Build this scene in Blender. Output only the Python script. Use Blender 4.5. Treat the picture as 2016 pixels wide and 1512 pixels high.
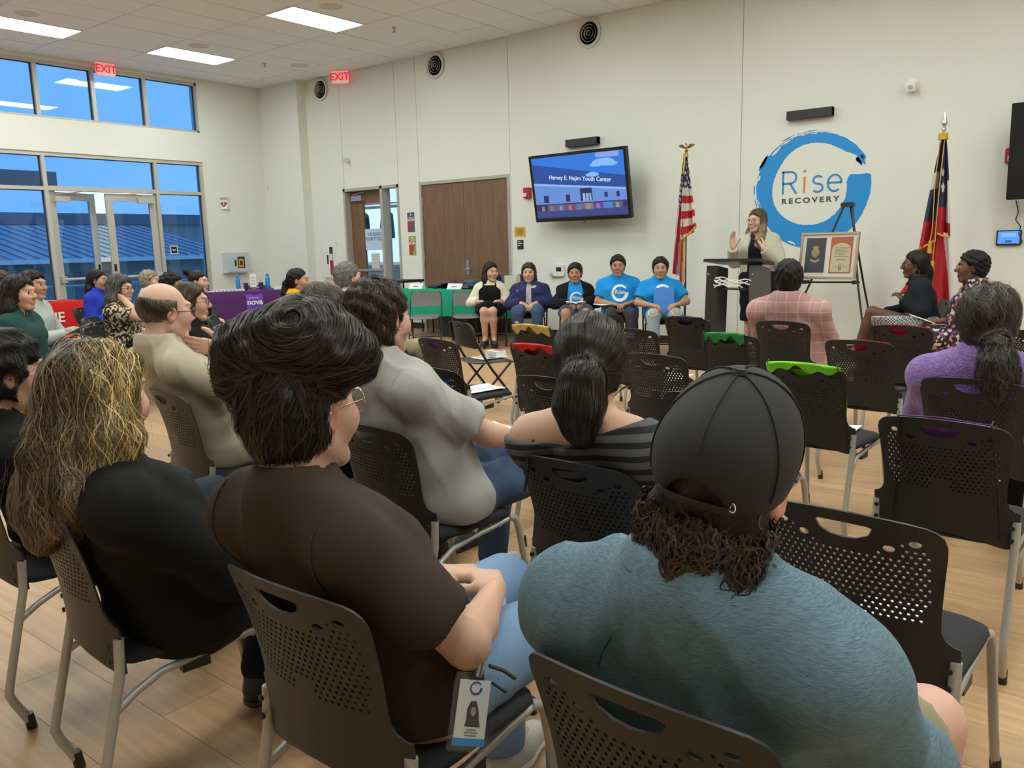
import bpy, bmesh, math, random
import numpy as np
from mathutils import Vector, Matrix, Euler
from mathutils.geometry import delaunay_2d_cdt

# ---------------------------------------------------------------- scene, camera, world, exposure
SC = bpy.context.scene
COL = SC.collection
for o in list(bpy.data.objects):
    bpy.data.objects.remove(o)
R = math.radians
random.seed(7)
NPR = np.random.RandomState(11)

cam_d = bpy.data.cameras.new('camera')
cam = bpy.data.objects.new('camera', cam_d); COL.objects.link(cam)
cam_d.sensor_width = 36.0
cam_d.lens = 1606.34 / 2016 * 36.0
cam_d.clip_start = 0.05; cam_d.clip_end = 300
yaw, pitch, roll = R(-38.14113), R(-9.70995), R(-1.47086)
_f0 = Vector((math.sin(yaw), math.cos(yaw), 0)); _r0 = Vector((math.cos(yaw), -math.sin(yaw), 0)); _u0 = Vector((0, 0, 1))
_f = math.cos(pitch)*_f0 + math.sin(pitch)*_u0
_u = math.cos(pitch)*_u0 - math.sin(pitch)*_f0
_r2 = math.cos(roll)*_r0 + math.sin(roll)*_u
_u2 = math.cos(roll)*_u - math.sin(roll)*_r0
cam.matrix_world = Matrix(((_r2.x, _u2.x, -_f.x, 0), (_r2.y, _u2.y, -_f.y, 0), (_r2.z, _u2.z, -_f.z, 1.40), (0, 0, 0, 1)))
SC.camera = cam

world = bpy.data.worlds.new('overcast_dusk_sky'); SC.world = world
world.use_nodes = True
_wn = world.node_tree.nodes; _wl = world.node_tree.links
_bg = _wn.get('Background') or _wn.new('ShaderNodeBackground')
_tc = _wn.new('ShaderNodeTexCoord'); _nz = _wn.new('ShaderNodeTexNoise'); _rp = _wn.new('ShaderNodeValToRGB')
_nz.inputs['Scale'].default_value = 3.0; _nz.inputs['Detail'].default_value = 5
_rp.color_ramp.elements[0].color = (0.62, 0.84, 1.0, 1); _rp.color_ramp.elements[1].color = (0.80, 0.95, 1.0, 1)
_rp.color_ramp.elements[0].position = .35; _rp.color_ramp.elements[1].position = .65
_wl.new(_tc.outputs['Generated'], _nz.inputs['Vector']); _wl.new(_nz.outputs['Fac'], _rp.inputs['Fac'])
_wl.new(_rp.outputs['Color'], _bg.inputs['Color'])
_bg.inputs['Strength'].default_value = 1.25

PANEL_LIGHT = 21.5          # radiance of the ceiling troffers
SC.view_settings.view_transform = 'Standard'
SC.view_settings.look = 'None'
SC.view_settings.exposure = 0.0
SC.view_settings.gamma = 1.0
SC.view_settings.use_curve_mapping = False
SC.cycles.use_denoising = True
SC.cycles.max_bounces = 8
SC.cycles.transparent_max_bounces = 16

# ---------------------------------------------------------------- materials
MATS = {}
def srgb(r, g=None, b=None):
    if g is None:
        r, g, b = r
    f = lambda c: (c/255/12.92) if c/255 <= .04045 else ((c/255+.055)/1.055)**2.4
    return (f(r), f(g), f(b), 1.0)

def mat(name, color=(.5, .5, .5, 1), rough=.5, metal=0.0, bump=None, vary=None, emit=None, spec=.5, sheen=0.0, attr=None, coat=0.0):
    """bump=(scale,strength,stretch xyz) vary=(scale,color2,amount,stretch)"""
    if name in MATS:
        return MATS[name]
    m = bpy.data.materials.new(name); m.use_nodes = True
    nt = m.node_tree; n = nt.nodes; l = nt.links
    b = n['Principled BSDF']
    b.inputs['Roughness'].default_value = rough
    b.inputs['Metallic'].default_value = metal
    b.inputs['Specular IOR Level'].default_value = spec
    if sheen: b.inputs['Sheen Weight'].default_value = sheen
    if coat: b.inputs['Coat Weight'].default_value = coat
    b.inputs['Base Color'].default_value = color
    src = None
    tc = n.new('ShaderNodeTexCoord')
    if attr:
        a = n.new('ShaderNodeAttribute'); a.attribute_name = attr
        src = a.outputs['Color']; l.new(src, b.inputs['Base Color'])
    if vary:
        mp = n.new('ShaderNodeMapping'); l.new(tc.outputs['Object'], mp.inputs['Vector'])
        mp.inputs['Scale'].default_value = vary[3] if len(vary) > 3 else (1, 1, 1)
        t = n.new('ShaderNodeTexNoise'); t.inputs['Scale'].default_value = vary[0]; t.inputs['Detail'].default_value = 6
        l.new(mp.outputs['Vector'], t.inputs['Vector'])
        rmp = n.new('ShaderNodeValToRGB'); rmp.color_ramp.elements[0].position = .35; rmp.color_ramp.elements[1].position = .65
        l.new(t.outputs['Fac'], rmp.inputs['Fac'])
        mx = n.new('ShaderNodeMix'); mx.data_type = 'RGBA'
        mul = n.new('ShaderNodeMath'); mul.operation = 'MULTIPLY'; mul.inputs[1].default_value = vary[2]
        l.new(rmp.outputs['Color'], mul.inputs[0]); l.new(mul.outputs[0], mx.inputs['Factor'])
        if src: l.new(src, mx.inputs[6])
        else: mx.inputs[6].default_value = color
        mx.inputs[7].default_value = vary[1]
        l.new(mx.outputs[2], b.inputs['Base Color'])
    if bump:
        mp = n.new('ShaderNodeMapping'); l.new(tc.outputs['Object'], mp.inputs['Vector'])
        mp.inputs['Scale'].default_value = bump[2] if len(bump) > 2 else (1, 1, 1)
        t = n.new('ShaderNodeTexNoise'); t.inputs['Scale'].default_value = bump[0]; t.inputs['Detail'].default_value = 4
        l.new(mp.outputs['Vector'], t.inputs['Vector'])
        bp = n.new('ShaderNodeBump'); bp.inputs['Strength'].default_value = bump[1]; bp.inputs['Distance'].default_value = .01
        l.new(t.outputs['Fac'], bp.inputs['Height']); l.new(bp.outputs['Normal'], b.inputs['Normal'])
    if emit:
        b.inputs['Emission Color'].default_value = emit[0]; b.inputs['Emission Strength'].default_value = emit[1]
    MATS[name] = m
    return m

def mat_glass(name, tint, refl=1.0, rough=0.0):
    m = bpy.data.materials.new(name); m.use_nodes = True
    nt = m.node_tree; n = nt.nodes; l = nt.links; n.clear()
    out = n.new('ShaderNodeOutputMaterial'); mx = n.new('ShaderNodeMixShader')
    tr = n.new('ShaderNodeBsdfTransparent'); gl = n.new('ShaderNodeBsdfGlossy'); fr = n.new('ShaderNodeFresnel')
    tr.inputs['Color'].default_value = tint; gl.inputs['Roughness'].default_value = rough
    gl.inputs['Color'].default_value = (refl, refl, refl, 1)
    ge = n.new('ShaderNodeNewGeometry'); mr = n.new('ShaderNodeMapRange'); mr.inputs['To Min'].default_value = 1.5; mr.inputs['To Max'].default_value = 1/1.5
    l.new(ge.outputs['Backfacing'], mr.inputs['Value']); l.new(mr.outputs[0], fr.inputs['IOR'])
    l.new(fr.outputs[0], mx.inputs[0]); l.new(tr.outputs[0], mx.inputs[1]); l.new(gl.outputs[0], mx.inputs[2])
    l.new(mx.outputs[0], out.inputs[0]); MATS[name] = m
    return m

# ---------------------------------------------------------------- mesh helpers
class MB:
    def __init__(s): s.v = []; s.f = []; s.m = []
    def add(s, vs, fs, mi=0):
        o = len(s.v); s.v += [tuple(v) for v in vs]
        for f in fs: s.f.append(tuple(i+o for i in f)); s.m.append(mi)
        return s
    def box(s, x0, x1, y0, y1, z0, z1, mi=0):
        vs = [(x, y, z) for z in (z0, z1) for y in (y0, y1) for x in (x0, x1)]
        return s.add(vs, [(0, 2, 3, 1), (4, 5, 7, 6), (0, 1, 5, 4), (2, 6, 7, 3), (0, 4, 6, 2), (1, 3, 7, 5)], mi)
    def obox(s, c, half, rot, mi=0):
        hx, hy, hz = half
        vs = [Vector(c)+rot @ Vector((x*hx, y*hy, z*hz)) for z in (-1, 1) for y in (-1, 1) for x in (-1, 1)]
        return s.add(vs, [(0, 2, 3, 1), (4, 5, 7, 6), (0, 1, 5, 4), (2, 6, 7, 3), (0, 4, 6, 2), (1, 3, 7, 5)], mi)
    def rbox(s, x0, x1, y0, y1, z0, z1, r=.01, seg=3, axis='z', mi=0):
        """box with rounded corners about an axis"""
        if axis == 'z': a0, a1, b0, b1, c0, c1 = x0, x1, y0, y1, z0, z1; M = lambda a, b, c: (a, b, c)
        elif axis == 'y': a0, a1, b0, b1, c0, c1 = x0, x1, z0, z1, y0, y1; M = lambda a, b, c: (a, c, b)
        else: a0, a1, b0, b1, c0, c1 = y0, y1, z0, z1, x0, x1; M = lambda a, b, c: (c, a, b)
        pts = []
        for cx, cy, st in ((a1-r, b1-r, 0), (a0+r, b1-r, 90), (a0+r, b0+r, 180), (a1-r, b0+r, 270)):
            for k in range(seg+1):
                t = R(st+90*k/seg); pts.append((cx+r*math.cos(t), cy+r*math.sin(t)))
        n = len(pts)
        vs = [M(a, b, c0) for a, b in pts]+[M(a, b, c1) for a, b in pts]
        fs = [tuple(range(n))[::-1], tuple(range(n, 2*n))]+[(i, (i+1) % n, n+(i+1) % n, n+i) for i in range(n)]
        return s.add(vs, fs, mi)
    def prism(s, poly, M, c0, c1, mi=0):
        """poly list of (a,b); M(a,b,c)->xyz"""
        n = len(poly)
        vs = [M(a, b, c0) for a, b in poly]+[M(a, b, c1) for a, b in poly]
        fs = [tuple(range(n))[::-1], tuple(range(n, 2*n))]+[(i, (i+1) % n, n+(i+1) % n, n+i) for i in range(n)]
        return s.add(vs, fs, mi)
    def tube(s, path, r, n=8, caps=True, mi=0, flat=1.0):
        path = [Vector(p) for p in path]; m = len(path)
        rs = r if isinstance(r, (list, tuple)) else [r]*m
        vs = []; prev = None
        for i, p in enumerate(path):
            t = (path[min(i+1, m-1)]-path[max(i-1, 0)]).normalized()
            if prev is None:
                a = Vector((0, 0, 1)) if abs(t.z) < .9 else Vector((1, 0, 0))
                u = t.cross(a).normalized()
            else:
                u = (prev-t*prev.dot(t)).normalized()
            w = t.cross(u); prev = u
            for k in range(n):
                an = 2*math.pi*k/n
                vs.append(p+(u*math.cos(an)+w*math.sin(an)*flat)*rs[i])
        fs = [(i*n+k, i*n+(k+1) % n, (i+1)*n+(k+1) % n, (i+1)*n+k) for i in range(m-1) for k in range(n)]
        if caps: fs += [tuple(range(n))[::-1], tuple(range((m-1)*n, m*n))]
        return s.add(vs, fs, mi)
    def lathe(s, prof, n=16, c=(0, 0, 0), axis='z', mi=0):
        vs = []; c = Vector(c)
        for r, h in prof:
            for k in range(n):
                a = 2*math.pi*k/n; x, y = r*math.cos(a), r*math.sin(a)
                vs.append(c+Vector((x, y, h) if axis == 'z' else ((x, h, y) if axis == 'y' else (h, x, y))))
        m = len(prof)
        fs = [(i*n+k, i*n+(k+1) % n, (i+1)*n+(k+1) % n, (i+1)*n+k) for i in range(m-1) for k in range(n)]
        fs += [tuple(range(n))[::-1], tuple(range((m-1)*n, m*n))]
        return s.add(vs, fs, mi)
    def grid(s, F, nu, nv, mi=0, closed_u=False):
        vs = [F(i/(nu-1) if not closed_u else i/nu, j/(nv-1)) for j in range(nv) for i in range(nu)]
        fs = [(j*nu+i, j*nu+(i+1) % nu, (j+1)*nu+(i+1) % nu, (j+1)*nu+i) for j in range(nv-1) for i in range(nu if closed_u else nu-1)]
        return s.add(vs, fs, mi)
    def sheet(s, F, nu, nv, th=.003, mi=0):
        """two-sided thin sheet with real thickness along z-normal estimate"""
        P = [[Vector(F(i/(nu-1), j/(nv-1))) for i in range(nu)] for j in range(nv)]
        N = [[None]*nu for _ in range(nv)]
        for j in range(nv):
            for i in range(nu):
                du = P[j][min(i+1, nu-1)]-P[j][max(i-1, 0)]; dv = P[min(j+1, nv-1)][i]-P[max(j-1, 0)][i]
                nn = du.cross(dv); N[j][i] = nn.normalized() if nn.length > 1e-12 else Vector((0, 0, 1))
        vs = [P[j][i] for j in range(nv) for i in range(nu)]+[P[j][i]-N[j][i]*th for j in range(nv) for i in range(nu)]
        o = nu*nv; fs = []
        for j in range(nv-1):
            for i in range(nu-1):
                a, b, c, d = j*nu+i, j*nu+i+1, (j+1)*nu+i+1, (j+1)*nu+i
                fs += [(a, b, c, d), (o+d, o+c, o+b, o+a)]
        rim = [i for i in range(nu)]+[j*nu+nu-1 for j in range(1, nv)]+[(nv-1)*nu+i for i in range(nu-2, -1, -1)]+[j*nu for j in range(nv-2, 0, -1)]
        for k in range(len(rim)):
            a, b = rim[k], rim[(k+1) % len(rim)]; fs.append((b, a, o+a, o+b))
        return s.add(vs, fs, mi)
    def mesh(s, name, mats, smooth=35):
        me = bpy.data.meshes.new(name); me.from_pydata(s.v, [], s.f)
        for m in (mats if isinstance(mats, (list, tuple)) else [mats]): me.materials.append(m)
        if any(s.m): me.polygons.foreach_set('material_index', s.m)
        if smooth:
            me.polygons.foreach_set('use_smooth', [True]*len(me.polygons))
            me.update(); me.set_sharp_from_angle(angle=R(smooth))
        me.update()
        return me
    def build(s, name, mats, parent=None, smooth=35, loc=None, rz=None):
        return link(name, s.mesh(name, mats, smooth), parent, loc, rz)

def link(name, me, parent=None, loc=None, rz=None):
    o = bpy.data.objects.new(name, me); COL.objects.link(o)
    if parent: o.parent = parent
    if loc is not None: o.location = loc
    if rz is not None: o.rotation_euler = (0, 0, rz)
    return o
def tag(o, label=None, cat=None, group=None, kind=None):
    if label: o['label'] = label
    if cat: o['category'] = cat
    if group: o['group'] = group
    if kind: o['kind'] = kind
    return o
def thing(name, label, cat, loc=(0, 0, 0), rz=0, group=None):
    o = bpy.data.objects.new(name, None); COL.objects.link(o)
    o.empty_display_size = .1
    o.location = loc; o.rotation_euler = (0, 0, rz)
    return tag(o, label, cat, group)
def copy_tree(o, parent=None):
    c = o.copy(); COL.objects.link(c); c.parent = parent
    for ch in o.children: copy_tree(ch, c)
    return c

def text_mesh(name, body, size, mats, extrude=.002, bold=0.0, align='CENTER', spacing=1.0, flip=False):
    cu = bpy.data.curves.new(name, 'FONT'); cu.body = body; cu.size = size; cu.extrude = extrude
    cu.offset = bold; cu.align_x = align; cu.align_y = 'CENTER'; cu.space_character = spacing
    ob = bpy.data.objects.new(name, cu)
    me = bpy.data.meshes.new_from_object(ob)
    bpy.data.objects.remove(ob); bpy.data.curves.remove(cu)
    if flip:
        for v in me.vertices: v.co.x = -v.co.x
    me.materials.clear(); me.materials.append(mats)
    me.name = name
    return me
def put_text(name, body, size, m, parent, loc, rot, **k):
    o = link(name, text_mesh(name, body, size, m, **k), parent, loc); o.rotation_euler = rot
    return o
# ---------------------------------------------------------------- room shell
WB, WA, CZ, XR, YB = 10.18, -13.86, 4.47, 5.0, -6.0     # front wall y, window wall x, ceiling, right wall x, back wall y
M_wall = mat('cream_wall_paint', (.72, .735, .67, 1), .75, bump=(60, .04), vary=(1.2, (.70, .715, .65, 1), .5))
M_gap = mat('joint_shadow_gap', (.30, .29, .25, 1), .9)
M_alu = mat('clear_aluminium_frame', (.50, .49, .44, 1), .45, .25)
M_grayframe = mat('grey_hollow_metal_frame', (.40, .38, .34, 1), .5)
M_gasket = mat('black_gasket', (.02, .025, .03, 1), .6)
M_black = mat('black_plastic', (.012, .012, .012, 1), .45)
M_white = mat('white_plastic', (.75, .74, .70, 1), .4)
M_blue_glass = mat_glass('blue_tinted_glass', (.42, .66, .95, 1))
M_clear = mat_glass('clear_glass', (.88, .96, .99, 1))
M_tile = mat('acoustic_ceiling_tile', (.82, .86, .87, 1), .95, bump=(220, .25), vary=(160, (.76, .80, .80, 1), .6))
M_tgrid = mat('ceiling_grid', (.60, .585, .54, 1), .6)
M_base = mat('black_cove_base', (.015, .014, .013, 1), .5)

# front wall: panels between the control joints, openings for the two doors
front = thing('wall_front', 'cream painted front wall with vertical joints', 'wall'); del front['category']; front['kind'] = 'structure'
TH = .18
D1 = (-11.80, -10.37, 2.47); D2 = (-9.87, -7.94, 2.467)
BX = -12.70                                      # right end of the corner furring
edges = [WA-.2, -11.76, -10.36, -9.862, -7.921, -4.232, -.6, 2.9, XR+.2]
for a, b in zip(edges, edges[1:]):
    x0, x1 = a+.004, b-.004
    m = MB(); segs = [(x0, x1, 0.0)]
    for d in (D1, D2):
        ns = []
        for s0, s1, z in segs:
            c0, c1 = max(s0, d[0]), min(s1, d[1])
            if c1 > c0+1e-4:
                if c0 > s0+1e-4: ns.append((s0, c0, z))
                ns.append((c0, c1, d[2]))
                if c1 < s1-1e-4: ns.append((c1, s1, z))
            else: ns.append((s0, s1, z))
        segs = ns
    for s0, s1, z in segs: m.box(s0, s1, WB, WB+TH, z, CZ+.1)
    m.build('wall_panel', M_wall, front, 0)
m = MB()
for e in edges[1:-1]:
    z0 = 2.47 if (D1[0] < e < D1[1] or D2[0] < e < D2[1]) else 0
    m.box(e-.004, e+.004, WB+.008, WB+TH, z0, CZ)
m.build('control_joint', M_gap, front, 0)
tag(MB().box(WA, BX, 9.98, WB, 0, CZ).build('wall_corner_furring', M_wall, None, 0), 'cream boxed-out corner beside the windows', None, None, 'structure')

# left wall with storefront and clerestory
left = thing('wall_left', 'cream window wall with storefront and clerestory', 'wall'); del left['category']; left['kind'] = 'structure'
SX = (2.2, 8.68, 3.02); UX = (2.2, 8.70, 3.535, 4.405)
m = MB(); x0, x1 = WA-.25, WA
m.box(x0, x1, SX[1], WB+.2, 0, CZ+.1); m.box(x0, x1, SX[0], SX[1], SX[2], UX[2]); m.box(x0, x1, SX[0], SX[1], UX[3], CZ+.1)
m.box(x0, x1, YB-.2, SX[0], 0, CZ+.1)
m.build('wall_body', M_wall, left, 0)
m = MB().box(XR, XR+.2, YB-.2, WB+.2, 0, CZ+.1).build('wall_right', M_wall, None, 0); tag(m, 'cream side wall out of view', None, None, 'structure')
m = MB().box(WA-.2, XR+.2, YB-.2, YB, 0, CZ+.1).build('wall_back', M_wall, None, 0); tag(m, 'cream back wall out of view', None, None, 'structure')
m = MB().box(BX+.01, D1[0]-.01, WB-.008, WB, 0, .1).box(D1[1]+.01, D2[0]-.01, WB-.008, WB, 0, .1).box(D2[1]+.01, XR, WB-.008, WB, 0, .1).build('baseboard_front', M_base, None, 0)
tag(m, 'black vinyl base along the front wall', None, None, 'structure')
m = MB().box(WA, BX, 9.972, 9.98, 0, .1).build('baseboard_corner', M_base, None, 0); tag(m, 'black vinyl base at the boxed corner', None, None, 'structure')

# clerestory window
w = thing('window_1', 'clerestory window band of blue-tinted panes', None); w['kind'] = 'structure'
m = MB(); xa, xb = WA-.14, WA-.02
m.box(xa, xb, UX[0], UX[1], UX[3]-.055, UX[3]); m.box(xa, xb, UX[0], UX[1], UX[2], UX[2]+.035)
m.box(xa, xb, UX[1]-.055, UX[1], UX[2], UX[3])
m.build('window_frame', M_alu, w, 0)
mul = [UX[0]+.03, 3.31, 4.19, 5.07, 5.95, 6.83, 7.71, UX[1]-.055]
for i, y in enumerate(mul[1:-1]):
    q = MB().box(xa, xb, y-.03, y+.03, UX[2]+.03, UX[3]-.05).build('mullion', M_alu, w, 0)
for i in range(len(mul)-1):
    a = mul[i]+.03 if i else mul[i]; b = mul[i+1]-(.03 if i < len(mul)-2 else 0)
    p = MB().box(WA-.085, WA-.075, a, b, UX[2]+.035, UX[3]-.055).build('pane', M_blue_glass, w, 0)
    g = MB().box(WA-.075, WA-.066, a, b, UX[3]-.068, UX[3]-.055).box(WA-.075, WA-.066, b-.022, b, UX[2]+.035, UX[3]-.055).build('gasket', M_gasket, w, 0)

# storefront window with double door
w = thing('window_2', 'aluminium storefront of blue-tinted panes around the entrance', None); w['kind'] = 'structure'
m = MB()
m.box(xa, xb, SX[0], SX[1], SX[2]-.06, SX[2]); m.box(xa, xb, SX[1]-.06, SX[1], 0, SX[2]-.06)
m.box(xa, xb, SX[0], 5.89, 2.43, 2.485); m.box(xa, xb, 5.95, 7.74, 2.43, 2.50); m.box(xa, xb, 7.80, 8.62, 2.43, 2.485)
m.box(xa, xb, SX[0], 5.89, 0, .1); m.box(xa, xb, 7.80, 8.62, 0, .1)
m.build('window_frame', M_alu, w, 0)
for y in (4.02, 5.92, 7.77):
    MB().box(xa, xb, y-.03, y+.03, 0, SX[2]-.06).build('mullion', M_alu, w, 0)
for a, b, z0, z1 in ((SX[0], 3.99, .1, 2.43), (SX[0], 3.99, 2.485, 2.96), (4.05, 5.89, .1, 2.43), (4.05, 5.89, 2.485, 2.96), (5.95, 7.74, 2.50, 2.96), (7.80, 8.62, .1, 2.43), (7.80, 8.62, 2.485, 2.96)):
    MB().box(WA-.085, WA-.075, a, b, z0, z1).build('pane', M_blue_glass, w, 0)
    MB().box(WA-.075, WA-.066, a, b, z1-.012, z1).box(WA-.075, WA-.066, b-.022, b, z0, z1).build('gasket', M_gasket, w, 0)

def storefront_leaf(name, label, hinge, ang, sgn):
    """leaf built from hinge at y=0 towards sgn*y"""
    d = thing(name, label, None, (WA-.08, hinge, 0), ang); d['kind'] = 'structure'
    W_ = .88; y = lambda t: sgn*t
    def yb(m, a, b, z0, z1, x0=-.022, x1=.022): m.box(x0, x1, min(y(a), y(b)), max(y(a), y(b)), z0, z1)
    m = MB(); yb(m, 0.005, .12, .02, 2.41); yb(m, W_-.12, W_-.005, .02, 2.41); yb(m, .12, W_-.12, 2.29, 2.41); yb(m, .12, W_-.12, .02, .27)
    m.build('door_rail', M_alu, d, 0)
    m = MB(); yb(m, .12, W_-.12, .27, 2.29, -.005, .005); m.build('pane', M_blue_glass, d, 0)
    m = MB(); m.tube([(.07, y(.06), 1.02), (.075, y(.2), 1.02), (.075, y(.7), 1.02), (.07, y(.82), 1.02)], .022, 8); yb(m, .03, .12, .97, 1.07, .02, .08); yb(m, W_-.12, W_-.03, .97, 1.07, .02, .08)
    m.build('push_bar', M_alu, d)
    m = MB(); yb(m, .06, .34, 2.26, 2.35, .022, .085); m.build('door_closer', M_alu, d)
    m = MB(); m.tube([(.06, y(.12), 2.37), (.10, y(.42), 2.41)], .009, 6); m.tube([(.10, y(.42), 2.41), (.03, y(.62), 2.44)], .009, 6); m.build('closer_arm', M_alu, d)
    m = MB(); yb(m, W_-.075, W_-.03, 1.12, 1.24, .022, .028); m.build('lock_cover', M_black, d)
    return d
storefront_leaf('door_1', 'closed aluminium glass entrance leaf with push bar', 7.735, 0, -1)
storefront_leaf('door_2', 'entrance leaf swung open to the outside', 5.955, R(17), 1)
m = MB().box(WA-.07, WA-.062, 7.93, 8.07, 1.38, 1.53); o = m.build('window_sticker', mat('white_sticker', (.7, .75, .8, 1), .6)); tag(o, 'small black and white square sticker on the side pane', 'sticker')
MB().box(WA-.062, WA-.06, 7.945, 8.055, 1.395, 1.515).build('sticker_print', M_black, o)
MB().box(WA-.06, WA-.0595, 7.97, 8.03, 1.445, 1.465).build('sticker_mark', M_white, o)

# ceiling: lay-in tiles, each near one its own part
ceil = thing('ceiling', 'suspended acoustic tile ceiling', None); ceil['kind'] = 'structure'
LX = [-12.305, -9.255, -6.205, -3.155, -.105, 2.945]; LY = [7.68, 5.24, 2.80, .36, -2.08, -4.52]
lights = {(round(x, 2), round(y, 2)) for x in LX for y in LY}
MB().box(WA, XR, YB, WB, CZ+.02, CZ+.06).build('ceiling_deck', M_tgrid, ceil, 0)
xs = [-13.83+.61*k for k in range(-1, 32)]; ys = [9.51-1.22*k for k in range(-1, 14)]
tiles_far = MB(); tile_mesh = {}
for xa_ in xs:
    for ya_ in ys:
        a0, a1, b0, b1 = max(xa_, WA), min(xa_+.61, XR), max(ya_-1.22, YB), min(ya_, WB)
        if a1-a0 < .02 or b1-b0 < .02: continue
        cx, cy = (xa_+.305), (ya_-.61)
        if any(abs(cx-lx) < .2 and abs(cy-ly) < .3 for lx, ly in lights): continue
        g = .006
        if a0 < -3.6 and b1 > 4.0:
            key = (round(a1-a0, 3), round(b1-b0, 3))
            if key not in tile_mesh:
                w_, h_ = key; tile_mesh[key] = MB().box(g, w_-g, g, h_-g, 0, .012).mesh('ceiling_tile', M_tile, 0)
            link('ceiling_tile', tile_mesh[key], ceil, (a0, b0, CZ+random.uniform(-.0015, .0015)))
        else: tiles_far.box(a0+g, a1-g, b0+g, b1-g, CZ, CZ+.012)
o = tiles_far.build('ceiling_tiles_beyond_view', M_tile, ceil, 0); o['kind'] = 'stuff'
M_light = mat('lit_troffer_diffuser', (.9, .9, .9, 1), .5, emit=((.93, 1.0, .965, 1), PANEL_LIGHT))
M_lframe = mat('troffer_frame', (.7, .69, .65, 1), .5)
fr = MB()
for a in (-1, 1):
    fr.box(a*.295-.01, a*.295+.01, -.605, .605, -.008, .02); fr.box(-.285, .285, a*.6-.01, a*.6+.01, -.008, .02)
frm = fr.mesh('frame', M_lframe, 0); dif = MB().box(-.285, .285, -.59, .59, .002, .012).mesh('diffuser', M_light, 0)
dif_off = MB().box(-.285, .285, -.59, .59, .002, .012).mesh('diffuser', mat('unlit_troffer_diffuser', (.8, .8, .78, 1), .5), 0)
where = {(-12.305, 7.68): 'lit ceiling troffer nearest the window wall corner', (-9.255, 7.68): 'large lit ceiling troffer at top centre-left of the photo', (-12.305, 5.24): 'lit ceiling troffer cut off by the left edge of the photo'}
for x in LX:
    for y in LY:
        t = thing('ceiling_light', where.get((x, y), 'lit ceiling troffer outside the picture' if y > -1 else 'switched-off ceiling troffer behind the camera'), 'light', (x, y, CZ), 0, None if (x, y) in where else ('ceiling troffers outside the picture' if y > -1 else 'unlit troffers behind the camera'))
        link('frame', frm, t); link('diffuser', dif if y > -1 else dif_off, t)
M_spk = mat('ceiling_speaker_grille', (.62, .61, .57, 1), .8, bump=(400, .3))
for (x, y), lab in zip(((-8.61, 7.41), (-11.667, 9.278), (-11.65, 4.98), (-11.64, 7.39)), ('round ceiling speaker beside the large centre troffer', 'round ceiling speaker nearest the red-lit front wall', 'round ceiling speaker above the left edge troffer', 'round ceiling speaker beside the corner troffer')):
    t = thing('ceiling_speaker', lab, 'speaker', (x, y, CZ), 0, 'round ceiling speakers')
    MB().lathe([(.0, -.006), (.13, -.006), (.135, -.003), (.135, .0)], 28).build('grille', M_spk, t)
    MB().lathe([(.135, 0), (.136, -.008), (.15, -.005), (.152, 0)], 28).build('rim', M_lframe, t)
for (x, y), lab in zip(((-8.777, 8.685), (-11.931, 8.769)), ('tiny sprinkler head hanging between troffer and wall vent', 'tiny sprinkler head near the corner speaker')):
    t = thing('sprinkler_head', lab, 'sprinkler', (x, y, CZ), 0, 'ceiling sprinkler heads')
    MB().lathe([(.04, 0), (.035, -.008), (.012, -.01), (.01, -.05), (.008, -.06)], 12).build('escutcheon', M_grayframe, t)
    MB().lathe([(.028, -.066), (.028, -.062), (.0, -.06)], 10).build('deflector', M_grayframe, t)

# floor: vinyl planks running along x
floor = thing('floor', 'tan wood-look vinyl plank floor', None); floor['kind'] = 'structure'
M_floor = []
def plank_mat(name, c1, c2, off):
    m = bpy.data.materials.new(name); m.use_nodes = True
    nt = m.node_tree; n = nt.nodes; l = nt.links; b = n['Principled BSDF']
    tc = n.new('ShaderNodeTexCoord'); mp = n.new('ShaderNodeMapping'); oi = n.new('ShaderNodeObjectInfo')
    add = n.new('ShaderNodeVectorMath'); add.operation = 'ADD'
    l.new(tc.outputs['Object'], add.inputs[0]); sc = n.new('ShaderNodeVectorMath'); sc.operation = 'SCALE'; sc.inputs['Scale'].default_value = 37
    cx = n.new('ShaderNodeCombineXYZ'); l.new(oi.outputs['Random'], cx.inputs[0]); l.new(oi.outputs['Random'], cx.inputs[1]); l.new(cx.outputs[0], sc.inputs[0]); l.new(sc.outputs[0], add.inputs[1])
    l.new(add.outputs[0], mp.inputs['Vector']); mp.inputs['Scale'].default_value = (1.6, 22, 22); mp.inputs['Location'].default_value = off
    t = n.new('ShaderNodeTexNoise'); t.inputs['Scale'].default_value = 1.3; t.inputs['Detail'].default_value = 7; t.inputs['Distortion'].default_value = .7
    l.new(mp.outputs[0], t.inputs['Vector'])
    rp = n.new('ShaderNodeValToRGB'); e = rp.color_ramp.elements; e[0].position = .3; e[0].color = c2; e[1].position = .68; e[1].color = c1
    l.new(t.outputs['Fac'], rp.inputs['Fac'])
    hv = n.new('ShaderNodeHueSaturation'); mr = n.new('ShaderNodeMapRange'); mr.inputs['To Min'].default_value = .90; mr.inputs['To Max'].default_value = 1.10
    l.new(oi.outputs['Random'], mr.inputs['Value']); l.new(mr.outputs[0], hv.inputs['Value']); l.new(rp.outputs['Color'], hv.inputs['Color'])
    l.new(hv.outputs['Color'], b.inputs['Base Color']); b.inputs['Roughness'].default_value = .38; b.inputs['Specular IOR Level'].default_value = .35
    bp = n.new('ShaderNodeBump'); bp.inputs['Strength'].default_value = .06; bp.inputs['Distance'].default_value = .004
    l.new(t.outputs['Fac'], bp.inputs['Height']); l.new(bp.outputs[0], b.inputs['Normal'])
    return m
M_plank = plank_mat('tan_vinyl_plank', (.53, .335, .178, 1), (.41, .25, .128, 1), (0, 0, 0))
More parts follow.
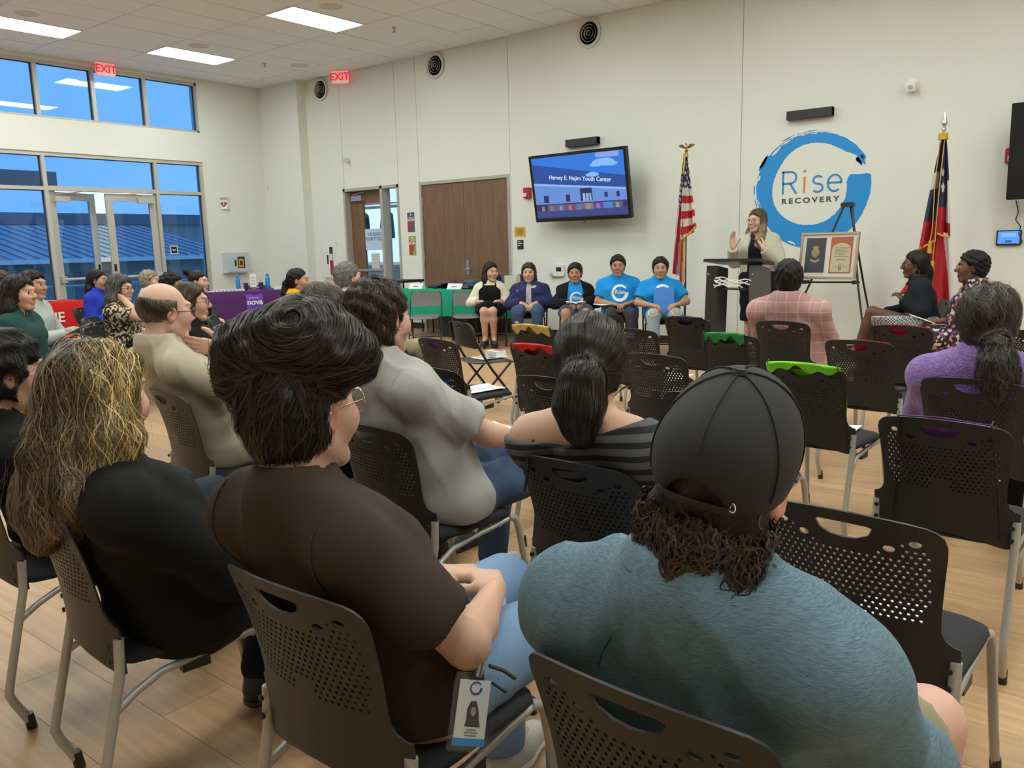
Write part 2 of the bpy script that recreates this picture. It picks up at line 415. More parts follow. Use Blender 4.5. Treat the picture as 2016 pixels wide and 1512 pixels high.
MB().box(WA-.1, XR, YB, WB+.1, -.05, -.004).build('floor_slab', mat('floor_joint', (.16, .11, .07, 1), .8), floor, 0)
PL, PW = 1.22, .23
pm = MB().box(.0008, PL-.0008, .0008, PW-.0008, -.004, 0).mesh('plank', M_plank, 0)
rest = MB(); cand = []
for j in range(int((WB-YB)/PW)+1):
    y0 = YB+j*PW; off = (j*.47) % 1*PL
    for i in range(-1, 18):
        x0 = WA-.1+i*PL+off-PL
        if x0 > XR or x0+PL < WA-.1 or y0 > WB: continue
        cand.append((x0, y0))
def _vis(c):
    d = Vector((c[0]+.6, c[1]+.1, -1.4)); z = d.dot(_f); 
    if z < .2: return 1e9
    u = d.dot(_r2)/z*1606; v = -d.dot(_u2)/z*1606
    return d.length if abs(u) < 1250 and v < 900 else 1e9
cand.sort(key=_vis)
for k, (x0, y0) in enumerate(cand):
    if k < 300 and _vis((x0, y0)) < 1e8: link('plank', pm, floor, (x0, y0, 0))
    else: rest.box(max(x0+.0008, WA-.1), min(x0+PL-.0008, XR), y0+.0008, min(y0+PW-.0008, WB+.1), -.004, 0)
o = rest.build('planks_farther_off', M_plank, floor, 0); o['kind'] = 'stuff'
# ---------------------------------------------------------------- front wall doors
def wood_mat(name, c1, c2):
    m = bpy.data.materials.new(name); m.use_nodes = True
    nt = m.node_tree; n = nt.nodes; l = nt.links; b = n['Principled BSDF']
    tc = n.new('ShaderNodeTexCoord'); mp = n.new('ShaderNodeMapping'); l.new(tc.outputs['Object'], mp.inputs['Vector'])
    mp.inputs['Scale'].default_value = (26, 26, 1.3)
    t = n.new('ShaderNodeTexNoise'); t.inputs['Scale'].default_value = 1.0; t.inputs['Detail'].default_value = 8; t.inputs['Distortion'].default_value = 1.6
    l.new(mp.outputs[0], t.inputs['Vector'])
    rp = n.new('ShaderNodeValToRGB'); e = rp.color_ramp.elements; e[0].position = .3; e[0].color = c2; e[1].position = .66; e[1].color = c1
    l.new(t.outputs['Fac'], rp.inputs['Fac']); l.new(rp.outputs['Color'], b.inputs['Base Color'])
    b.inputs['Roughness'].default_value = .5
    MATS[name] = m
    return m
M_oak = wood_mat('brown_oak_veneer', (.205, .115, .058, 1), (.135, .072, .036, 1))
M_steel = mat('satin_steel', (.55, .55, .54, 1), .3, .9)

d = thing('door_3', 'brown oak double door in a grey frame', None); d['kind'] = 'structure'
m = MB(); y0, y1 = WB-.012, WB+.10
m.box(D2[0], D2[0]+.045, y0, y1, 0, D2[2]); m.box(D2[1]-.045, D2[1], y0, y1, 0, D2[2]); m.box(D2[0]+.045, D2[1]-.045, y0, y1, D2[2]-.05, D2[2])
m.build('door_frame', M_grayframe, d, 0)
mid = -8.905
for a, b in ((D2[0]+.048, mid-.002), (mid+.002, D2[1]-.048)):
    MB().box(a, b, WB+.015, WB+.06, .005, D2[2]-.053).build('door_leaf', M_oak, d, 0)
for x, sx in ((D2[0]+.047, 1), (D2[1]-.047, -1)):
    for z in (2.15, 1.22, .3): MB().tube([(x, WB+.008, z-.06), (x, WB+.008, z+.06)], .009, 8).build('hinge', M_steel, d)
h = MB().box(mid+.02, mid+.075, WB+.006, WB+.015, .93, 1.17).build('lock_plate', M_steel, d)
MB().tube([(mid+.047, WB+.01, 1.03), (mid+.047, WB-.045, 1.03), (mid+.15, WB-.05, 1.03)], .01, 8).build('lever', M_steel, h)

d = thing('door_4', 'oak door with tall glass lite and narrow sidelight in grey frame', None); d['kind'] = 'structure'
m = MB(); y0, y1 = WB-.012, WB+TH
for a, b in ((D1[0], D1[0]+.05), (-10.83, -10.77), (D1[1]-.04, D1[1])): m.box(a, b, y0, y1, 0, D1[2])
m.box(D1[0], D1[1], y0, y1, D1[2]-.05, D1[2]); m.box(-10.77, D1[1]-.04, y0, y1, 0, .08)
m.build('door_frame', M_grayframe, d, 0)
L0, L1 = D1[0]+.053, -10.833; G0, G1, GZ0, GZ1 = -11.42, -10.93, .35, 2.19; ya, yb_ = WB+.12, WB+.165
m = MB().box(L0, G0, ya, yb_, .01, 2.415).box(G1, L1, ya, yb_, .01, 2.415).box(G0, G1, ya, yb_, GZ1, 2.415).box(G0, G1, ya, yb_, .01, GZ0)
m.build('door_leaf', M_oak, d, 0)
MB().box(G0, G1, ya+.02, ya+.026, GZ0, GZ1).build('pane', M_clear, d, 0)
MB().box(-10.77, D1[1]-.04, ya+.02, ya+.026, .08, D1[2]-.05).build('pane', M_clear, d, 0)
o = MB().box(L0+.09, L0+.36, WB+.05, WB+.12, 2.245, 2.34).build('door_closer', M_steel, d)
MB().tube([(L0+.12, WB+.06, 2.36), (L0+.45, WB+.03, 2.39)], .01, 6).build('closer_arm', M_steel, o)
m = MB().tube([(L0+.08, WB+.04, 1.0), (L1-.05, WB+.04, 1.0)], .028, 10).box(L1-.12, L1-.02, WB+.02, WB+.12, .90, 1.10); m.build('push_bar', M_steel, d)

# bright side room behind that door
M_room = mat('side_room_white', (.8, .84, .86, 1), .7)
M_room2 = mat('side_room_grey_counter', (.50, .53, .56, 1), .6)
sr = thing('side_room', 'pale side room seen through the door glass', None); sr['kind'] = 'structure'
m = MB().box(-15.5, -9.0, WB+3.2, WB+3.3, 0, .9).box(-15.5, -9.0, WB+3.2, WB+3.3, 3.3, 3.6).box(-15.6, -15.5, WB+TH, WB+3.3, 0, 3.6).box(-9.0, -8.9, WB+TH, WB+3.3, 0, 3.6).box(-15.6, -8.9, WB+TH, WB+3.3, 3.5, 3.6)
m.build('side_room_shell', M_room, sr, 0)
MB().box(-15.5, -9.0, WB+TH, WB+3.3, -.05, 0).build('side_room_floor', M_room2, sr, 0)
m = MB()
for x in (-15.4, -14.2, -13.0, -11.8, -10.6, -9.1): m.box(x-.04, x+.04, WB+3.2, WB+3.3, .9, 3.3)
m.box(-15.5, -9, WB+3.2, WB+3.3, 2.3, 2.36); m.build('side_room_mullions', M_alu, sr, 0)
o = tag(MB().box(-14.6, -12.2, WB+2.2, WB+2.8, 0, .98).box(-14.65, -12.15, WB+2.15, WB+2.85, .98, 1.03).build('reception_counter', M_room2), 'pale grey counter seen through the door glass', 'counter')
mt = MB().box(-12.75, -12.35, WB+2.36, WB+2.40, 1.2, 1.48).tube([(-12.55, WB+2.4, 1.03), (-12.55, WB+2.4, 1.25)], .02, 8).lathe([(.1, 1.03), (.1, 1.045), (.02, 1.05)], 14, (-12.55, WB+2.4, 0)).build('monitor', M_black)
tag(mt, 'small black monitor on the counter behind the sidelight', 'monitor')
def sweater(name, label, x, y, z, col, rz):
    t = thing(name, label, 'clothing', (x, y, z), rz)
    mm = mat(name+'_'+label[:5]+'_knit', col, .9, bump=(90, .4))
    P = [(-.09, 0), (-.05, -.03), (.05, -.03), (.09, 0), (.24, -.06), (.31, -.48), (.22, -.50), (.19, -.25), (.19, -.52), (-.19, -.52), (-.19, -.25), (-.22, -.50), (-.31, -.48), (-.24, -.06)]
    m = MB(); m.prism(P, lambda a, b, c: (a, c+.02*math.sin(a*14+b*9), b), -.02, .02); m.build('garment', mm, t)
    m = MB().tube([(-.17, 0, -.03), (0, 0, .05), (.17, 0, -.03)], .006, 6).tube([(0, 0, .05), (0, 0, .10), (.025, 0, .125), (0, 0, .15), (-.02, 0, .13)], .003, 6); m.build('hanger', M_white, t)
    return t
sweater('hanging_sweater', 'navy blue sweatshirt on a hanger behind the door glass', -11.35, WB+.62, 2.06, (.045, .075, .19, 1), R(-20))
sweater('hanging_sweater', 'dark green top on a hanger at the edge of the door glass', -12.0, WB+.62, 2.06, (.01, .09, .08, 1), R(-20))
M_rail = mat('garment_rail', (.6, .6, .6, 1), .35, .8)
tag(MB().tube([(-12.9, WB+.62, 2.21), (-10.4, WB+.62, 2.21)], .013, 8).tube([(-12.9, WB+.62, 0), (-12.9, WB+.62, 2.21)], .013, 8).tube([(-10.4, WB+.62, 0), (-10.4, WB+.62, 2.21)], .013, 8).build('garment_rail', M_rail), 'steel garment rail behind the door glass', 'rail')
M_paper = mat('white_paper', (.78, .78, .76, 1), .7)
M_bluepaper = mat('pale_blue_paper', (.45, .62, .80, 1), .7)
M_ink = mat('dark_ink', (.03, .03, .04, 1), .7)
t = thing('door_sign', 'pale paper sign taped to the door glass, lettering seen reversed', 'sign', ((G0+G1)/2, ya+.012, 1.55))
MB().box(-.24, .24, -.001, .001, -.19, .19).build('sheet', M_bluepaper, t, 0)
put_text('lettering', 'GREEHEY\nAUDITORIUM', .085, M_ink, t, (0, -.002, .05), (R(90), 0, 0), flip=True, extrude=.0005)
o = tag(MB().box(-11.28, -11.06, ya+.010, ya+.013, .98, 1.30).build('notice_sheet', mat('grey_paper', (.55, .54, .50, 1), .7)), 'grey blank notice taped low on the door glass', 'notice')

# ---------------------------------------------------------------- things fixed to the walls
M_red = mat('red_plastic', (.42, .015, .02, 1), .4)
M_exit = mat('lit_exit_letters', (.3, .0, .01, 1), .5, emit=((.80, .0, .03, 1), .9))
M_exitbox = mat('exit_sign_housing', (.6, .5, .46, 1), .5, emit=((1, .36, .30, 1), .42))
def exit_sign(label, loc, rz):
    t = thing('exit_sign', label, 'sign', loc, rz)
    MB().rbox(-.15, .15, -.025, .025, -.10, .10, .012, axis='y').build('housing', M_exitbox, t)
    MB().box(-.06, .06, -.015, .015, .10, .125).build('mount', M_white, t)
    for s in (-1, 1):
        o = put_text('lettering', 'EXIT', .17, M_exit, t, (0, s*.027, .0), (R(90), 0, 0 if s < 0 else R(180)), bold=.003)
exit_sign('red EXIT sign hanging over the clerestory window', (-13.62, 6.93, 4.345), R(90))
exit_sign('red EXIT sign hanging by the front wall above the door', (-11.46, 9.97, 4.345), R(28))

M_ventring = mat('vent_white_metal', (.62, .60, .54, 1), .4)
M_ventblack = mat('vent_black', (.012, .012, .012, 1), .5)
for x, lab in ((-12.25, 'round wall diffuser nearest the corner'), (-9.395, 'round wall diffuser above the double door side'), (-6.47, 'large round wall diffuser near the TV end, topmost')):
    t = thing('wall_diffuser', lab, 'vent', (x, WB, 4.265), 0, 'round wall diffusers')
    MB().lathe([(.155, 0), (.20, -.012), (.20, -.028), (.152, -.02), (.152, 0)], 36, axis='y').build('rim', M_ventring, t)
    MB().lathe([(0, -.002), (.152, -.002)], 36, axis='y').build('throat', M_ventblack, t)
    for r in (.11, .065, .026):
        MB().lathe([(r, -.008), (r+.006, -.03), (r+.009, -.03), (r+.004, -.008)], 30, axis='y').build('louvre_ring', M_grayframe, t)

t = thing('aed_sign', 'small white AED sign with red heart by the window', 'sign', (WA, 9.075, 2.30))
MB().prism([(0, -.105), (.055, 0), (0, .105)], lambda a, b, c: (a, b, c), -.115, .115).build('board', M_white, t, 0)
sr_ = Matrix.Rotation(math.atan2(.055, .105), 3, 'Z')
for s in (-1,):
    base = thing('face', None, None); base.parent = t; base.location = (.0285, -.0525, 0)
    base.rotation_euler = (0, 0, R(90)-math.atan2(.055, .105)-R(0))
    base.rotation_euler = (0, 0, math.atan2(.105, .055))
    put_text('lettering', 'AED', .062, M_ink, base, (0, -.002, .075), (R(90), 0, 0), bold=.001, extrude=.0008)
    H = [(.0, -.075)]+[(.052*math.sin(a)**3*1.0, .052*(13*math.cos(a)-5*math.cos(2*a)-2*math.cos(3*a)-math.cos(4*a))/16-.02) for a in [R(k) for k in range(175, -176, -10)]]
    H = [(.058*math.sin(a)**3, .058*(13*math.cos(a)-5*math.cos(2*a)-2*math.cos(3*a)-math.cos(4*a))/16-.025) for a in [R(k) for k in range(0, 360, 10)]]
    MB().prism(H[::-1], lambda a, b, c: (a, c, b), -.003, -.001).build('heart', M_red, base, 0)
    MB().prism([(.008, .012), (-.016, -.03), (-.002, -.028), (-.008, -.058), (.016, -.016), (.002, -.018)], lambda a, b, c: (a, c, b), -.004, -.003).build('bolt', M_white, base, 0)

M_ltgray = mat('light_grey_metal', (.52, .56, .60, 1), .4)
M_yellow = mat('yellow_defibrillator', (.55, .36, .02, 1), .5)
t = thing('aed_cabinet', 'grey wall cabinet with a small window showing yellow device', 'cabinet', (WA, 9.15, 1.19))
MB().box(0, .15, -.245, .245, -.19, .19).build('body', M_ltgray, t)
dr = MB().box(.15, .165, -.225, .225, -.17, .17).build('door', M_ltgray, t)
MB().box(.165, .168, -.02, .135, -.10, .11).build('window', M_black, dr); MB().box(.168, .170, .0, .11, -.085, .07).build('device', M_yellow, dr)
MB().box(.165, .18, -.085, -.055, -.06, .05).build('latch', M_black, dr)
MB().box(.170, .172, .03, .08, -.05, .03).build('device_screen', M_black, dr)

t = thing('extinguisher_cabinet', 'white recessed cabinet with narrow window showing red extinguisher', 'cabinet', (-12.23, WB, 1.19))
MB().box(-.19, .19, -.03, 0, -.34, .34).build('body', M_white, t, 0)
dr = MB().box(-.16, .16, -.045, -.03, -.31, .31).build('door', M_white, t, 0)
MB().box(.0, .09, -.048, -.045, -.27, .25).build('window', mat('dark_lite', (.03, .028, .025, 1), .3), dr, 0)
MB().box(-.075, -.04, -.055, -.045, -.07, .10).build('latch', M_black, dr, 0)
ex = MB().rbox(.012, .08, -.052, -.048, -.265, -.02, .006, axis='y').build('extinguisher_label', M_red, dr, 0)
MB().box(.012, .08, -.052, -.048, .0, .12).build('instruction_plate', M_white, dr, 0)

def device(name, label, cat, x, z, w, h, dpt, m_, y=WB):
    o = MB().rbox(x-w/2, x+w/2, y-dpt, y, z-h/2, z+h/2, min(w, h)*.15, axis='y').build(name, m_); return tag(o, label, cat)
o = device('strobe_alarm', 'red fire strobe on the wall left of the large TV', 'alarm', -7.585, 2.16, .125, .16, .05, M_red)
MB().rbox(-7.64, -7.58, WB-.07, WB-.05, 2.105, 2.16, .01, axis='y').build('strobe_lens', M_white, o)
o = device('strobe_alarm', 'red fire strobe at the right edge, partly behind a screen', 'alarm', -1.265, 2.178, .125, .16, .05, M_red)
MB().rbox(-1.30, -1.24, WB-.07, WB-.05, 2.125, 2.18, .01, axis='y').build('strobe_lens', M_white, o)
M_ysign = mat('yellow_card', (.62, .36, .02, 1), .6)
t = thing('yellow_sign', 'small yellow printed notice beside the double door', 'sign', (-7.76, WB, 1.585))
MB().box(-.105, .105, -.003, 0, -.075, .075).build('card', M_ysign, t, 0)
for k, w_ in enumerate((.13, .16, .11)): MB().box(-w_/2, w_/2, -.0035, -.003, .025-.03*k, .035-.03*k).build('print_line', M_ink, t, 0)
t = thing('room_sign', 'small black room plate beside the double door', 'sign', (-7.755, WB, 1.392))
MB().box(-.068, .068, -.004, 0, -.08, .08).build('backing', M_white, t, 0); MB().box(-.06, .06, -.006, -.004, -.072, .072).build('plate', M_black, t, 0)
for k, w_ in enumerate((.05, .085, .045)): MB().box(-.045, -.045+w_, -.0065, -.006, .04-.028*k, .052-.028*k).build('print_line', M_white, t, 0)
M_teal = mat('poster_teal', (.04, .10, .16, 1), .6); M_olive = mat('poster_olive', (.30, .36, .04, 1), .6); M_brick = mat('poster_red', (.42, .05, .03, 1), .6); M_maroon = mat('poster_maroon', (.30, .04, .07, 1), .6)
for x, z, m1, m2, lab in ((-10.10, 1.815, M_teal, M_maroon, 'dark teal and maroon SCAN flyer between the doors'), (-10.09, 1.42, M_olive, M_brick, 'olive and red SCAN flyer, the lower of two between the doors')):
    t = thing('flyer', lab, 'flyer', (x, WB, z)); MB().box(-.085, .085, -.002, 0, -.165, .165).build('sheet', m1, t, 0)
    MB().prism([(-.08, -.15), (.0, -.15), (.07, .08), (-.08, .10)], lambda a, b, c: (a, c, b), -.003, -.002).build('colour_panel', m2, t, 0)
    put_text('lettering', 'SCAN', .06, M_white, t, (0, -.0035, .04), (R(90), 0, 0), bold=.002, extrude=.0005)
    MB().box(-.05, .06, -.0035, -.003, .075, .085).build('print_line', M_white, t, 0); MB().lathe([(.018, -.003), (.0, -.0032)], 12, (0, 0, .13), 'y').build('emblem', M_white, t, 0)
o = device('thermostat_panel', 'white wall box with small dark display behind the panel row', 'panel', -7.03, 1.0, .20, .18, .045, M_white)
MB().box(-7.06, -6.97, WB-.05, WB-.045, .985, 1.045).build('display', M_black, o); MB().lathe([(.03, -.05), (.03, -.03), (.02, 0)], 12, (-7.15, WB, .93), 'y').build('knob', M_grayframe, o)
tag(device('blank_plate', 'white blank wall plate beside the double door', 'plate', -7.78, 1.02, .10, .17, .006, M_white), None)
device('outlet_plate', 'white outlet plate low on the wall behind the panel row', 'outlet', -7.09, .345, .12, .19, .006, M_white)
def wall_detector(label, x, z, y=WB, s=1):
    t = thing('wall_detector', label, 'detector', (x, y, z))
    MB().lathe([(.055*s, 0), (.055*s, -.02), (.03*s, -.03)], 16, axis='y').build('base', M_white, t)
    MB().rbox(-.035*s, .035*s, -.10, -.03, -.06*s, .02*s, .015, axis='y').build('head', M_white, t); MB().lathe([(.02*s, -.11), (.02*s, -.10)], 10, (0, 0, -.03*s), 'y').build('lens', M_grayframe, t)
wall_detector('small white sensor high on the wall above the glass door', -11.6, 2.99)
wall_detector('white camera-like sensor high on the wall right of the logo', -2.268, 3.02, s=1.3)
t = MB().rbox(WA, WA+.03, 9.98-.02, 9.979, 0, 0.001, .0003).v  # keep helper warm
o = MB().rbox(-13.78, -13.72, 9.94, 9.98, 2.60, 2.68, .01, axis='y').build('motion_sensor', M_white); tag(o, 'tiny white sensor on the boxed-out corner', 'sensor')

def soundbar(label, x, z):
    t = thing('wall_speaker', label, 'speaker', (x, WB, z)); w = .265
    MB().rbox(-w, w, -.09, -.005, -.05, .05, .008, axis='y').build('body', mat('soundbar_grille', (.028, .028, .034, 1), .6, bump=(600, .3)), t)
    for s in (-1, 1): MB().box(s*w-(.004 if s > 0 else -.0), s*w+(.0 if s > 0 else .004), -.092, -.005, -.051, .051).build('end_cap', M_black, t)
soundbar('slim black speaker bar mounted above the large TV', -6.57, 2.81)
soundbar('slim black speaker bar mounted above the blue ring logo', -3.367, 2.835)

# ---------------------------------------------------------------- wall logo
M_logo = mat('logo_blue_vinyl', (.010, .255, .655, 1), .55)
M_logo2 = mat('logo_blue_letters', (.03, .25, .56, 1), .55); M_orange = mat('logo_orange', (.62, .25, .04, 1), .55); M_greyl = mat('logo_grey_letters', (.07, .065, .065, 1), .6)
t = thing('wall_logo', 'large blue brush-ring logo with Rise Recovery lettering', 'logo', (-3.335, WB, 1.955))
m = MB(); rr = random.Random(5)
def ring(m, a0, a1, thick, y, rough, n=150, ox=0, oz=0, Ro=.68):
    ins = []; outs = []
    for k in range(n+1):
        f = k/n; a = R(a0+(a1-a0)*f); th = thick(f)
        ro = Ro+rough*rr.uniform(-1, 1)+.012*math.sin(3*a); ri = Ro-th+rough*rr.uniform(-1, 1)+.008*math.sin(4*a+1)
        outs.append((ox+ro*math.cos(a), oz+ro*math.sin(a))); ins.append((ox+ri*math.cos(a), oz+ri*math.sin(a)))
    vs = [(a, y, b) for a, b in outs]+[(a, y, b) for a, b in ins]+[(a, 0, b) for a, b in outs]+[(a, 0, b) for a, b in ins]
    N = n+1; fs = []
    for k in range(n):
        fs += [(k, k+1, N+k+1, N+k), (2*N+k, k, k+1, 2*N+k+1)[::-1], (N+k, 3*N+k, 3*N+k+1, N+k+1)[::-1]]
    fs += [(0, N, 3*N, 2*N), (n, 2*N+n, 3*N+n, N+n)]
    m.add(vs, fs)
def thick(f):
    if f < .04: return .05+1.2*f
    return (.10+.30*(f-.04) if f < .22 else .154+.115*min(1, (f-.22)/.5))+.007*math.sin(f*20)
ring(m, 33, 371, thick, -.004, .0035)
m.build('ring', M_logo, t, 0)
# rounded heavy end of the stroke, and bristle streaks at the light end
m = MB(); c = (.548, .100)
m.prism([(c[0]+.130*math.cos(R(k))*(1+.04*math.sin(k*.11)), c[1]+.06*math.sin(R(k))+.014*math.sin(R(k*3))) for k in range(0, 360, 15)][::-1], lambda a, b, c_: (a, c_, b), -.0048, -.003)
m.build('stroke_end', M_logo, t, 0)
for k in range(16):
    m = MB(); ln = rr.uniform(5, 11) if k < 7 else rr.uniform(8, 22); a0 = 33.5-ln if k < 7 else rr.uniform(60, 200); Ro = rr.uniform(.575, .69) if k < 7 else rr.choice((.712, .705, .70, .695))
    ring(m, a0, a0+ln, lambda f: .006+.012*math.sin(math.pi*min(1, max(0, f))), -.0054, .0015, 16, Ro=Ro); m.build('brush_streak', M_logo if k < 7 or Ro > .69 else M_logo, t, 0)
for k in range(12):
    m = MB(); a0 = rr.choice((rr.uniform(70, 150), rr.uniform(225, 300), rr.uniform(150, 200))); ln = rr.uniform(4, 14); Ro = rr.choice((.672, .662, .652)) 
    ring(m, a0, a0+ln, lambda f: .004+.010*math.sin(math.pi*f), -.0058, .0012, 14, Ro=Ro); m.build('bare_streak', M_wall, t, 0)
# letters drawn as strokes
def stroke(m, pts, w, y=-.004):
    n = len(pts); L = []; Rr = []
    for i in range(n):
        a = Vector(pts[max(i-1, 0)]); b = Vector(pts[min(i+1, n-1)]); d = (b-a).normalized(); nn = Vector((-d.y, d.x))
        p = Vector(pts[i]); L.append(p+nn*w/2); Rr.append(p-nn*w/2)
    vs = [(p.x, y, p.y) for p in L]+[(p.x, y, p.y) for p in Rr]+[(p.x, 0, p.y) for p in L]+[(p.x, 0, p.y) for p in Rr]
    fs = []
    for i in range(n-1): fs += [(i, n+i, n+i+1, i+1), (i, i+1, 2*n+i+1, 2*n+i), (n+i, 3*n+i, 3*n+i+1, n+i+1)]
    fs += [(0, 2*n, 3*n, n), (n-1, 2*n-1, 4*n-1, 3*n-1)]
    m.add(vs, fs)
def arc(cx, cz, rx, rz, a0, a1, n=14): return [(cx+rx*math.cos(R(a0+(a1-a0)*k/n)), cz+rz*math.sin(R(a0+(a1-a0)*k/n))) for k in range(n+1)]
sw = .024; B0 = -.035; CH = .275
m = MB(); x = -.345
stroke(m, [(x, B0), (x, B0+CH)], sw); stroke(m, [(x-.012, B0+CH-.012), (x+.09, B0+CH-.012)]+arc(x+.09, B0+CH-.08, .07, .068, 90, -90)+[(x, B0+CH-.148)], sw); stroke(m, [(x+.085, B0+CH-.148), (x+.165, B0)], sw)
m.build('letter_r', M_logo2, t, 0)
m = MB(); x = -.085; stroke(m, [(x, B0), (x, B0+.195)], sw); m.lathe([(.018, 0), (.018, -.004), (0, -.0041)], 14, (x, 0, B0+.258), 'y'); m.build('letter_i', M_orange, t, 0)
m = MB(); x = .075
stroke(m, arc(x, B0+.148, .055, .045, 35, 270, 14)+arc(x, B0+.055, .058, .048, 90, -145, 14), sw); m.build('letter_s', M_logo2, t, 0)
m = MB(); x = .27
stroke(m, [(x-.075, B0+.105), (x+.078, B0+.105)]+arc(x, B0+.10, .078, .095, 5, 310, 22), sw); m.build('letter_e', M_logo2, t, 0)
rl = put_text('recovery_lettering', 'RECOVERY', .09, M_greyl, t, (-.01, -.002, -.118), (R(90), 0, 0), bold=.003, spacing=1.45, extrude=.002)
_x = [v.co.x for v in rl.data.vertices]; _y = [v.co.y for v in rl.data.vertices]
for v in rl.data.vertices: v.co.x = (v.co.x-(max(_x)+min(_x))/2)*.69/(max(_x)-min(_x)); v.co.y = (v.co.y-(max(_y)+min(_y))/2)*.066/(max(_y)-min(_y))

# ---------------------------------------------------------------- screens
M_tvframe = mat('tv_black_bezel', (.008, .008, .009, 1), .25)
def scr(name, col, k=1.0): return mat('screen_'+name, (0.01, .01, .01, 1), .4, emit=(col, k))
tv = thing('wall_tv', 'large tilted TV showing a building under blue sky', 'tv', (-6.43, 9.80, 2.174)); tv.rotation_euler = (R(9.6), 0, R(-1.5))
W2, H2 = .815, .472
MB().rbox(-W2, W2, 0, .06, -H2, H2, .012, axis='y').build('bezel', M_tvframe, tv)
MB().box(-.25, .25, .06, .16, -.2, .2).build('mount', M_black, tv)
scrn = MB().box(-W2+.045, W2-.045, -.002, 0, -H2+.05, H2-.04).build('screen', scr('sky', (.02, .20, .80, 1), .9), tv, 0)
def sp(name, poly, m_, d): return MB().prism(poly[::-1], lambda a, b, c: (a, c, b), -.002-d, -.0021).build(name, m_, scrn, 0)
X0, X1, Z0, Z1 = -W2+.045, W2-.045, -H2+.05, H2-.04
sp('roof_fascia', [(X0, .35), (X0, .08), (X1, -.055), (X1, .10)], scr('fascia', (.012, .085, .42, 1), .8), .0002)
sp('building_wall', [(X0, .075), (X0, -.22), (X1, -.22), (X1, -.06)], scr('wall', (.16, .33, .82, 1), .8), .0002)
sp('eave_line', [(X0, .085), (X0, .055), (X1, -.085), (X1, -.058)], scr('eave', (.30, .50, .95, 1), .9), .0004)
sp('foreground', [(X0, -.22), (X0, Z0), (X1, Z0), (X1, -.22)], scr('fore', (.025, .04, .16, 1), .7), .0002)
sp('pavement', [(X0, -.31), (X0, Z0+.015), (X1, Z0+.015), (X1, -.31)], scr('pave', (.05, .08, .32, 1), .7), .0004)
for a, b, c, dd in ((-.62, -.53, -.20, -.10), (-.23, -.16, -.20, -.10), (.02, .22, -.20, -.03), (.42, .47, -.17, -.10), (.61, .66, -.17, -.10)):
    sp('window_image', [(a, dd), (a, c), (b, c), (b, dd)], scr('win', (.015, .03, .15, 1), .7), .0004)
for a, b in ((.06, .10), (.115, .155), (.17, .20)): sp('door_image', [(a, -.10), (a, -.20), (b, -.20), (b, -.10)], scr('doorim', (.45, .65, .95, 1), .7), .0006)
rr = random.Random(3)
for (cx, cz, s) in ((.45, .30, .16), (.33, .27, .09), (.25, .145, .10), (.56, .27, .10)):
    sp('cloud', [(cx+s*math.cos(R(a))*(1+.25*rr.random()), cz+s*.26*math.sin(R(a))*(1+.4*rr.random())) for a in range(0, 360, 20)], scr('cloud', (.22, .48, .95, 1), 1.0), .0004)
sp('notification', [(.33, .425), (.33, .365), (.70, .355), (.70, .425)], scr('notif', (.30, .45, .85, 1), .8), .0006)
cols = [(.03, .03, .12, 1), (.25, .12, .12, 1), (.10, .16, .40, 1), (.35, .06, .08, 1), (.12, .18, .30, 1), (.35, .22, .12, 1), (.22, .04, .55, 1), (.05, .30, .80, 1), (.10, .14, .22, 1)]
for k in range(9):
    a = X0+.05+k*.158
    sp('thumbnail', [(a, -.235), (a, -.32), (a+.15, -.32), (a+.15, -.235)], scr('thumb%d' % k, cols[k], .8), .0008)
    sp('thumbnail_figure', [(a+.05, -.25), (a+.04, -.315), (a+.10, -.315), (a+.09, -.25)], scr('thumbf%d' % (k % 3), [(.45, .35, .35, 1), (.2, .3, .6, 1), (.5, .45, .5, 1)][k % 3], .6), .001)
tx = put_text('screen_lettering', 'Harvey E. Najim Youth Center', .083, scr('text', (.75, .85, 1, 1), .9), scrn, (.03, -.004, .105), (R(90), R(5.5), 0), extrude=.0003, bold=.001)
MB().tube([(-.02, .06, -H2+.02), (.0, .05, -H2-.03), (.04, .04, -H2-.015), (.07, .05, -H2+.01)], .005, 6).build('cable', M_black, tv)

tv = thing('side_tv', 'black TV edge cut off by the right edge of the photo', 'tv', (-.44, 9.83, 2.19)); tv.rotation_euler = (R(4), 0, 0)
MB().rbox(-W2, W2, 0, .06, -H2, H2, .012, axis='y').build('bezel', M_tvframe, tv)
MB().box(-W2+.04, W2-.04, -.002, 0, -H2+.04, H2-.04).build('screen', mat('dark_screen', (.01, .01, .012, 1), .12), tv, 0)
MB().box(-.25, .25, .06, .33, -.2, .2).build('mount', M_black, tv)
t = thing('wall_tablet', 'small wall tablet with a glowing blue screen', 'tablet', (-1.24, WB, 1.335))
MB().rbox(-.115, .115, -.03, 0, -.08, .08, .01, axis='y').build('case', M_black, t)
s = MB().box(-.10, .10, -.032, -.03, -.06, .068).build('screen', scr('tablet', (.10, .35, .95, 1), 1.0), t, 0)
MB().box(-.07, .07, -.033, -.032, .01, .05).build('screen_panel', scr('tablet2', (.25, .55, 1, 1), .9), s, 0); MB().box(-.03, .03, -.033, -.032, -.05, -.025).build('screen_button', scr('tablet3', (.03, .12, .5, 1), .9), s, 0)
o = tag(MB().tube([(-1.20, WB-.02, 1.72), (-1.17, WB-.03, 1.60), (-1.19, WB-.02, 1.52), (-1.14, WB-.02, 1.45), (-1.15, WB-.03, 1.38), (-1.11, WB-.04, 1.28)], .006, 6).build('tablet_cable', M_black), 'black cable hanging down beside the wall tablet', 'cable')
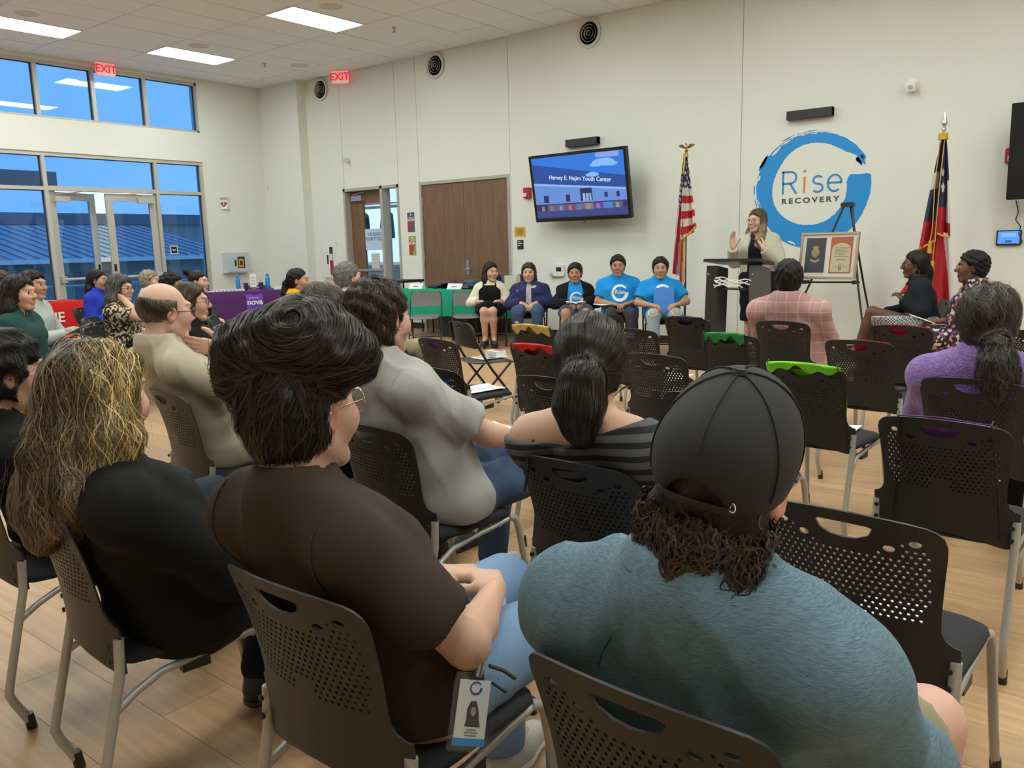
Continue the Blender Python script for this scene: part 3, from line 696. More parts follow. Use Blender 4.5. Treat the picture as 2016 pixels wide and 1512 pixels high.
# ---------------------------------------------------------------- chairs
M_shell = mat('chair_black_polypropylene', (.017, .0165, .0155, 1), .42, bump=(500, .12), spec=.45)
M_seatfab = mat('chair_black_fabric', (.012, .013, .016, 1), .85, bump=(700, .4))
M_leg = mat('silver_powdercoat_tube', (.42, .41, .38, 1), .42, .35)
M_fold = mat('folding_chair_black', (.018, .018, .019, 1), .4, spec=.5)
M_foldg = mat('folding_chair_grey', (.14, .135, .13, 1), .45)
M_foldtube = mat('folding_chair_tube', (.02, .019, .02, 1), .3, .3)

def back_point(u, z):
    """u across, z height -> shell surface of the perforated chair"""
    t = (z-.44)/.40
    y = -.235-.075*t+.02*math.sin(t*math.pi)+.95*u*u*(1-.25*t)
    if z < .56: y += .0
    return (u, y, z)
def shell_mesh():
    out = []
    def seg(a, b, n): out.extend([(a[0]+(b[0]-a[0])*k/n, a[1]+(b[1]-a[1])*k/n) for k in range(n)])
    # right half outline from bottom centre going counter-clockwise
    right = [(0, .462), (.06, .459), (.12, .449), (.17, .437), (.20, .43), (.236, .432), (.2385, .50), (.238, .548), (.224, .553), (.208, .565), (.199, .585), (.199, .62), (.203, .67), (.208, .72), (.213, .76), (.2145, .785), (.209, .804), (.196, .817), (.178, .8245), (.14, .831), (.09, .8355), (.045, .838), (0, .8385)]
    left = [(-a, b) for a, b in right[1:-1]][::-1]
    poly = right+left
    pts = []
    for i in range(len(poly)):
        a, b = poly[i], poly[(i+1) % len(poly)]; d = math.hypot(b[0]-a[0], b[1]-a[1]); n = max(1, int(d/.03)); seg(a, b, n)
    outline = list(out)
    holes = []
    def ell(cx, cz, rx, rz, n=8, st=.4): holes.append([(cx+rx*math.cos(2*math.pi*k/n+st), cz+rz*math.sin(2*math.pi*k/n+st)) for k in range(n)])
    slot = [(-.066, .808), (-.055, .789), (-.03, .779), (0, .776), (.03, .779), (.055, .789), (.066, .808), (.055, .8115), (0, .813), (-.055, .8115)]
    holes.append(slot)
    for s in (-1, 1):
        ell(s*.098, .768, .0135, .0075, 10); ell(s*.152, .786, .0135, .0075, 10)
    rows = 16
    for j in range(rows):
        z = .592+j*.0125
        for i in range(-12, 13):
            x = i*.0168+(.0084 if j % 2 else 0)
            ax = abs(x)
            if ax > .178-(.01 if j < 3 else 0)-max(0, .66-z)*.15: continue
            if z < .60+.03*(ax < .03): continue
            if ax < .09 and z > .758-(.09-ax)*.15: continue
            if z > .80-.0*ax or (z > .775 and ax > .172): continue
            if any((x-s*hx)**2/.024**2+(z-hz)**2/.0165**2 < 1 for s in (-1, 1) for hx, hz in ((.098, .768), (.152, .786))): continue
            ell(x, z, .0040, .0036, 6)
    V = list(outline); E = [(i, (i+1) % len(outline)) for i in range(len(outline))]
    for h in holes:
        o = len(V); V += h; E += [(o+i, o+(i+1) % len(h)) for i in range(len(h))]
    # interior support points
    for gx in range(-11, 12):
        for gz in range(0, 20):
            x, z = gx*.021, .445+gz*.0205
            if z < .58 or abs(x) > .182 or z > .80:
                V.append((x*.985, z))
    def inside(p, poly):
        c = False; j = len(poly)-1
        for i in range(len(poly)):
            if (poly[i][1] > p[1]) != (poly[j][1] > p[1]) and p[0] < (poly[j][0]-poly[i][0])*(p[1]-poly[i][1])/(poly[j][1]-poly[i][1])+poly[i][0]: c = not c
            j = i
        return c
    nfix = len(outline)+sum(len(h) for h in holes)
    bigholes = [h for h in holes if len(h) > 6]
    V = V[:nfix]+[p for p in V[nfix:] if inside(p, outline) and not any(inside(p, h) for h in bigholes)]
    vs, es, fs, *_ = delaunay_2d_cdt([Vector(v) for v in V], E, [], 1, 1e-6)
    cen = [(sum(h_[0] for h_ in h)/len(h), sum(h_[1] for h_ in h)/len(h)) for h in holes]
    tris = []
    for f in fs:
        c = (sum(vs[i].x for i in f)/3, sum(vs[i].y for i in f)/3)
        if not inside(c, outline): continue
        bad = False
        for h, (hx, hz) in zip(holes, cen):
            if abs(c[0]-hx) < .07 and abs(c[1]-hz) < .03 and inside(c, h): bad = True; break
        if not bad: tris.append(f)
    m = MB(); th = .0045
    F = []; B = []
    for v in vs:
        p = Vector(back_point(v.x, v.y)); e = 1e-3
        du = Vector(back_point(v.x+e, v.y))-p; dz = Vector(back_point(v.x, v.y+e))-p
        n = du.cross(dz).normalized()          # faces -y (rear)
        F.append(p+n*th/2); B.append(p-n*th/2)
    o = len(F); faces = []; cnt = {}
    for f in tris:
        faces.append(tuple(f)); faces.append(tuple(o+i for i in reversed(f)))
        for k in range(3):
            a, b = f[k], f[(k+1) % 3]; cnt[(a, b)] = cnt.get((a, b), 0)+1
    for (a, b) in cnt:
        if (b, a) not in cnt: faces.append((b, a, o+a, o+b))
    m.add(F+B, faces)
    return m.mesh('backrest', M_shell, 40)

def cushion(w, d0, d1, z0, z1, r):
    def F(u, v):
        a = 2*math.pi*u; ca, sa = math.cos(a), math.sin(a); n = 5.0
        k = (abs(ca)**n+abs(sa)**n)**(-1/n)
        ph = v*math.pi; s = min(1, (math.sin(ph))**.28) if 0 < ph < math.pi else 0
        zz = z0+(z1-z0)*(1-math.cos(ph))/2
        x = w*ca*k*s; y = (d0+d1)/2+(d1-d0)/2*sa*k*s
        if y > d1-.12: zz -= (y-(d1-.12))**2*1.8
        return (x, y, zz)
    return MB().grid(F, 36, 11, closed_u=True)

SHELL = shell_mesh()
for v_ in SHELL.vertices: v_.co.x *= .9
pc = thing('stacking_chair', 'x', 'chair')
KX = .9
link('backrest', SHELL, pc)
cushion(.205, -.215, .235, .425, .475, .03).build('seat', M_seatfab, pc, 60)
for s in (-1, 1):
    lg = MB().tube([(s*0.2061, -.190, .52), (s*0.2066, -.196, .43), (s*0.2088, -.262, .16), (s*0.2097, -.268, .13), (s*0.2088, -.258, .10), (s*0.2061, -.225, .028)], .0125, 10).build('rear_leg', M_leg, pc, 50)
    MB().tube([(s*0.2061, -.226, .05), (s*0.2056, -.219, 0)], .0145, 10).build('foot_cap', M_black, lg)
    lg = MB().tube([(s*0.1845, .185, .428), (s*0.1890, .215, .418), (s*0.1917, .228, .39), (s*0.2034, .27, .15), (s*0.2097, .293, .028)], .0125, 10).build('front_leg', M_leg, pc, 50)
    MB().tube([(s*0.2093, .291, .05), (s*0.2115, .298, 0)], .0145, 10).build('foot_cap', M_black, lg)
    MB().tube([(s*0.1845, .19, .423), (s*0.1872, .05, .412), (s*0.1908, -.10, .397), (s*0.1998, -.16, .375), (s*0.2079, -.215, .345)], .010, 8).build('side_rail', M_leg, pc, 50)
    MB().box(s*0.1845-.012, s*0.1845+.012, -.05, .02, .375, .402).build('stacking_bumper', M_black, pc)
    for z in (.465, .505): MB().lathe([(.007, -.0), (.007, -.005), (.004, -.006)], 8, (s*0.1998, -.2105, z), 'y').build('screw_cap', M_black, pc)
MB().tube([(-.185, .14, .412), (.185, .14, .412)], .010, 8).build('cross_tube', M_leg, pc)

def fold_chair(mm, name):
    c = thing(name, 'x', 'chair')
    def bp(u, v):      # curved back panel
        return u
    out = []; w, h = .215, .105; cz = .668
    for cx, cy, st, r in ((w-.07, h-.07, 0, .07), (-w+.07, h-.07, 90, .07), (-w+.03, -h+.03, 180, .03), (w-.03, -h+.03, 270, .03)):
        for k in range(7): a = R(st+90*k/6); out.append((cx+r*math.cos(a), cy+r*math.sin(a)))
    hole = [(.042*math.cos(2*math.pi*k/14), .068+.013*math.sin(2*math.pi*k/14)) for k in range(14)]
    V = out+hole; E = [(i, (i+1) % len(out)) for i in range(len(out))]+[(len(out)+i, len(out)+(i+1) % 14) for i in range(14)]
    V += [(x*.033, z*.03) for x in range(-6, 7) for z in range(-3, 4) if not (abs(x*.033) < .05 and .045 < z*.03 < .09) and abs(x*.033) < w-.02 and abs(z*.03) < h-.02]
    vs, es, fs, *_ = delaunay_2d_cdt([Vector(v) for v in V], E, [], 1, 1e-6)
    fs = [f for f in fs if not ((sum(vs[i].x for i in f)/3/.042)**2+((sum(vs[i].y for i in f)/3-.068)/.013)**2 < .98)]
    def P(v, t): return (v.x, -.195-.22*(v.y+.1)*.9+.55*v.x**2+t, cz+v.y)
    m = MB(); o = len(vs); faces = []; cnt = set()
    for f in fs:
        faces += [tuple(f), tuple(o+i for i in reversed(f))]
        for k in range(3): cnt.add((f[k], f[(k+1) % 3]))
    faces += [(b, a, o+a, o+b) for a, b in cnt if (b, a) not in cnt]
    m.add([P(v, -.007) for v in vs]+[P(v, .007) for v in vs], faces); m.build('backrest', mm, c, 40)
    cushion(.205, -.19, .21, .425, .452, .02).build('seat', mm, c, 60)
    for s in (-1, 1):
        lg = MB().tube([(s*.19, -.232, .765), (s*.212, -.222, .735), (s*.222, -.19, .62), (s*.222, -.06, .40), (s*.222, .12, .16), (s*.222, .225, .012)], .011, 8).build('front_leg', M_foldtube, c, 50)
        MB().tube([(s*.222, .215, .028), (s*.222, .232, 0)], .014, 8).build('foot_cap', M_black, lg)
        lg = MB().tube([(s*.200, .14, .425), (s*.200, -.06, .23), (s*.200, -.235, .012)], .010, 8).build('rear_leg', M_foldtube, c, 50)
        MB().tube([(s*.200, -.225, .026), (s*.200, -.242, 0)], .013, 8).build('foot_cap', M_black, lg)
    MB().tube([(-.222, .10, .185), (.222, .10, .185)], .008, 6).build('front_stretcher', M_foldtube, c)
    MB().tube([(-.200, -.14, .13), (.200, -.14, .13)], .008, 6).build('rear_stretcher', M_foldtube, c)
    return c
fc = fold_chair(M_fold, 'folding_chair'); fg = fold_chair(M_foldg, 'folding_chair')
USED = set()
def place(proto, x, y, yaw_deg, label, group, z=0):
    """yaw_deg clockwise from +y (facing)"""
    c = proto if proto.name not in USED else copy_tree(proto)
    if c is proto: USED.add(proto.name)
    c.location = (x, y, z); c.rotation_euler = (0, 0, -R(yaw_deg)); tag(c, label, 'chair', group)
    return c
GP = 'perforated stacking chairs in the audience'; GF = 'black folding chairs'
def pchair(xl, yt, yaw_, label):
    """xl: x of the back's top-left corner, yt: y of the back's top edge"""
    a = R(yaw_); ox, oy = .187, .29
    x = xl+ox*math.cos(a)+oy*math.sin(a); y = yt-ox*math.sin(a)+oy*math.cos(a)
    return place(pc, x, y, yaw_, label, GP)
CH = {}
for key, xl, yt, yw, lab in (
    ('cap', -.675, .86, 3, 'black perforated chair under the man in a blue shirt and cap'),
    ('brown', -1.345, .80, 0, 'black perforated chair under the woman in a brown T-shirt'),
    ('blond', -2.23, .79, 10, 'black perforated chair under the woman with long blond hair'),
    ('young', -2.95, .83, 5, 'black perforated chair cut off by the left edge beside the blond woman'),
    ('r2', -.655, 1.725, 4, 'empty black perforated chair right of the man in a cap'),
    ('striped', -1.355, 1.735, 2, 'black perforated chair under the woman in a striped top'),
    ('tee', -2.17, 1.76, 4, 'black perforated chair under the man in a light grey T-shirt'),
    ('m7', -2.84, 1.86, 5, 'black perforated chair under the man in black with thinning hair'),
    ('bald', -3.42, 1.77, 8, 'black perforated chair under the balding man with glasses'),
    ('r3', -.665, 2.755, 4, 'empty black perforated chair with black cords, by the right edge'),
    ('p19', -1.465, 2.80, 2, 'black perforated chair mostly hidden behind the black cap'),
    ('p20', -2.215, 2.83, 3, 'black perforated chair hidden behind the ponytail of the striped woman'),
    ('p24', -2.86, 2.80, 6, 'black perforated chair with a blue pompom, right of the man in grey'),
    ('purple', -.715, 3.60, 5, 'black perforated chair under the woman in purple'),
    ('green', -1.40, 3.68, 6, 'black perforated chair with a bright lime cloth over its top'),
    ('p17', -2.16, 3.68, 5, 'black perforated chair right of the striped woman, holes catching light'),
    ('red', -2.93, 3.70, 4, 'black perforated chair with a red cloth over its top'),
    ('p23', -3.68, 3.70, 8, 'black perforated chair with purple cloth showing in its handle'),
    ('p12', -1.43, 4.67, 6, 'black perforated chair behind the lime cloth chair'),
    ('dgreen', -2.18, 4.67, 4, 'black perforated chair with a dark green cloth over its top'),
    ('p18', -2.86, 4.70, 5, 'black perforated chair behind the striped woman, in front of ripped jeans'),
    ('tan', -3.62, 4.60, 4, 'black perforated chair with a tan cloth over its top'),
    ('p13', -1.42, 5.54, 4, 'black perforated chair with pink cloth, in front of the blazer woman'),
    ('plaid', -2.17, 5.53, 2, 'black perforated chair under the man in a plaid jacket'),
    ('p16', -2.89, 5.55, 4, 'black perforated chair with a navy cloth, left of the lectern'),
    ('p25', -3.66, 5.62, 4, 'black perforated chair in front of the tall blue T-shirt man'),
    ('p26', -.66, 5.57, 3, 'black perforated chair at the right edge beyond the purple woman')):
    CH[key] = pchair(xl, yt, yw, lab)
def fchair(proto, xl, yt, yaw_, label, grp=GF):
    a = R(yaw_); ox, oy = .20, .215
    return place(proto, xl+ox*math.cos(a)+oy*math.sin(a), yt-ox*math.sin(a)+oy*math.cos(a), yaw_, label, grp)
# ---------------------------------------------------------------- implicit-surface figures
f32 = np.float32
def V3(*a): return np.array(a if len(a) == 3 else a[0], dtype=np.float64)
def nrm(v): return v/(np.linalg.norm(v)+1e-12)
class Field:
    def __init__(s): s.p = []
    def rc(s, a, b, ra, rb, k=.02, op='u'):
        a, b = V3(a), V3(b); s.p.append(('rc', op, k, a, b, ra, rb, (a+b)/2, np.linalg.norm(b-a)/2+max(ra, rb))); return s
    def el(s, c, rad, Rm=None, k=.02, op='u'):
        Rm = np.eye(3) if Rm is None else Rm
        s.p.append(('el', op, k, V3(c), np.array(rad, float), Rm, None, V3(c), max(rad))); return s
    def sp(s, c, r, k=.02, op='u'): return s.rc(c, V3(c)+[0, 0, 1e-4], r, r, k, op)
    def bbox(s, m=.03):
        lo = np.min([p[7]-p[8] for p in s.p if p[1] == 'u'], axis=0)-m; hi = np.max([p[7]+p[8] for p in s.p if p[1] == 'u'], axis=0)+m
        return lo, hi
    def near(s, lo, hi, m=.08):
        q = Field()
        for p in s.p:
            d = np.maximum(np.maximum(lo-p[7], p[7]-hi), 0)
            if np.linalg.norm(d) < p[8]+m: q.p.append(p)
        return q
    def __call__(s, P, infl=0.0):
        d = np.full(len(P), 9.0, dtype=f32)
        for p in s.p:
            if p[0] == 'rc':
                a = p[3].astype(f32); ab = (p[4]-p[3]).astype(f32); L = float(ab@ab)+1e-9
                q = P-a; t = np.clip((q@ab)/f32(L), 0, 1)
                q = q-t[:, None]*ab
                e = np.sqrt(np.einsum('ij,ij->i', q, q))-(f32(p[5])+t*f32(p[6]-p[5]))
            else:
                q = (P-p[3].astype(f32))@p[5].astype(f32)
                r = p[4].astype(f32); u = q/r; k0 = np.sqrt(np.einsum('ij,ij->i', u, u))+1e-6
                w = u/r; k1 = np.sqrt(np.einsum('ij,ij->i', w, w))+1e-6
                e = k0*(k0-1)/k1
            k = f32(p[2])
            if p[1] == 'u':
                h = np.maximum(k-np.abs(d-e), 0)/k
                d = np.minimum(d, e)-h*h*k*f32(.25)
            else:
                e = -e; h = np.maximum(k-np.abs(d-e), 0)/k
                d = np.maximum(d, e)+h*h*k*f32(.25)
        return d-f32(infl)

def polygonize(fn, lo, hi, h, excl=()):
    """surface nets of fn<0 inside the box, evaluated sparsely near the surface"""
    lo = np.array(lo, float); hi = np.array(hi, float)
    C = 4
    nb = np.maximum(1, np.ceil((hi-lo)/(h*C)).astype(int)); n = nb*C+1
    ax = [lo[i]+h*np.arange(n[i]) for i in range(3)]
    cax = [lo[i]+h*C*(np.arange(nb[i])+.5) for i in range(3)]
    G = np.stack(np.meshgrid(*cax, indexing='ij'), -1).reshape(-1, 3).astype(f32)
    cv = fn(G).reshape(nb)
    act = np.abs(cv) < h*C*1.15
    val = np.repeat(np.repeat(np.repeat(cv, C, 0), C, 1), C, 2)
    val = np.pad(val, ((0, 1),)*3, mode='edge').astype(f32)
    mk = np.zeros(n, bool); am = np.argwhere(act)
    if len(am) == 0: return np.zeros((0, 3)), np.zeros((0, 4), int)
    o = np.stack(np.meshgrid(*[np.arange(C+1)]*3, indexing='ij'), -1).reshape(-1, 3)
    ii = (am[:, None, :]*C+o[None]).reshape(-1, 3)
    mk[ii[:, 0], ii[:, 1], ii[:, 2]] = True
    I = np.argwhere(mk)
    val[mk] = fn((lo+h*I).astype(f32))
    s = val < 0
    c = [s[a:n[0]-1+a, b:n[1]-1+b, d:n[2]-1+d] for a in (0, 1) for b in (0, 1) for d in (0, 1)]
    cnt = sum(x.astype(np.int8) for x in c)
    cm = (cnt > 0) & (cnt < 8)
    for el, eh in excl:
        b0 = np.ceil((np.array(el)-lo)/h).astype(int); b1 = np.floor((np.array(eh)-lo)/h).astype(int)
        b0 = np.clip(b0, 0, n-1); b1 = np.clip(b1, 0, n-1)
        cm[b0[0]:b1[0], b0[1]:b1[1], b0[2]:b1[2]] = False
    cells = np.argwhere(cm)
    if len(cells) == 0: return np.zeros((0, 3)), np.zeros((0, 4), int)
    cid = -np.ones(np.array(n)-1, np.int64); cid[cm] = np.arange(len(cells))
    co = np.array([(a, b, d) for a in (0, 1) for b in (0, 1) for d in (0, 1)])
    cvv = np.stack([val[cells[:, 0]+a, cells[:, 1]+b, cells[:, 2]+d] for a, b, d in co], 1)
    acc = np.zeros((len(cells), 3)); num = np.zeros(len(cells))
    for i in range(8):
        for j in range(i+1, 8):
            if np.abs(co[i]-co[j]).sum() != 1: continue
            a, b = cvv[:, i], cvv[:, j]; x = (a < 0) != (b < 0)
            t = np.where(x, a/np.where(np.abs(a-b) < 1e-9, 1, a-b), 0)
            acc += np.where(x[:, None], co[i]+t[:, None]*(co[j]-co[i]), 0); num += x
    verts = lo+h*(cells+acc/np.maximum(num, 1)[:, None])
    faces = []
    for axn in range(3):
        sl = [slice(None)]*3; sl[axn] = slice(0, n[axn]-1); s0 = s[tuple(sl)]; sl[axn] = slice(1, n[axn]); s1 = s[tuple(sl)]
        e = np.argwhere(s0 != s1); 
        if len(e) == 0: continue
        b, d = [(1, 2), (2, 0), (0, 1)][axn]
        ok = (e[:, b] > 0) & (e[:, d] > 0) & (e[:, b] < n[b]-1) & (e[:, d] < n[d]-1); e = e[ok]
        sg = s0[e[:, 0], e[:, 1], e[:, 2]]
        def cell(db, dd):
            q = e.copy(); q[:, b] -= db; q[:, d] -= dd
            return cid[q[:, 0], q[:, 1], q[:, 2]]
        q = np.stack([cell(1, 1), cell(0, 1), cell(0, 0), cell(1, 0)], 1)
        q[~sg] = q[~sg][:, ::-1]
        faces.append(q[(q >= 0).all(1)])
    F = np.concatenate(faces) if faces else np.zeros((0, 4), int)
    return verts, F

def np_mesh(name, parts, mats, cols=None, smooth=True):
    V = np.concatenate([p[0] for p in parts]); off = np.cumsum([0]+[len(p[0]) for p in parts])
    F = np.concatenate([p[1]+o for p, o in zip(parts, off)]); k = F.shape[1]
    me = bpy.data.meshes.new(name)
    me.vertices.add(len(V)); me.vertices.foreach_set('co', V.astype(f32).ravel())
    me.loops.add(F.size); me.loops.foreach_set('vertex_index', F.astype(np.int32).ravel())
    me.polygons.add(len(F)); me.polygons.foreach_set('loop_start', np.arange(0, F.size, k, dtype=np.int32))
    try: me.polygons.foreach_set('loop_total', np.full(len(F), k, dtype=np.int32))
    except Exception: pass
    me.update(calc_edges=True); me.validate()
    for m in (mats if isinstance(mats, (list, tuple)) else [mats]): me.materials.append(m)
    if smooth: me.polygons.foreach_set('use_smooth', [True]*len(me.polygons))
    if cols is not None:
        a = me.color_attributes.new('Col', 'FLOAT_COLOR', 'POINT')
        a.data.foreach_set('color', np.concatenate([cols, np.ones((len(cols), 1))], 1).astype(f32).ravel())
    me.update()
    return me

def rotz(a): c, s = math.cos(a), math.sin(a); return np.array([[c, -s, 0], [s, c, 0], [0, 0, 1.]])
def rotx(a): c, s = math.cos(a), math.sin(a); return np.array([[1, 0, 0], [0, c, -s], [0, s, c.real]])
def roty(a): c, s = math.cos(a), math.sin(a); return np.array([[c, 0, s], [0, 1, 0], [-s, 0, c]])
def facing(yaw_deg): return rotz(-R(yaw_deg))          # local +y -> (sin yaw, cos yaw)

M_skin = mat('skin', rough=.5, attr='Col', bump=(220, .08), spec=.4)
M_skin.node_tree.nodes['Principled BSDF'].inputs['Subsurface Weight'].default_value = .06
M_skin.node_tree.nodes['Principled BSDF'].inputs['Subsurface Radius'].default_value = (.02, .008, .004)
M_hair = mat('hair', rough=.5, attr='Col', bump=(260, .5, (1, 1, .18)), spec=.25)
M_strand = mat('hair_strand', rough=.4, attr='Col', spec=.3)
M_eyew = mat('eye_white', (.62, .60, .57, 1), .25); M_iris = mat('eye_iris', (.02, .012, .008, 1), .15)

def add_hand(F, W, d, n, right, curl=(20, 30, 25), sc=1.0, thumb=.75, spread=.0):
    d = nrm(V3(d)); n = V3(n); n = nrm(n-d*(n@d)); th = np.cross(d, n)*(1 if right else -1)
    W = V3(W)
    boxpts = [W]
    kn = []
    for lat, dist, ls, r in ((.027, .088, (.042, .025, .021), .0088), (.009, .091, (.046, .029, .022), .0090), (-.009, .086, (.042, .027, .021), .0085), (-.026, .078, (.033, .020, .018), .0076)):
        k0 = W+(d*dist+th*lat)*sc; kn.append(k0)
        F.rc(W+(d*.012+th*lat*.55)*sc, k0, .015*sc, .0118*sc, .012)
        dir_ = nrm(d+th*spread*lat*30); p = k0; ang = 0
        for j in range(3):
            ang += R(curl[j]); v = dir_*math.cos(ang)+n*math.sin(ang)
            q = p+v*ls[j]*sc; F.rc(p, q, r*sc*(1-.06*j), r*sc*(.94-.08*j), .004); p = q; boxpts.append(q)
    p = W+(d*.022+th*.024)*sc; v = nrm(th*thumb+d*.70+n*.30)
    F.rc(W+d*.01*sc, p, .016*sc, .0155*sc, .012)
    for j, l in enumerate((.042, .032, .025)):
        q = p+v*l*sc; F.rc(p, q, (.0145, .0115, .0100)[j]*sc, (.0115, .0100, .0085)[j]*sc, .006); p = q; boxpts.append(q)
        v = nrm(v+d*.35-th*.15+n*.12)
    B = np.array(boxpts); return B.min(0)-.022, B.max(0)+.022

def head_prims(F, T, RM, s, o):
    """T: local->world, RM rotation; o options"""
    jw = o.get('jaw', 1.0); fw = o.get('face', 1.0)
    E = lambda c, r, k=.02, op='u', rm=None: F.el(T(c), np.array(r)*s, RM if rm is None else RM@rm, k*s, op)
    C = lambda a, b, ra, rb, k=.02, op='u': F.rc(T(a), T(b), ra*s, rb*s, k*s, op)
    E((0, -.018, .036), (.0755, .096, .088)); E((0, .030, -.022), (.064*fw, .066, .085), .03)
    for x in (-1, 1):
        C((x*.052*jw, -.002, -.055), (x*.020*jw, .062, -.098), .019, .016, .02)
        E((x*.042*fw, .060, -.022), (.026, .028, .030), .025)
    E((0, .064, -.098), (.028*jw, .024, .020), .02)
    C((-.034, .083, .032), (.034, .083, .032), .012, .012, .022)
    for x in (-1, 1): E((x*.032, .108, .006), (.021, .018, .014), .018, 'sub')
    C((0, .092, .016), (0, .113, -.022), .0075, .0125, .012)
    for x in (-1, 1): E((x*.013, .101, -.028), (.0095, .011, .0085), .008)
    C((-.018, .090, -.0605), (.018, .090, -.0605), .0068, .0068, .010); C((-.014, .0895, -.0705), (.014, .0895, -.0705), .0082, .0082, .010)
    C((-.021, .0965, -.0655), (.021, .0965, -.0655), .0022, .0022, .006, 'sub')
    for x in (-1, 1):
        er = rotz(x*R(-22))@rotx(R(-8))
        E((x*.078, -.008, -.004), (.0085, .020, .033), .006, 'u', er)
        E((x*.088, -.004, .000), (.0075, .012, .020), .005, 'sub', er)

class Person: pass
PEOPLE = {}
def lerp(a, b, t): return a+(b-a)*t

def cloth_noise(P, amp, sd, fr=(26, 48)):
    rs = np.random.RandomState(sd); d = np.zeros(len(P), f32)
    for i in range(5):
        v = rs.normal(size=3); v[2] *= .7; v = nrm(v)*rs.uniform(*fr); w = nrm(rs.normal(size=3))*9
        d += np.sin(P@v.astype(f32)+f32(rs.uniform(0, 6))+1.6*np.sin(P@w.astype(f32)+f32(rs.uniform(0, 6)))).astype(f32)
    d = d*f32(amp/2.2)
    for i in range(4):                                      # sharper creases in patches
        v = rs.normal(size=3); v[2] *= 1.3; v = nrm(v)*rs.uniform(55, 100); w = nrm(rs.normal(size=3))*14; u = nrm(rs.normal(size=3))*11
        ph = P@v.astype(f32)+f32(rs.uniform(0, 6))+f32(1.8)*np.sin(P@w.astype(f32)+f32(rs.uniform(0, 6)))
        msk = np.clip(np.sin(P@u.astype(f32)+f32(rs.uniform(0, 6)))*f32(1.6)-f32(.2), 0, 1)
        d -= f32(amp*.62)*msk*(1-np.abs(np.sin(ph*f32(.5))))**2
    return d

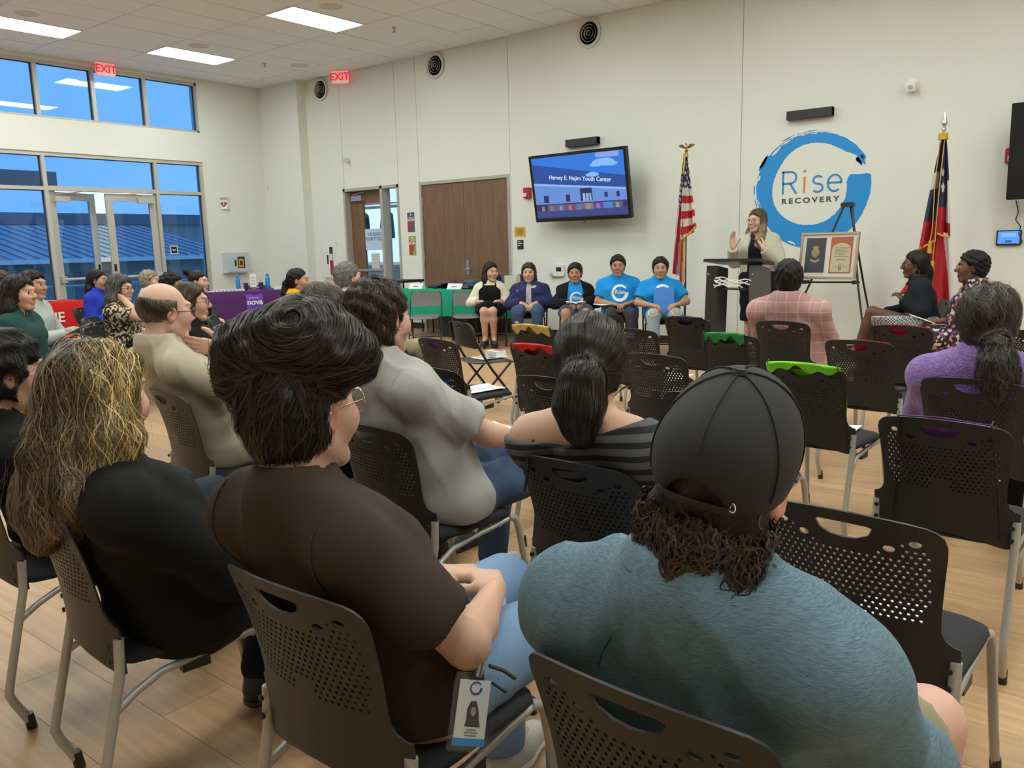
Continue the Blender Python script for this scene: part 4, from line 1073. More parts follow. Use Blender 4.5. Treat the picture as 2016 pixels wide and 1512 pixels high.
def person(key, label, head, fyaw, seat, byaw, skin, hair, top, bottom, hs=1.0, hp=0, hr=0, wd=1.0, fat=1.0, near=False, arms=None, legs=None, shoes=None, bust=0, belly=0, face=None, glasses=None, standing=False, neckl=1.0, group=None, vox=None, colors=None, seatz=.46):
    o = Person(); rs = np.random.RandomState(abs(hash(key)) % 9999 if False else sum(ord(c)*(i+3) for i, c in enumerate(key)) % 9999)
    root = thing('person', label, 'person', (seat[0], seat[1], 0), 0, group)
    hx = vox or (.009 if near else .012)
    RB = facing(byaw); B0 = V3(seat[0], seat[1], 0)
    L2W = lambda p: B0+RB@V3(p)
    Hc = V3(head); RH = facing(fyaw)@rotx(R(hp))@roty(R(hr))
    HT = lambda p: Hc+RH@(V3(p)*hs)
    hl = RB.T@(Hc-B0)                                       # head in body frame
    pz = seatz+.075 if not standing else .95
    nb_h = RB.T@(HT((0, -.035, -.150*neckl))-B0)            # neck base in body frame
    Nl = nb_h
    Pl = V3(0, 0, pz)
    up = nrm(Nl-Pl)
    F = Field(); T = Field()                                # skin, torso-for-cloth
    sw = .165*wd
    Wl = lerp(Pl, Nl, .34)+[0, .012, 0]; Cl = lerp(Pl, Nl, .66)+[0, .012, 0]; Ul = lerp(Pl, Nl, .87)
    Sl = [Nl+V3(s*sw, -.005, -.068) for s in (-1, 1)]
    tor = Field()
    W3 = L2W
    def cols(f):
        for s in (-1, 1):
            f.rc(W3(Pl+V3(s*.078*wd, 0, 0)), W3(Wl+V3(s*.066*wd, 0, 0)), .112*fat, .095*fat, .05)
            f.rc(W3(Wl+V3(s*.066*wd, 0, 0)), W3(Cl+V3(s*.080*wd, 0, 0)), .095*fat, .105*(.4+.6*fat), .05)
            f.rc(W3(Cl+V3(s*.080*wd, 0, 0)), W3(Ul+V3(s*.100*wd, 0, 0)), .105*(.4+.6*fat), .068, .05)
        f.rc(W3(Pl+V3(-.07, 0, 0)), W3(Pl+V3(.07, 0, 0)), .112*fat, .112*fat, .04)
        f.rc(W3(Wl), W3(Cl), .10*fat, .105, .05); f.rc(W3(Cl), W3(Ul), .105, .075, .05)
        for i, s in enumerate((-1, 1)):
            f.rc(W3(Ul+V3(s*.07*wd, 0, .01)), W3(Sl[i]), .062, .056*(.6+.4*fat), .045)
            f.rc(W3(Nl+V3(s*.012, -.008, .012)), W3(Sl[i]+V3(-s*.03, -.005, .012)), .046, .040, .045)
        if belly: f.el(W3(lerp(Pl, Wl, .75)+[0, .06, 0]), (.13*wd*belly, .11*belly, .11*belly), RB, .06)
        if bust:
            for s in (-1, 1): f.el(W3(lerp(Cl, Ul, .12)+V3(s*.072, .085*fat, -.01)), (.062*bust, .056*bust, .058*bust), RB, .04)
    cols(T); cols(F); o.tor_f = T; o.tor_box = T.bbox(.03)
    # neck
    F.rc(HT((0, -.028, -.045)), HT((0, -.034, -.115*neckl)), .054*hs*(.85+.15*wd), .053*hs*(.85+.15*wd), .03)
    F.rc(HT((0, -.034, -.115*neckl)), W3(Nl+[0, 0, -.02]), .054*hs*(.85+.15*wd), .062*hs*wd, .03)
    head_prims(F, HT, RH, hs, face or {})
    # arms
    arms = arms or {}
    boxes = []; sleeves = []; armpts = []
    af = .55+.45*fat
    for i, s in enumerate((-1, 1)):
        a = arms.get('LR'[i], arms.get('both', {})); a = dict(a)
        mir = lambda p: V3(p)*[s, 1, 1]
        e = mir(a.get('e', (.235, .06, .20)) ) if 'abs' not in a else V3(a['e'])
        w = mir(a.get('w', (.07, .26, .145))) if 'abs' not in a else V3(a['w'])
        # elbow/wrist heights are relative to the seat unless 'abs' ; lengths clamped
        zz = pz-.075 if not standing else .0
        if 'abs' not in a: e = e+[0, 0, zz]; w = w+[0, 0, zz]
        S = Sl[i]; ul, fl = a.get('ul', .285)*hs**.5, a.get('fl', .245)*hs**.5
        e = S+nrm(e-S)*min(ul, max(.22, np.linalg.norm(e-S))); w = e+nrm(w-e)*min(fl*1.05, max(.19, np.linalg.norm(w-e)))
        Sw, Ew, Ww = W3(S), W3(e), W3(w); armpts.append((Sw, Ew, Ww))
        F.sp(Sw, .058*af, .04); F.rc(Sw, Ew, .050*af, .040*af, .03); F.rc(Ew, lerp(Ew, Ww, .35), .040*af, .039*af, .02); F.rc(lerp(Ew, Ww, .35), Ww, .039*af, .026*(.7+.3*af), .02)
        hd = RB@(mir(a.get('hd', (-.5, .8, -.15))) if 'abs' not in a else V3(a['hd'])); pn = RB@(mir(a.get('pn', (0, 0, -1))) if 'abs' not in a else V3(a['pn']))
        boxes.append(add_hand(F, Ww, hd, pn, s > 0, a.get('curl', (25, 35, 25)), hs*a.get('hsc', .97), a.get('thumb', .75)))
    # legs
    LG = []
    legs = legs or {}
    for i, s in enumerate((-1, 1)):
        g = legs.get('LR'[i], legs.get('both', {}))
        if standing: hip, kn, an, toe = V3(s*.085, 0, .93), V3(s*.09, .01, .50), V3(s*.09, -.02, .09), V3(s*.11, .11, .03)
        else: hip, kn, an, toe = V3(s*.085, .03, pz-.01), V3(s*.13, .44, pz-.01), V3(s*.13, .46, .085), V3(s*.145, .60, .03)
        if 'k' in g: kn = V3(g['k'])*[s, 1, 1]
        if 'a' in g: an = V3(g['a'])*[s, 1, 1]; toe = an+V3(s*.02, .14, -.055)
        if 't' in g: toe = V3(g['t'])*[s, 1, 1]
        hip, kn, an, toe = W3(hip), W3(kn), W3(an), W3(toe); LG.append((hip, kn, an, toe))
        lf = .5+.5*fat
        F.rc(hip, kn, .082*lf, .056*lf, .04); F.rc(kn, lerp(kn, an, .3), .055*lf, .055*lf, .03); F.rc(lerp(kn, an, .3), an, .055*lf, .036*lf, .03)
        F.rc(an, lerp(an, toe, .9)+[0, 0, .012], .034, .024, .03)
    # ---- body mesh: head and hands fine, the rest coarse
    hb = (Hc-.135*hs-.01, Hc+.155*hs+.01); hb = (np.array(hb[0]), np.array(hb[1]))
    hvox = .0055 if near else .0062
    parts = []
    fh = F.near(*hb); parts.append(polygonize(fh, hb[0], hb[1], hvox))
    hv = .0048 if near else .0055
    for b in boxes:
        fq = F.near(*b); parts.append(polygonize(fq, b[0], b[1], hv))
    lo, hi = F.bbox(.02); parts.append(polygonize(F, lo, hi, hx*1.15, [(hb[0]+.014, hb[1]-.014)]+[(b[0]+.014, b[1]-.014) for b in boxes]))
    Vt = np.concatenate([p[0] for p in parts]); hlc = (Vt-Hc)@RH/hs
    base = np.array(skin[:3]); c = np.tile(base, (len(Vt), 1))
    inh = (np.abs(hlc) < .16).all(1)
    x, y, z = hlc.T
    lipc = np.array((face or {}).get('lips', base*[.80, .55, .55]))
    lip = inh & (np.abs(x) < .024) & (np.abs(z+.0655) < .012*(1-(np.abs(x)/.03)**2)) & (y > .085)
    c[lip] = lipc
    browc = np.array((face or {}).get('brow', np.array(hair.get('col', (.03, .02, .015))[:3])*.7))
    br = inh & (np.abs(np.abs(x)-.034) < .018) & (np.abs(z-.034+6*(np.abs(x)-.036)**2) < .0036) & (y > .06); c[br] = browc*.6+base*.4
    ck = inh & (y > .05) & (z < -.0) & (z > -.05) & (np.abs(x) < .07) & (np.abs(x) > .02); c[ck] = c[ck]*[1.04, .93, .92]
    er = inh & (np.abs(x) > .076) & (np.abs(y) < .04) & (z < .04) & (z > -.045); c[er] = c[er]*[1.10, .84, .80]
    bd = (face or {}).get('beard')
    if bd:
        bm = inh & (z < -.045) & (y > .0) & ~lip; c[bm] = base*(1-bd[1])+np.array(bd[0])*bd[1]
    sh = hair.get('shade')
    if sh:                                                  # closely cropped hair tints the scalp
        km = inh & sh(hlc); c[km] = base*.45+np.array(hair['col'][:3])*.55
    np_body = np_mesh('body', parts, M_skin, c)
    org = B0
    def child(name, me, par=root):
        ob = link(name, me, par); 
        if par is root: ob.location = tuple(-org)
        return ob
    body = child('body', np_body)
    # eyes
    if inh.any():
        for s in (-1, 1):
            m = MB(); ce = HT((s*.0315, .0775, .006)); r = .0128*hs
            n1, n2 = 10, 8
            RHm = Matrix(RH.tolist())
            vs = []; fs = []; mi = []
            for j in range(n2+1):
                for i in range(n1):
                    t = math.pi*j/n2; a = 2*math.pi*i/n1
                    q = RHm @ Vector((math.sin(t)*math.cos(a), math.cos(t), math.sin(t)*math.sin(a)))
                    vs.append(Vector(ce)+q*r)
            for j in range(n2):
                for i in range(n1):
                    m.m.append(1 if j < 2 else 0); fs.append((j*n1+i, j*n1+(i+1) % n1, (j+1)*n1+(i+1) % n1, (j+1)*n1+i))
            mm = list(m.m); m.m = []; m.add(vs, fs); m.m = mm
            child('eye', m.mesh('eye', [M_eyew, M_iris], 80))
    # ---- clothes
    def neckcut(P, depth, vd, nx=0.0):
        q = (P-W3(Nl).astype(f32))@RB.astype(f32)
        return q
    if top:
        G = Field()
        G.p = [p for p in T.p]
        G.rc(W3(Nl+V3(0, 0, .03)), W3(lerp(Nl, Ul, .8)), .066*hs*wd, .072*hs*wd, .03); G.rc(W3(Nl+V3(0, -.012, .0)), W3(lerp(Nl, Cl, .8)+V3(0, -.02, 0)), .058*hs*wd, .085, .04)
        inf = top.get('inf', .011); slv = top.get('sleeve', 'short'); amp = top.get('amp', .0045); hem = top.get('hem', .50 if not standing else .80)
        Nw = W3(Nl); sl_f = []
        for i, s in enumerate((-1, 1)):
            S, E_, W_ = armpts[i]
            if slv == 'none' or top.get('bare') == 'LR'[i]: continue
            fr = {'short': .72, 'cap': .4, 'long': 1, 'half': .98, 'three': .55}[slv]
            fu = Field(); fu.sp(S, .056*af+.002, .03)
            loose = top.get('loose', .012)
            if slv in ('short', 'cap', 'half'):
                fu.rc(S, lerp(S, E_, fr+.25), .052*af+.004, .044*af+loose, .03)
                dirv = nrm(E_-S); ln = np.linalg.norm(E_-S)*fr
                sl_f.append((fu, S, dirv, ln))
            else:
                fu.rc(S, E_, .052*af+.003, .043*af+loose*.6, .03)
                wfr = .97 if slv == 'long' else .55
                Wc = lerp(E_, W_, wfr+.15); fu.rc(E_, Wc, .043*af+loose*.6, .032*af+loose*.5, .02)
                sl_f.append((fu, E_, nrm(W_-E_), np.linalg.norm(W_-E_)*wfr))
        nd = top.get('neck', .0); nf = top.get('vneck', .0)
        sd = rs.randint(9999)
        neckF = Field().rc(HT((0, -.028, -.06)), Nw-RB@V3(0, 0, .05), .058*hs*(.85+.15*wd), .066*hs*wd, .02)
        hemz = hem
        upW = RB@nrm(Nl-Cl+V3(0, .02, 0))
        def shirt(P):
            d = G(P)-f32(inf)
            for fu, S, dv, ln in sl_f:
                e = fu(P)-f32(inf*.7); e = np.maximum(e, (P-S.astype(f32))@dv.astype(f32)-f32(ln))
                h = np.maximum(f32(.035)-np.abs(d-e), 0)/f32(.035); d = np.minimum(d, e)-h*h*f32(.035*.25)
            d = d+cloth_noise(P, amp, sd, top.get('fr', (22, 44)))
            q = (P-Nw.astype(f32))@RB.astype(f32)
            # neckline: the neck column and a scoop in front are taken out
            hole = np.maximum(neckF(P)-f32(.004+nd), -q[:, 2]-f32(.004)-f32(.42)*np.maximum(q[:, 1], -.02))
            d = np.maximum(d, -hole)
            if nf: d = np.maximum(d, -(np.sqrt((q[:, 0]/f32(.6+.1*nf))**2+(q[:, 1]-f32(.10))**2+((q[:, 2]-f32(.03))*f32(.62))**2)-f32(.035+nf)))
            if top.get('offshoulder'):
                d = np.maximum(d, q[:, 2]+f32(.050)-f32(.42)*np.maximum(q[:, 0]*f32(top['offshoulder'])+f32(.02), -.02))
            d = np.maximum(d, q[:, 2]-f32(.075))
            if top.get('open'):                             # open jacket: remove a front strip
                wl = f32(top['open']); fr_ = np.maximum(wl-np.abs(q[:, 0])+f32(.10)*q[:, 2]*0, -(q[:, 1]-f32(.02)))
                strip = np.maximum(np.abs(q[:, 0])-wl*(1+np.clip(-q[:, 2]*1.2, -.3, .4)), -(q[:, 1]-f32(.035)))
                d = np.maximum(d, -strip)
            d = np.maximum(d, f32(hemz)-P[:, 2])
            return d
        lo, hi = T.bbox(.05)
        for S, E_, W_ in armpts:
            lo = np.minimum(lo, np.minimum(np.minimum(S, E_), W_)-.09); hi = np.maximum(hi, np.maximum(np.maximum(S, E_), W_)+.09)
        lo[2] = max(lo[2], hemz-.03)
        o.shirt_f = shirt
        o.shirt = child(top.get('name', 'shirt'), np_mesh(top.get('name', 'shirt'), [polygonize(shirt, lo, hi, hx)], top['mat']))
        if top.get('collar'):
            # band collar ring around the neck
            cl = Field().rc(Nw+RB@V3(0, -.01, -.02), Nw+RB@V3(0, .0, .035), .070*hs*wd, .062*hs*wd, .01)
            def collar(P):
                q = (P-Nw.astype(f32))@RB.astype(f32)
                d = cl(P)-f32(.010); d = np.maximum(d, q[:, 2]-f32(.030)+q[:, 1]*f32(.5)); d = np.maximum(d, -q[:, 2]-f32(.05))
                if top.get('open'): d = np.maximum(d, -np.maximum(np.abs(q[:, 0])-f32(.035), -(q[:, 1]-f32(.02))))
                return d
            lo2, hi2 = cl.bbox(.03); child('collar', np_mesh('collar', [polygonize(collar, lo2, hi2, .006)], top.get('cmat', top['mat'])))
        if top.get('under'):
            def under(P):
                q = (P-Nw.astype(f32))@RB.astype(f32)
                d = G(P)-f32(.001); ud = f32(top.get('uneck', .0)); d = np.maximum(d, -np.maximum(neckF(P)-f32(.004)+ud, -q[:, 2]-f32(.004)-(f32(.42)-ud*6)*np.maximum(q[:, 1], -.02))); return np.maximum(d, f32(hemz+.01)-P[:, 2])
            o.under_f = under; lo3, hi3 = T.bbox(.03); lo3[2] = max(lo3[2], hemz-.02); child('undershirt', np_mesh('undershirt', [polygonize(under, lo3, hi3, hx)], top['under']))
    if bottom:
        kind = bottom.get('kind', 'trousers'); Q = Field(); inf = bottom.get('inf', .012)
        Q.p = [p for p in T.p[:2] if False]
        Q.rc(W3(Pl+V3(-.075*wd, 0, 0)), W3(Pl+V3(.075*wd, 0, 0)), .104*fat, .104*fat, .04)
        Q.rc(W3(Pl+V3(-.06*wd, 0, .03)), W3(lerp(Pl, Wl, .5)+V3(-.05*wd, 0, 0)), .088*fat, .082*fat, .04); Q.rc(W3(Pl+V3(.06*wd, 0, .03)), W3(lerp(Pl, Wl, .5)+V3(.05*wd, 0, 0)), .088*fat, .082*fat, .04)
        lf = .5+.5*fat; cuts = []
        for hip, kn, an, toe in LG:
            if kind == 'trousers':
                Q.rc(hip, kn, .084*lf, .060*lf, .05); Q.rc(kn, lerp(kn, an, .95), .060*lf, bottom.get('cuff', .050), .03)
            elif kind in ('shorts', 'skirt'):
                fr = bottom.get('len', .92); Q.rc(hip, lerp(hip, kn, fr), .086*lf, bottom.get('cuff', .072)*lf, .05 if kind == 'shorts' else .16)
        if kind == 'skirt':
            a, b = LG; fr = bottom.get('len', .92); Q.rc(lerp(a[0], a[1], .5), lerp(b[0], b[1], .5), .075*lf, .075*lf, .08); Q.rc(lerp(a[0], a[1], fr), lerp(b[0], b[1], fr), .058*lf, .058*lf, .08)
        sd2 = rs.randint(9999); topz = hem_top = bottom.get('top', pz+.10)
        amp = bottom.get('amp', .005)
        def pants(P):
            d = Q(P)-f32(inf)+cloth_noise(P, amp, sd2, (24, 50)); d = np.maximum(d, P[:, 2]-f32(topz))
            if kind == 'trousers': d = np.maximum(d, f32(bottom.get('hemz', .085))-P[:, 2])
            if kind in ('shorts', 'skirt'):
                for hip, kn, an, toe in (LG if kind == 'shorts' or not standing else LG[:1]):
                    dv = nrm(kn-hip); ln = np.linalg.norm(kn-hip)*bottom.get('len', .92)
                    cut = (P-hip.astype(f32))@dv.astype(f32)-f32(ln+.02)
                    d = np.maximum(d, cut)
            return d
        lo, hi = Q.bbox(.04)
        child(bottom.get('name', kind), np_mesh(bottom.get('name', kind), [polygonize(pants, lo, hi, hx)], bottom['mat']))
        o.pants_f = pants
    if shoes:
        for hip, kn, an, toe in LG:
            fx = nrm((toe-an)*[1, 1, 0]); z0 = shoes.get('z', .0); f = Field()
            gz = max(0, toe[2]-.035)
            heel = an*[1, 1, 0]+[0, 0, .035+gz]-fx*.02; to = toe*[1, 1, 0]+[0, 0, .032+gz]+fx*.03
            f.rc(heel, lerp(heel, to, .55), .038, .042, .02); f.rc(lerp(heel, to, .55), to, .043, .034, .02)
            f.rc(heel+[0, 0, .02], an+[0, 0, shoes.get('h', .02)], .036, .040, .02)
            if shoes.get('boot'): f.rc(an, lerp(an, kn, .28), .046, .052, .02)
            def sf(P, f=f, gz=gz):
                return np.maximum(f(P)-f32(.003), f32(gz+.012)-P[:, 2])
            lo, hi = f.bbox(.02); so = child('shoe', np_mesh('shoe', [polygonize(sf, lo, hi, .008)], shoes['mat']))
            def sole(P, f=f, gz=gz): return np.maximum(np.maximum(f(P*np.array([1, 1, 0], f32)+np.array([0, 0, .035+gz], f32))-f32(.004), P[:, 2]-f32(gz+.022)), f32(gz+.001)-P[:, 2])
            lo[2] = gz-.005; hi[2] = gz+.04; ob = link('sole', np_mesh('sole', [polygonize(sole, lo, hi, .008)], shoes.get('sole', M_black)), so)
    # ---- hair
    o.root, o.child, o.HT, o.RH, o.Hc, o.hs, o.arm, o.legs, o.Nw, o.RB, o.F, o.W3, o.Nl, o.Cl, o.Ul, o.Pl, o.Sl = root, child, HT, RH, Hc, hs, armpts, LG, W3(Nl), RB, F, W3, Nl, Cl, Ul, Pl, Sl
    if hair: make_hair(o, hair, near, rs)
    if glasses: make_glasses(o, glasses)
    PEOPLE[key] = o
    return o

def make_hair(o, h, near, rs):
    HT, RH, Hc, s = o.HT, o.RH, o.Hc, o.hs
    st = h['style']; col = np.array(h['col'][:3]); t = h.get('t', .014)
    A = Field()
    A.el(HT((0, -.018+h.get('dy', 0), .036)), (np.array((.0755, .096, .088))+t)*s, RH, .01)
    if st not in ('bald',): A.el(HT((0, -.03, -.01)), (np.array((.068, .078, .085))+t*.8)*s, RH, .02)
    after = Field()
    path = h.get('path')                                    # list of (point,radius) in head frame for tail / bun / mass
    for pth in h.get('paths', [path] if path else []):
        for (a, ra), (b, rb) in zip(pth, pth[1:]): after.rc(HT(a), HT(b), ra*s, rb*s, h.get('k', .02)*s)
    fl = h.get('front', (.080, .074)); nape = h.get('nape', -.075); sideY = h.get('side', .006); amp = h.get('amp', .003); earhole = h.get('ears', True)
    sd = rs.randint(9999)
    slope = h.get('slope', 1.0)
    def loc(P): return ((P-Hc.astype(f32))@RH.astype(f32))/f32(s)
    def hf(P):
        d = A(P); q = loc(P)
        y, z = q[:, 1], q[:, 2]+f32(.006)*np.sin(q[:, 0]*f32(95)+1)*np.sin(q[:, 1]*f32(70))
        front = ((y-f32(fl[0]))*f32(slope)-(z-f32(fl[1])))/f32(math.hypot(1, slope))
        back = np.maximum(y-f32(sideY), f32(nape)-z)
        if st == 'bald':
            keep = np.maximum(np.maximum(y-f32(.02), f32(nape)-z), z-f32(h.get('topz', .052))-(np.minimum(y+f32(.03), 0))*f32(-.2))
        else: keep = np.minimum(front, back)
        kk_ = f32(h.get('edge', .022)*s); e_ = keep*f32(s); g_ = np.maximum(kk_-np.abs(d-e_), 0)/kk_; d = np.maximum(d, e_)+g_*g_*kk_*f32(.25)
        if earhole:
            for sx in (-1, 1):
                e = np.sqrt(((q[:, 0]-f32(sx*.085))/.03)**2+((y-f32(.004))/.024)**2+((z+f32(.006))/.034)**2)-1
                d = np.maximum(d, (-e*.024*s).astype(f32))
        if after.p:
            e = after(P); k = f32(.015*s); g = np.maximum(k-np.abs(d-e), 0)/k; d = np.minimum(d, e)-g*g*k*f32(.25)
        if h.get('facecut', False):                          # keep hair out of the face
            e = np.sqrt((q[:, 0]/h['facecut'][0])**2+((y-f32(.075))/h['facecut'][1])**2+((z+f32(.03))/h['facecut'][2])**2)-1
            d = np.maximum(d, (-e*.05*s).astype(f32))
        d = d+cloth_noise(P, amp*s, sd, h.get('fr', (90, 180)))
        return d
    lo, hi = A.bbox(.03)
    if after.p: l2, h2 = after.bbox(.03); lo = np.minimum(lo, l2); hi = np.maximum(hi, h2)
    vx = h.get('vox', .006 if near else .0072)
    v, f = polygonize(hf, lo, hi, vx)
    if len(v) == 0: return
    q = (v-Hc)@RH/s
    colf = h.get('colf')
    def colors(q, r=None):
        c = np.tile(col, (len(q), 1)) if colf is None else colf(q)
        return c
    o.hair = o.child('hair', np_mesh('hair', [(v, f)], M_hair, colors(q)*h.get('basek', .8)))
    o.hair_f = hf
    ns = h.get('n', 2200 if near else 500)
    if not ns: return
    L = h.get('len', .12); seg = h.get('seg', 12); step = L/seg*s; w0 = h.get('w', .0011 if near else .0016)
    flow = h['flow']; wav = h.get('wave', (0, 0)); lift = h.get('lift', .004)
    idx = rs.randint(0, len(v), ns)
    if h.get('mask'):
        ok = np.argwhere(h['mask'](q))[:, 0]; idx = ok[rs.randint(0, len(ok), ns)]
    P = v[idx].astype(np.float64)
    off = rs.uniform(-.001, lift, ns)*s; fy_ = rs.uniform(0, 1, ns) < h.get('fly', .02); off[fy_] *= 2.2; ph = rs.uniform(0, 6.28, ns); wf = wav[0]*rs.uniform(.7, 1.3, ns); wa = wav[1]*rs.uniform(.5, 1.3, ns)
    e = .002
    def grad(P):
        g = np.stack([hf((P+d).astype(f32))-hf((P-d).astype(f32)) for d in np.eye(3)*e], 1).astype(float)
        return g/(np.linalg.norm(g, axis=1)[:, None]+1e-9)
    pts = []; nor = []; jit = rs.normal(size=(ns, 3))*h.get('jit', .12); jit[fy_] *= 2.2
    for k in range(seg+1):
        g = grad(P); dd = hf(P.astype(f32)).astype(float)
        P = P-g*(dd-off)[:, None]*.8
        pts.append(P.copy()); nor.append(g)
        ql = (P-Hc)@RH/s
        fl_ = flow(ql); fl_ = fl_/(np.linalg.norm(fl_, axis=1)[:, None]+1e-9); dv = fl_@RH.T+jit
        dv = dv-g*np.einsum('ij,ij->i', dv, g)[:, None]
        dv /= (np.linalg.norm(dv, axis=1)[:, None]+1e-9)
        side = np.cross(g, dv)
        if wav[1]: dv = dv+side*(wa*np.cos(ph+wf*k*step))[:, None]; dv /= np.linalg.norm(dv, axis=1)[:, None]
        P = P+dv*step+g*(h.get('flick', 0)*(k/seg)**2)*step
    pts = np.array(pts); nor = np.array(nor)
    tang = np.gradient(pts, axis=0); sd_ = np.cross(nor, tang); sd_ /= (np.linalg.norm(sd_, axis=2)[:, :, None]+1e-9)
    wk = np.linspace(1, .25, seg+1)[:, None, None]*w0*s*rs.uniform(.6, 1.5, ns)[None, :, None]
    A_ = pts+sd_*wk; B_ = pts-sd_*wk
    VV = np.stack([A_, B_], 2).transpose(1, 0, 2, 3).reshape(-1, 3)           # strand, seg, 2
    base = (np.arange(ns)*(seg+1)*2)[:, None]; kk = (np.arange(seg)*2)[None]
    b = (base+kk).ravel(); FF = np.stack([b, b+1, b+3, b+2], 1)
    qs = (pts.transpose(1, 0, 2).reshape(-1, 3)-Hc)@RH/s
    dk, bt = h.get('dark', .55), h.get('bright', 1.5); cc = colors(qs)*np.repeat(dk+(bt*1.25-dk)*rs.uniform(0, 1, ns)**2.2, seg+1)[:, None]  # random strand tone; brightest strands put sheen lines into the colour
    cc = np.repeat(cc, 2, axis=0)
    me = np_mesh('hair_strands', [(VV, FF)], M_strand, cc)
    ob = link('hair_strands', me, o.hair)
    ob['kind'] = 'stuff'

def make_glasses(o, g):
    HT, s = o.HT, o.hs; m = MB(); r = g.get('r', .0225); rad = g.get('w', .0016)
    for x in (-1, 1):
        m.tube([HT((x*.034+r*1.12*math.cos(a), .107-.012*abs(math.cos(a)*x > 0)*max(0, math.cos(a)*x), .002+r*.92*math.sin(a))) for a in [2*math.pi*k/20 for k in range(21)]], rad*s, 6, caps=False)
        m.tube([HT((x*.060, .098, .008)), HT((x*.072, .06, .010)), HT((x*.080, .0, .010)), HT((x*.082, -.02, -.008))], rad*s, 6)
    m.tube([HT((-.011, .108, .006)), HT((0, .112, .008)), HT((.011, .108, .006))], rad*s, 6)
    gl = o.child('glasses', m.mesh('glasses', g['mat'], 60))
    for x in (-1, 1):
        m = MB(); n = 16
        vs = [HT((x*.034+r*1.1*math.cos(2*math.pi*k/n), .105-.010*max(0, math.cos(2*math.pi*k/n)*x), .002+r*.9*math.sin(2*math.pi*k/n))) for k in range(n)]
        m.add(vs, [tuple(range(n))]); link('lens', m.mesh('lens', M_lens, 0), gl)
M_lens = mat_glass('spectacle_lens', (.93, .95, .97, 1), .8)

# strand flows in head coordinates
def flow_down(q):
    d = np.zeros_like(q); d[:, 2] = -1; d[:, 1] = -.25*np.clip(q[:, 2]*12, 0, 1); d[:, 0] = q[:, 0]*4*np.clip(q[:, 2]*12, 0, 1)
    return d
def flow_crown(q, c=(0, -.06, .12)):
    d = q-np.array(c); d[:, 2] -= .03; return d
def flow_to(pt, tail=None, brk=.05):
    pt = np.array(pt)
    def f(q):
        d = pt-q; r = np.linalg.norm(d, axis=1); d /= (r[:, None]+1e-6)
        if tail is not None:
            m = tail(q); d[m] = np.array([0, -.1, -1.0])
        return d
    return f
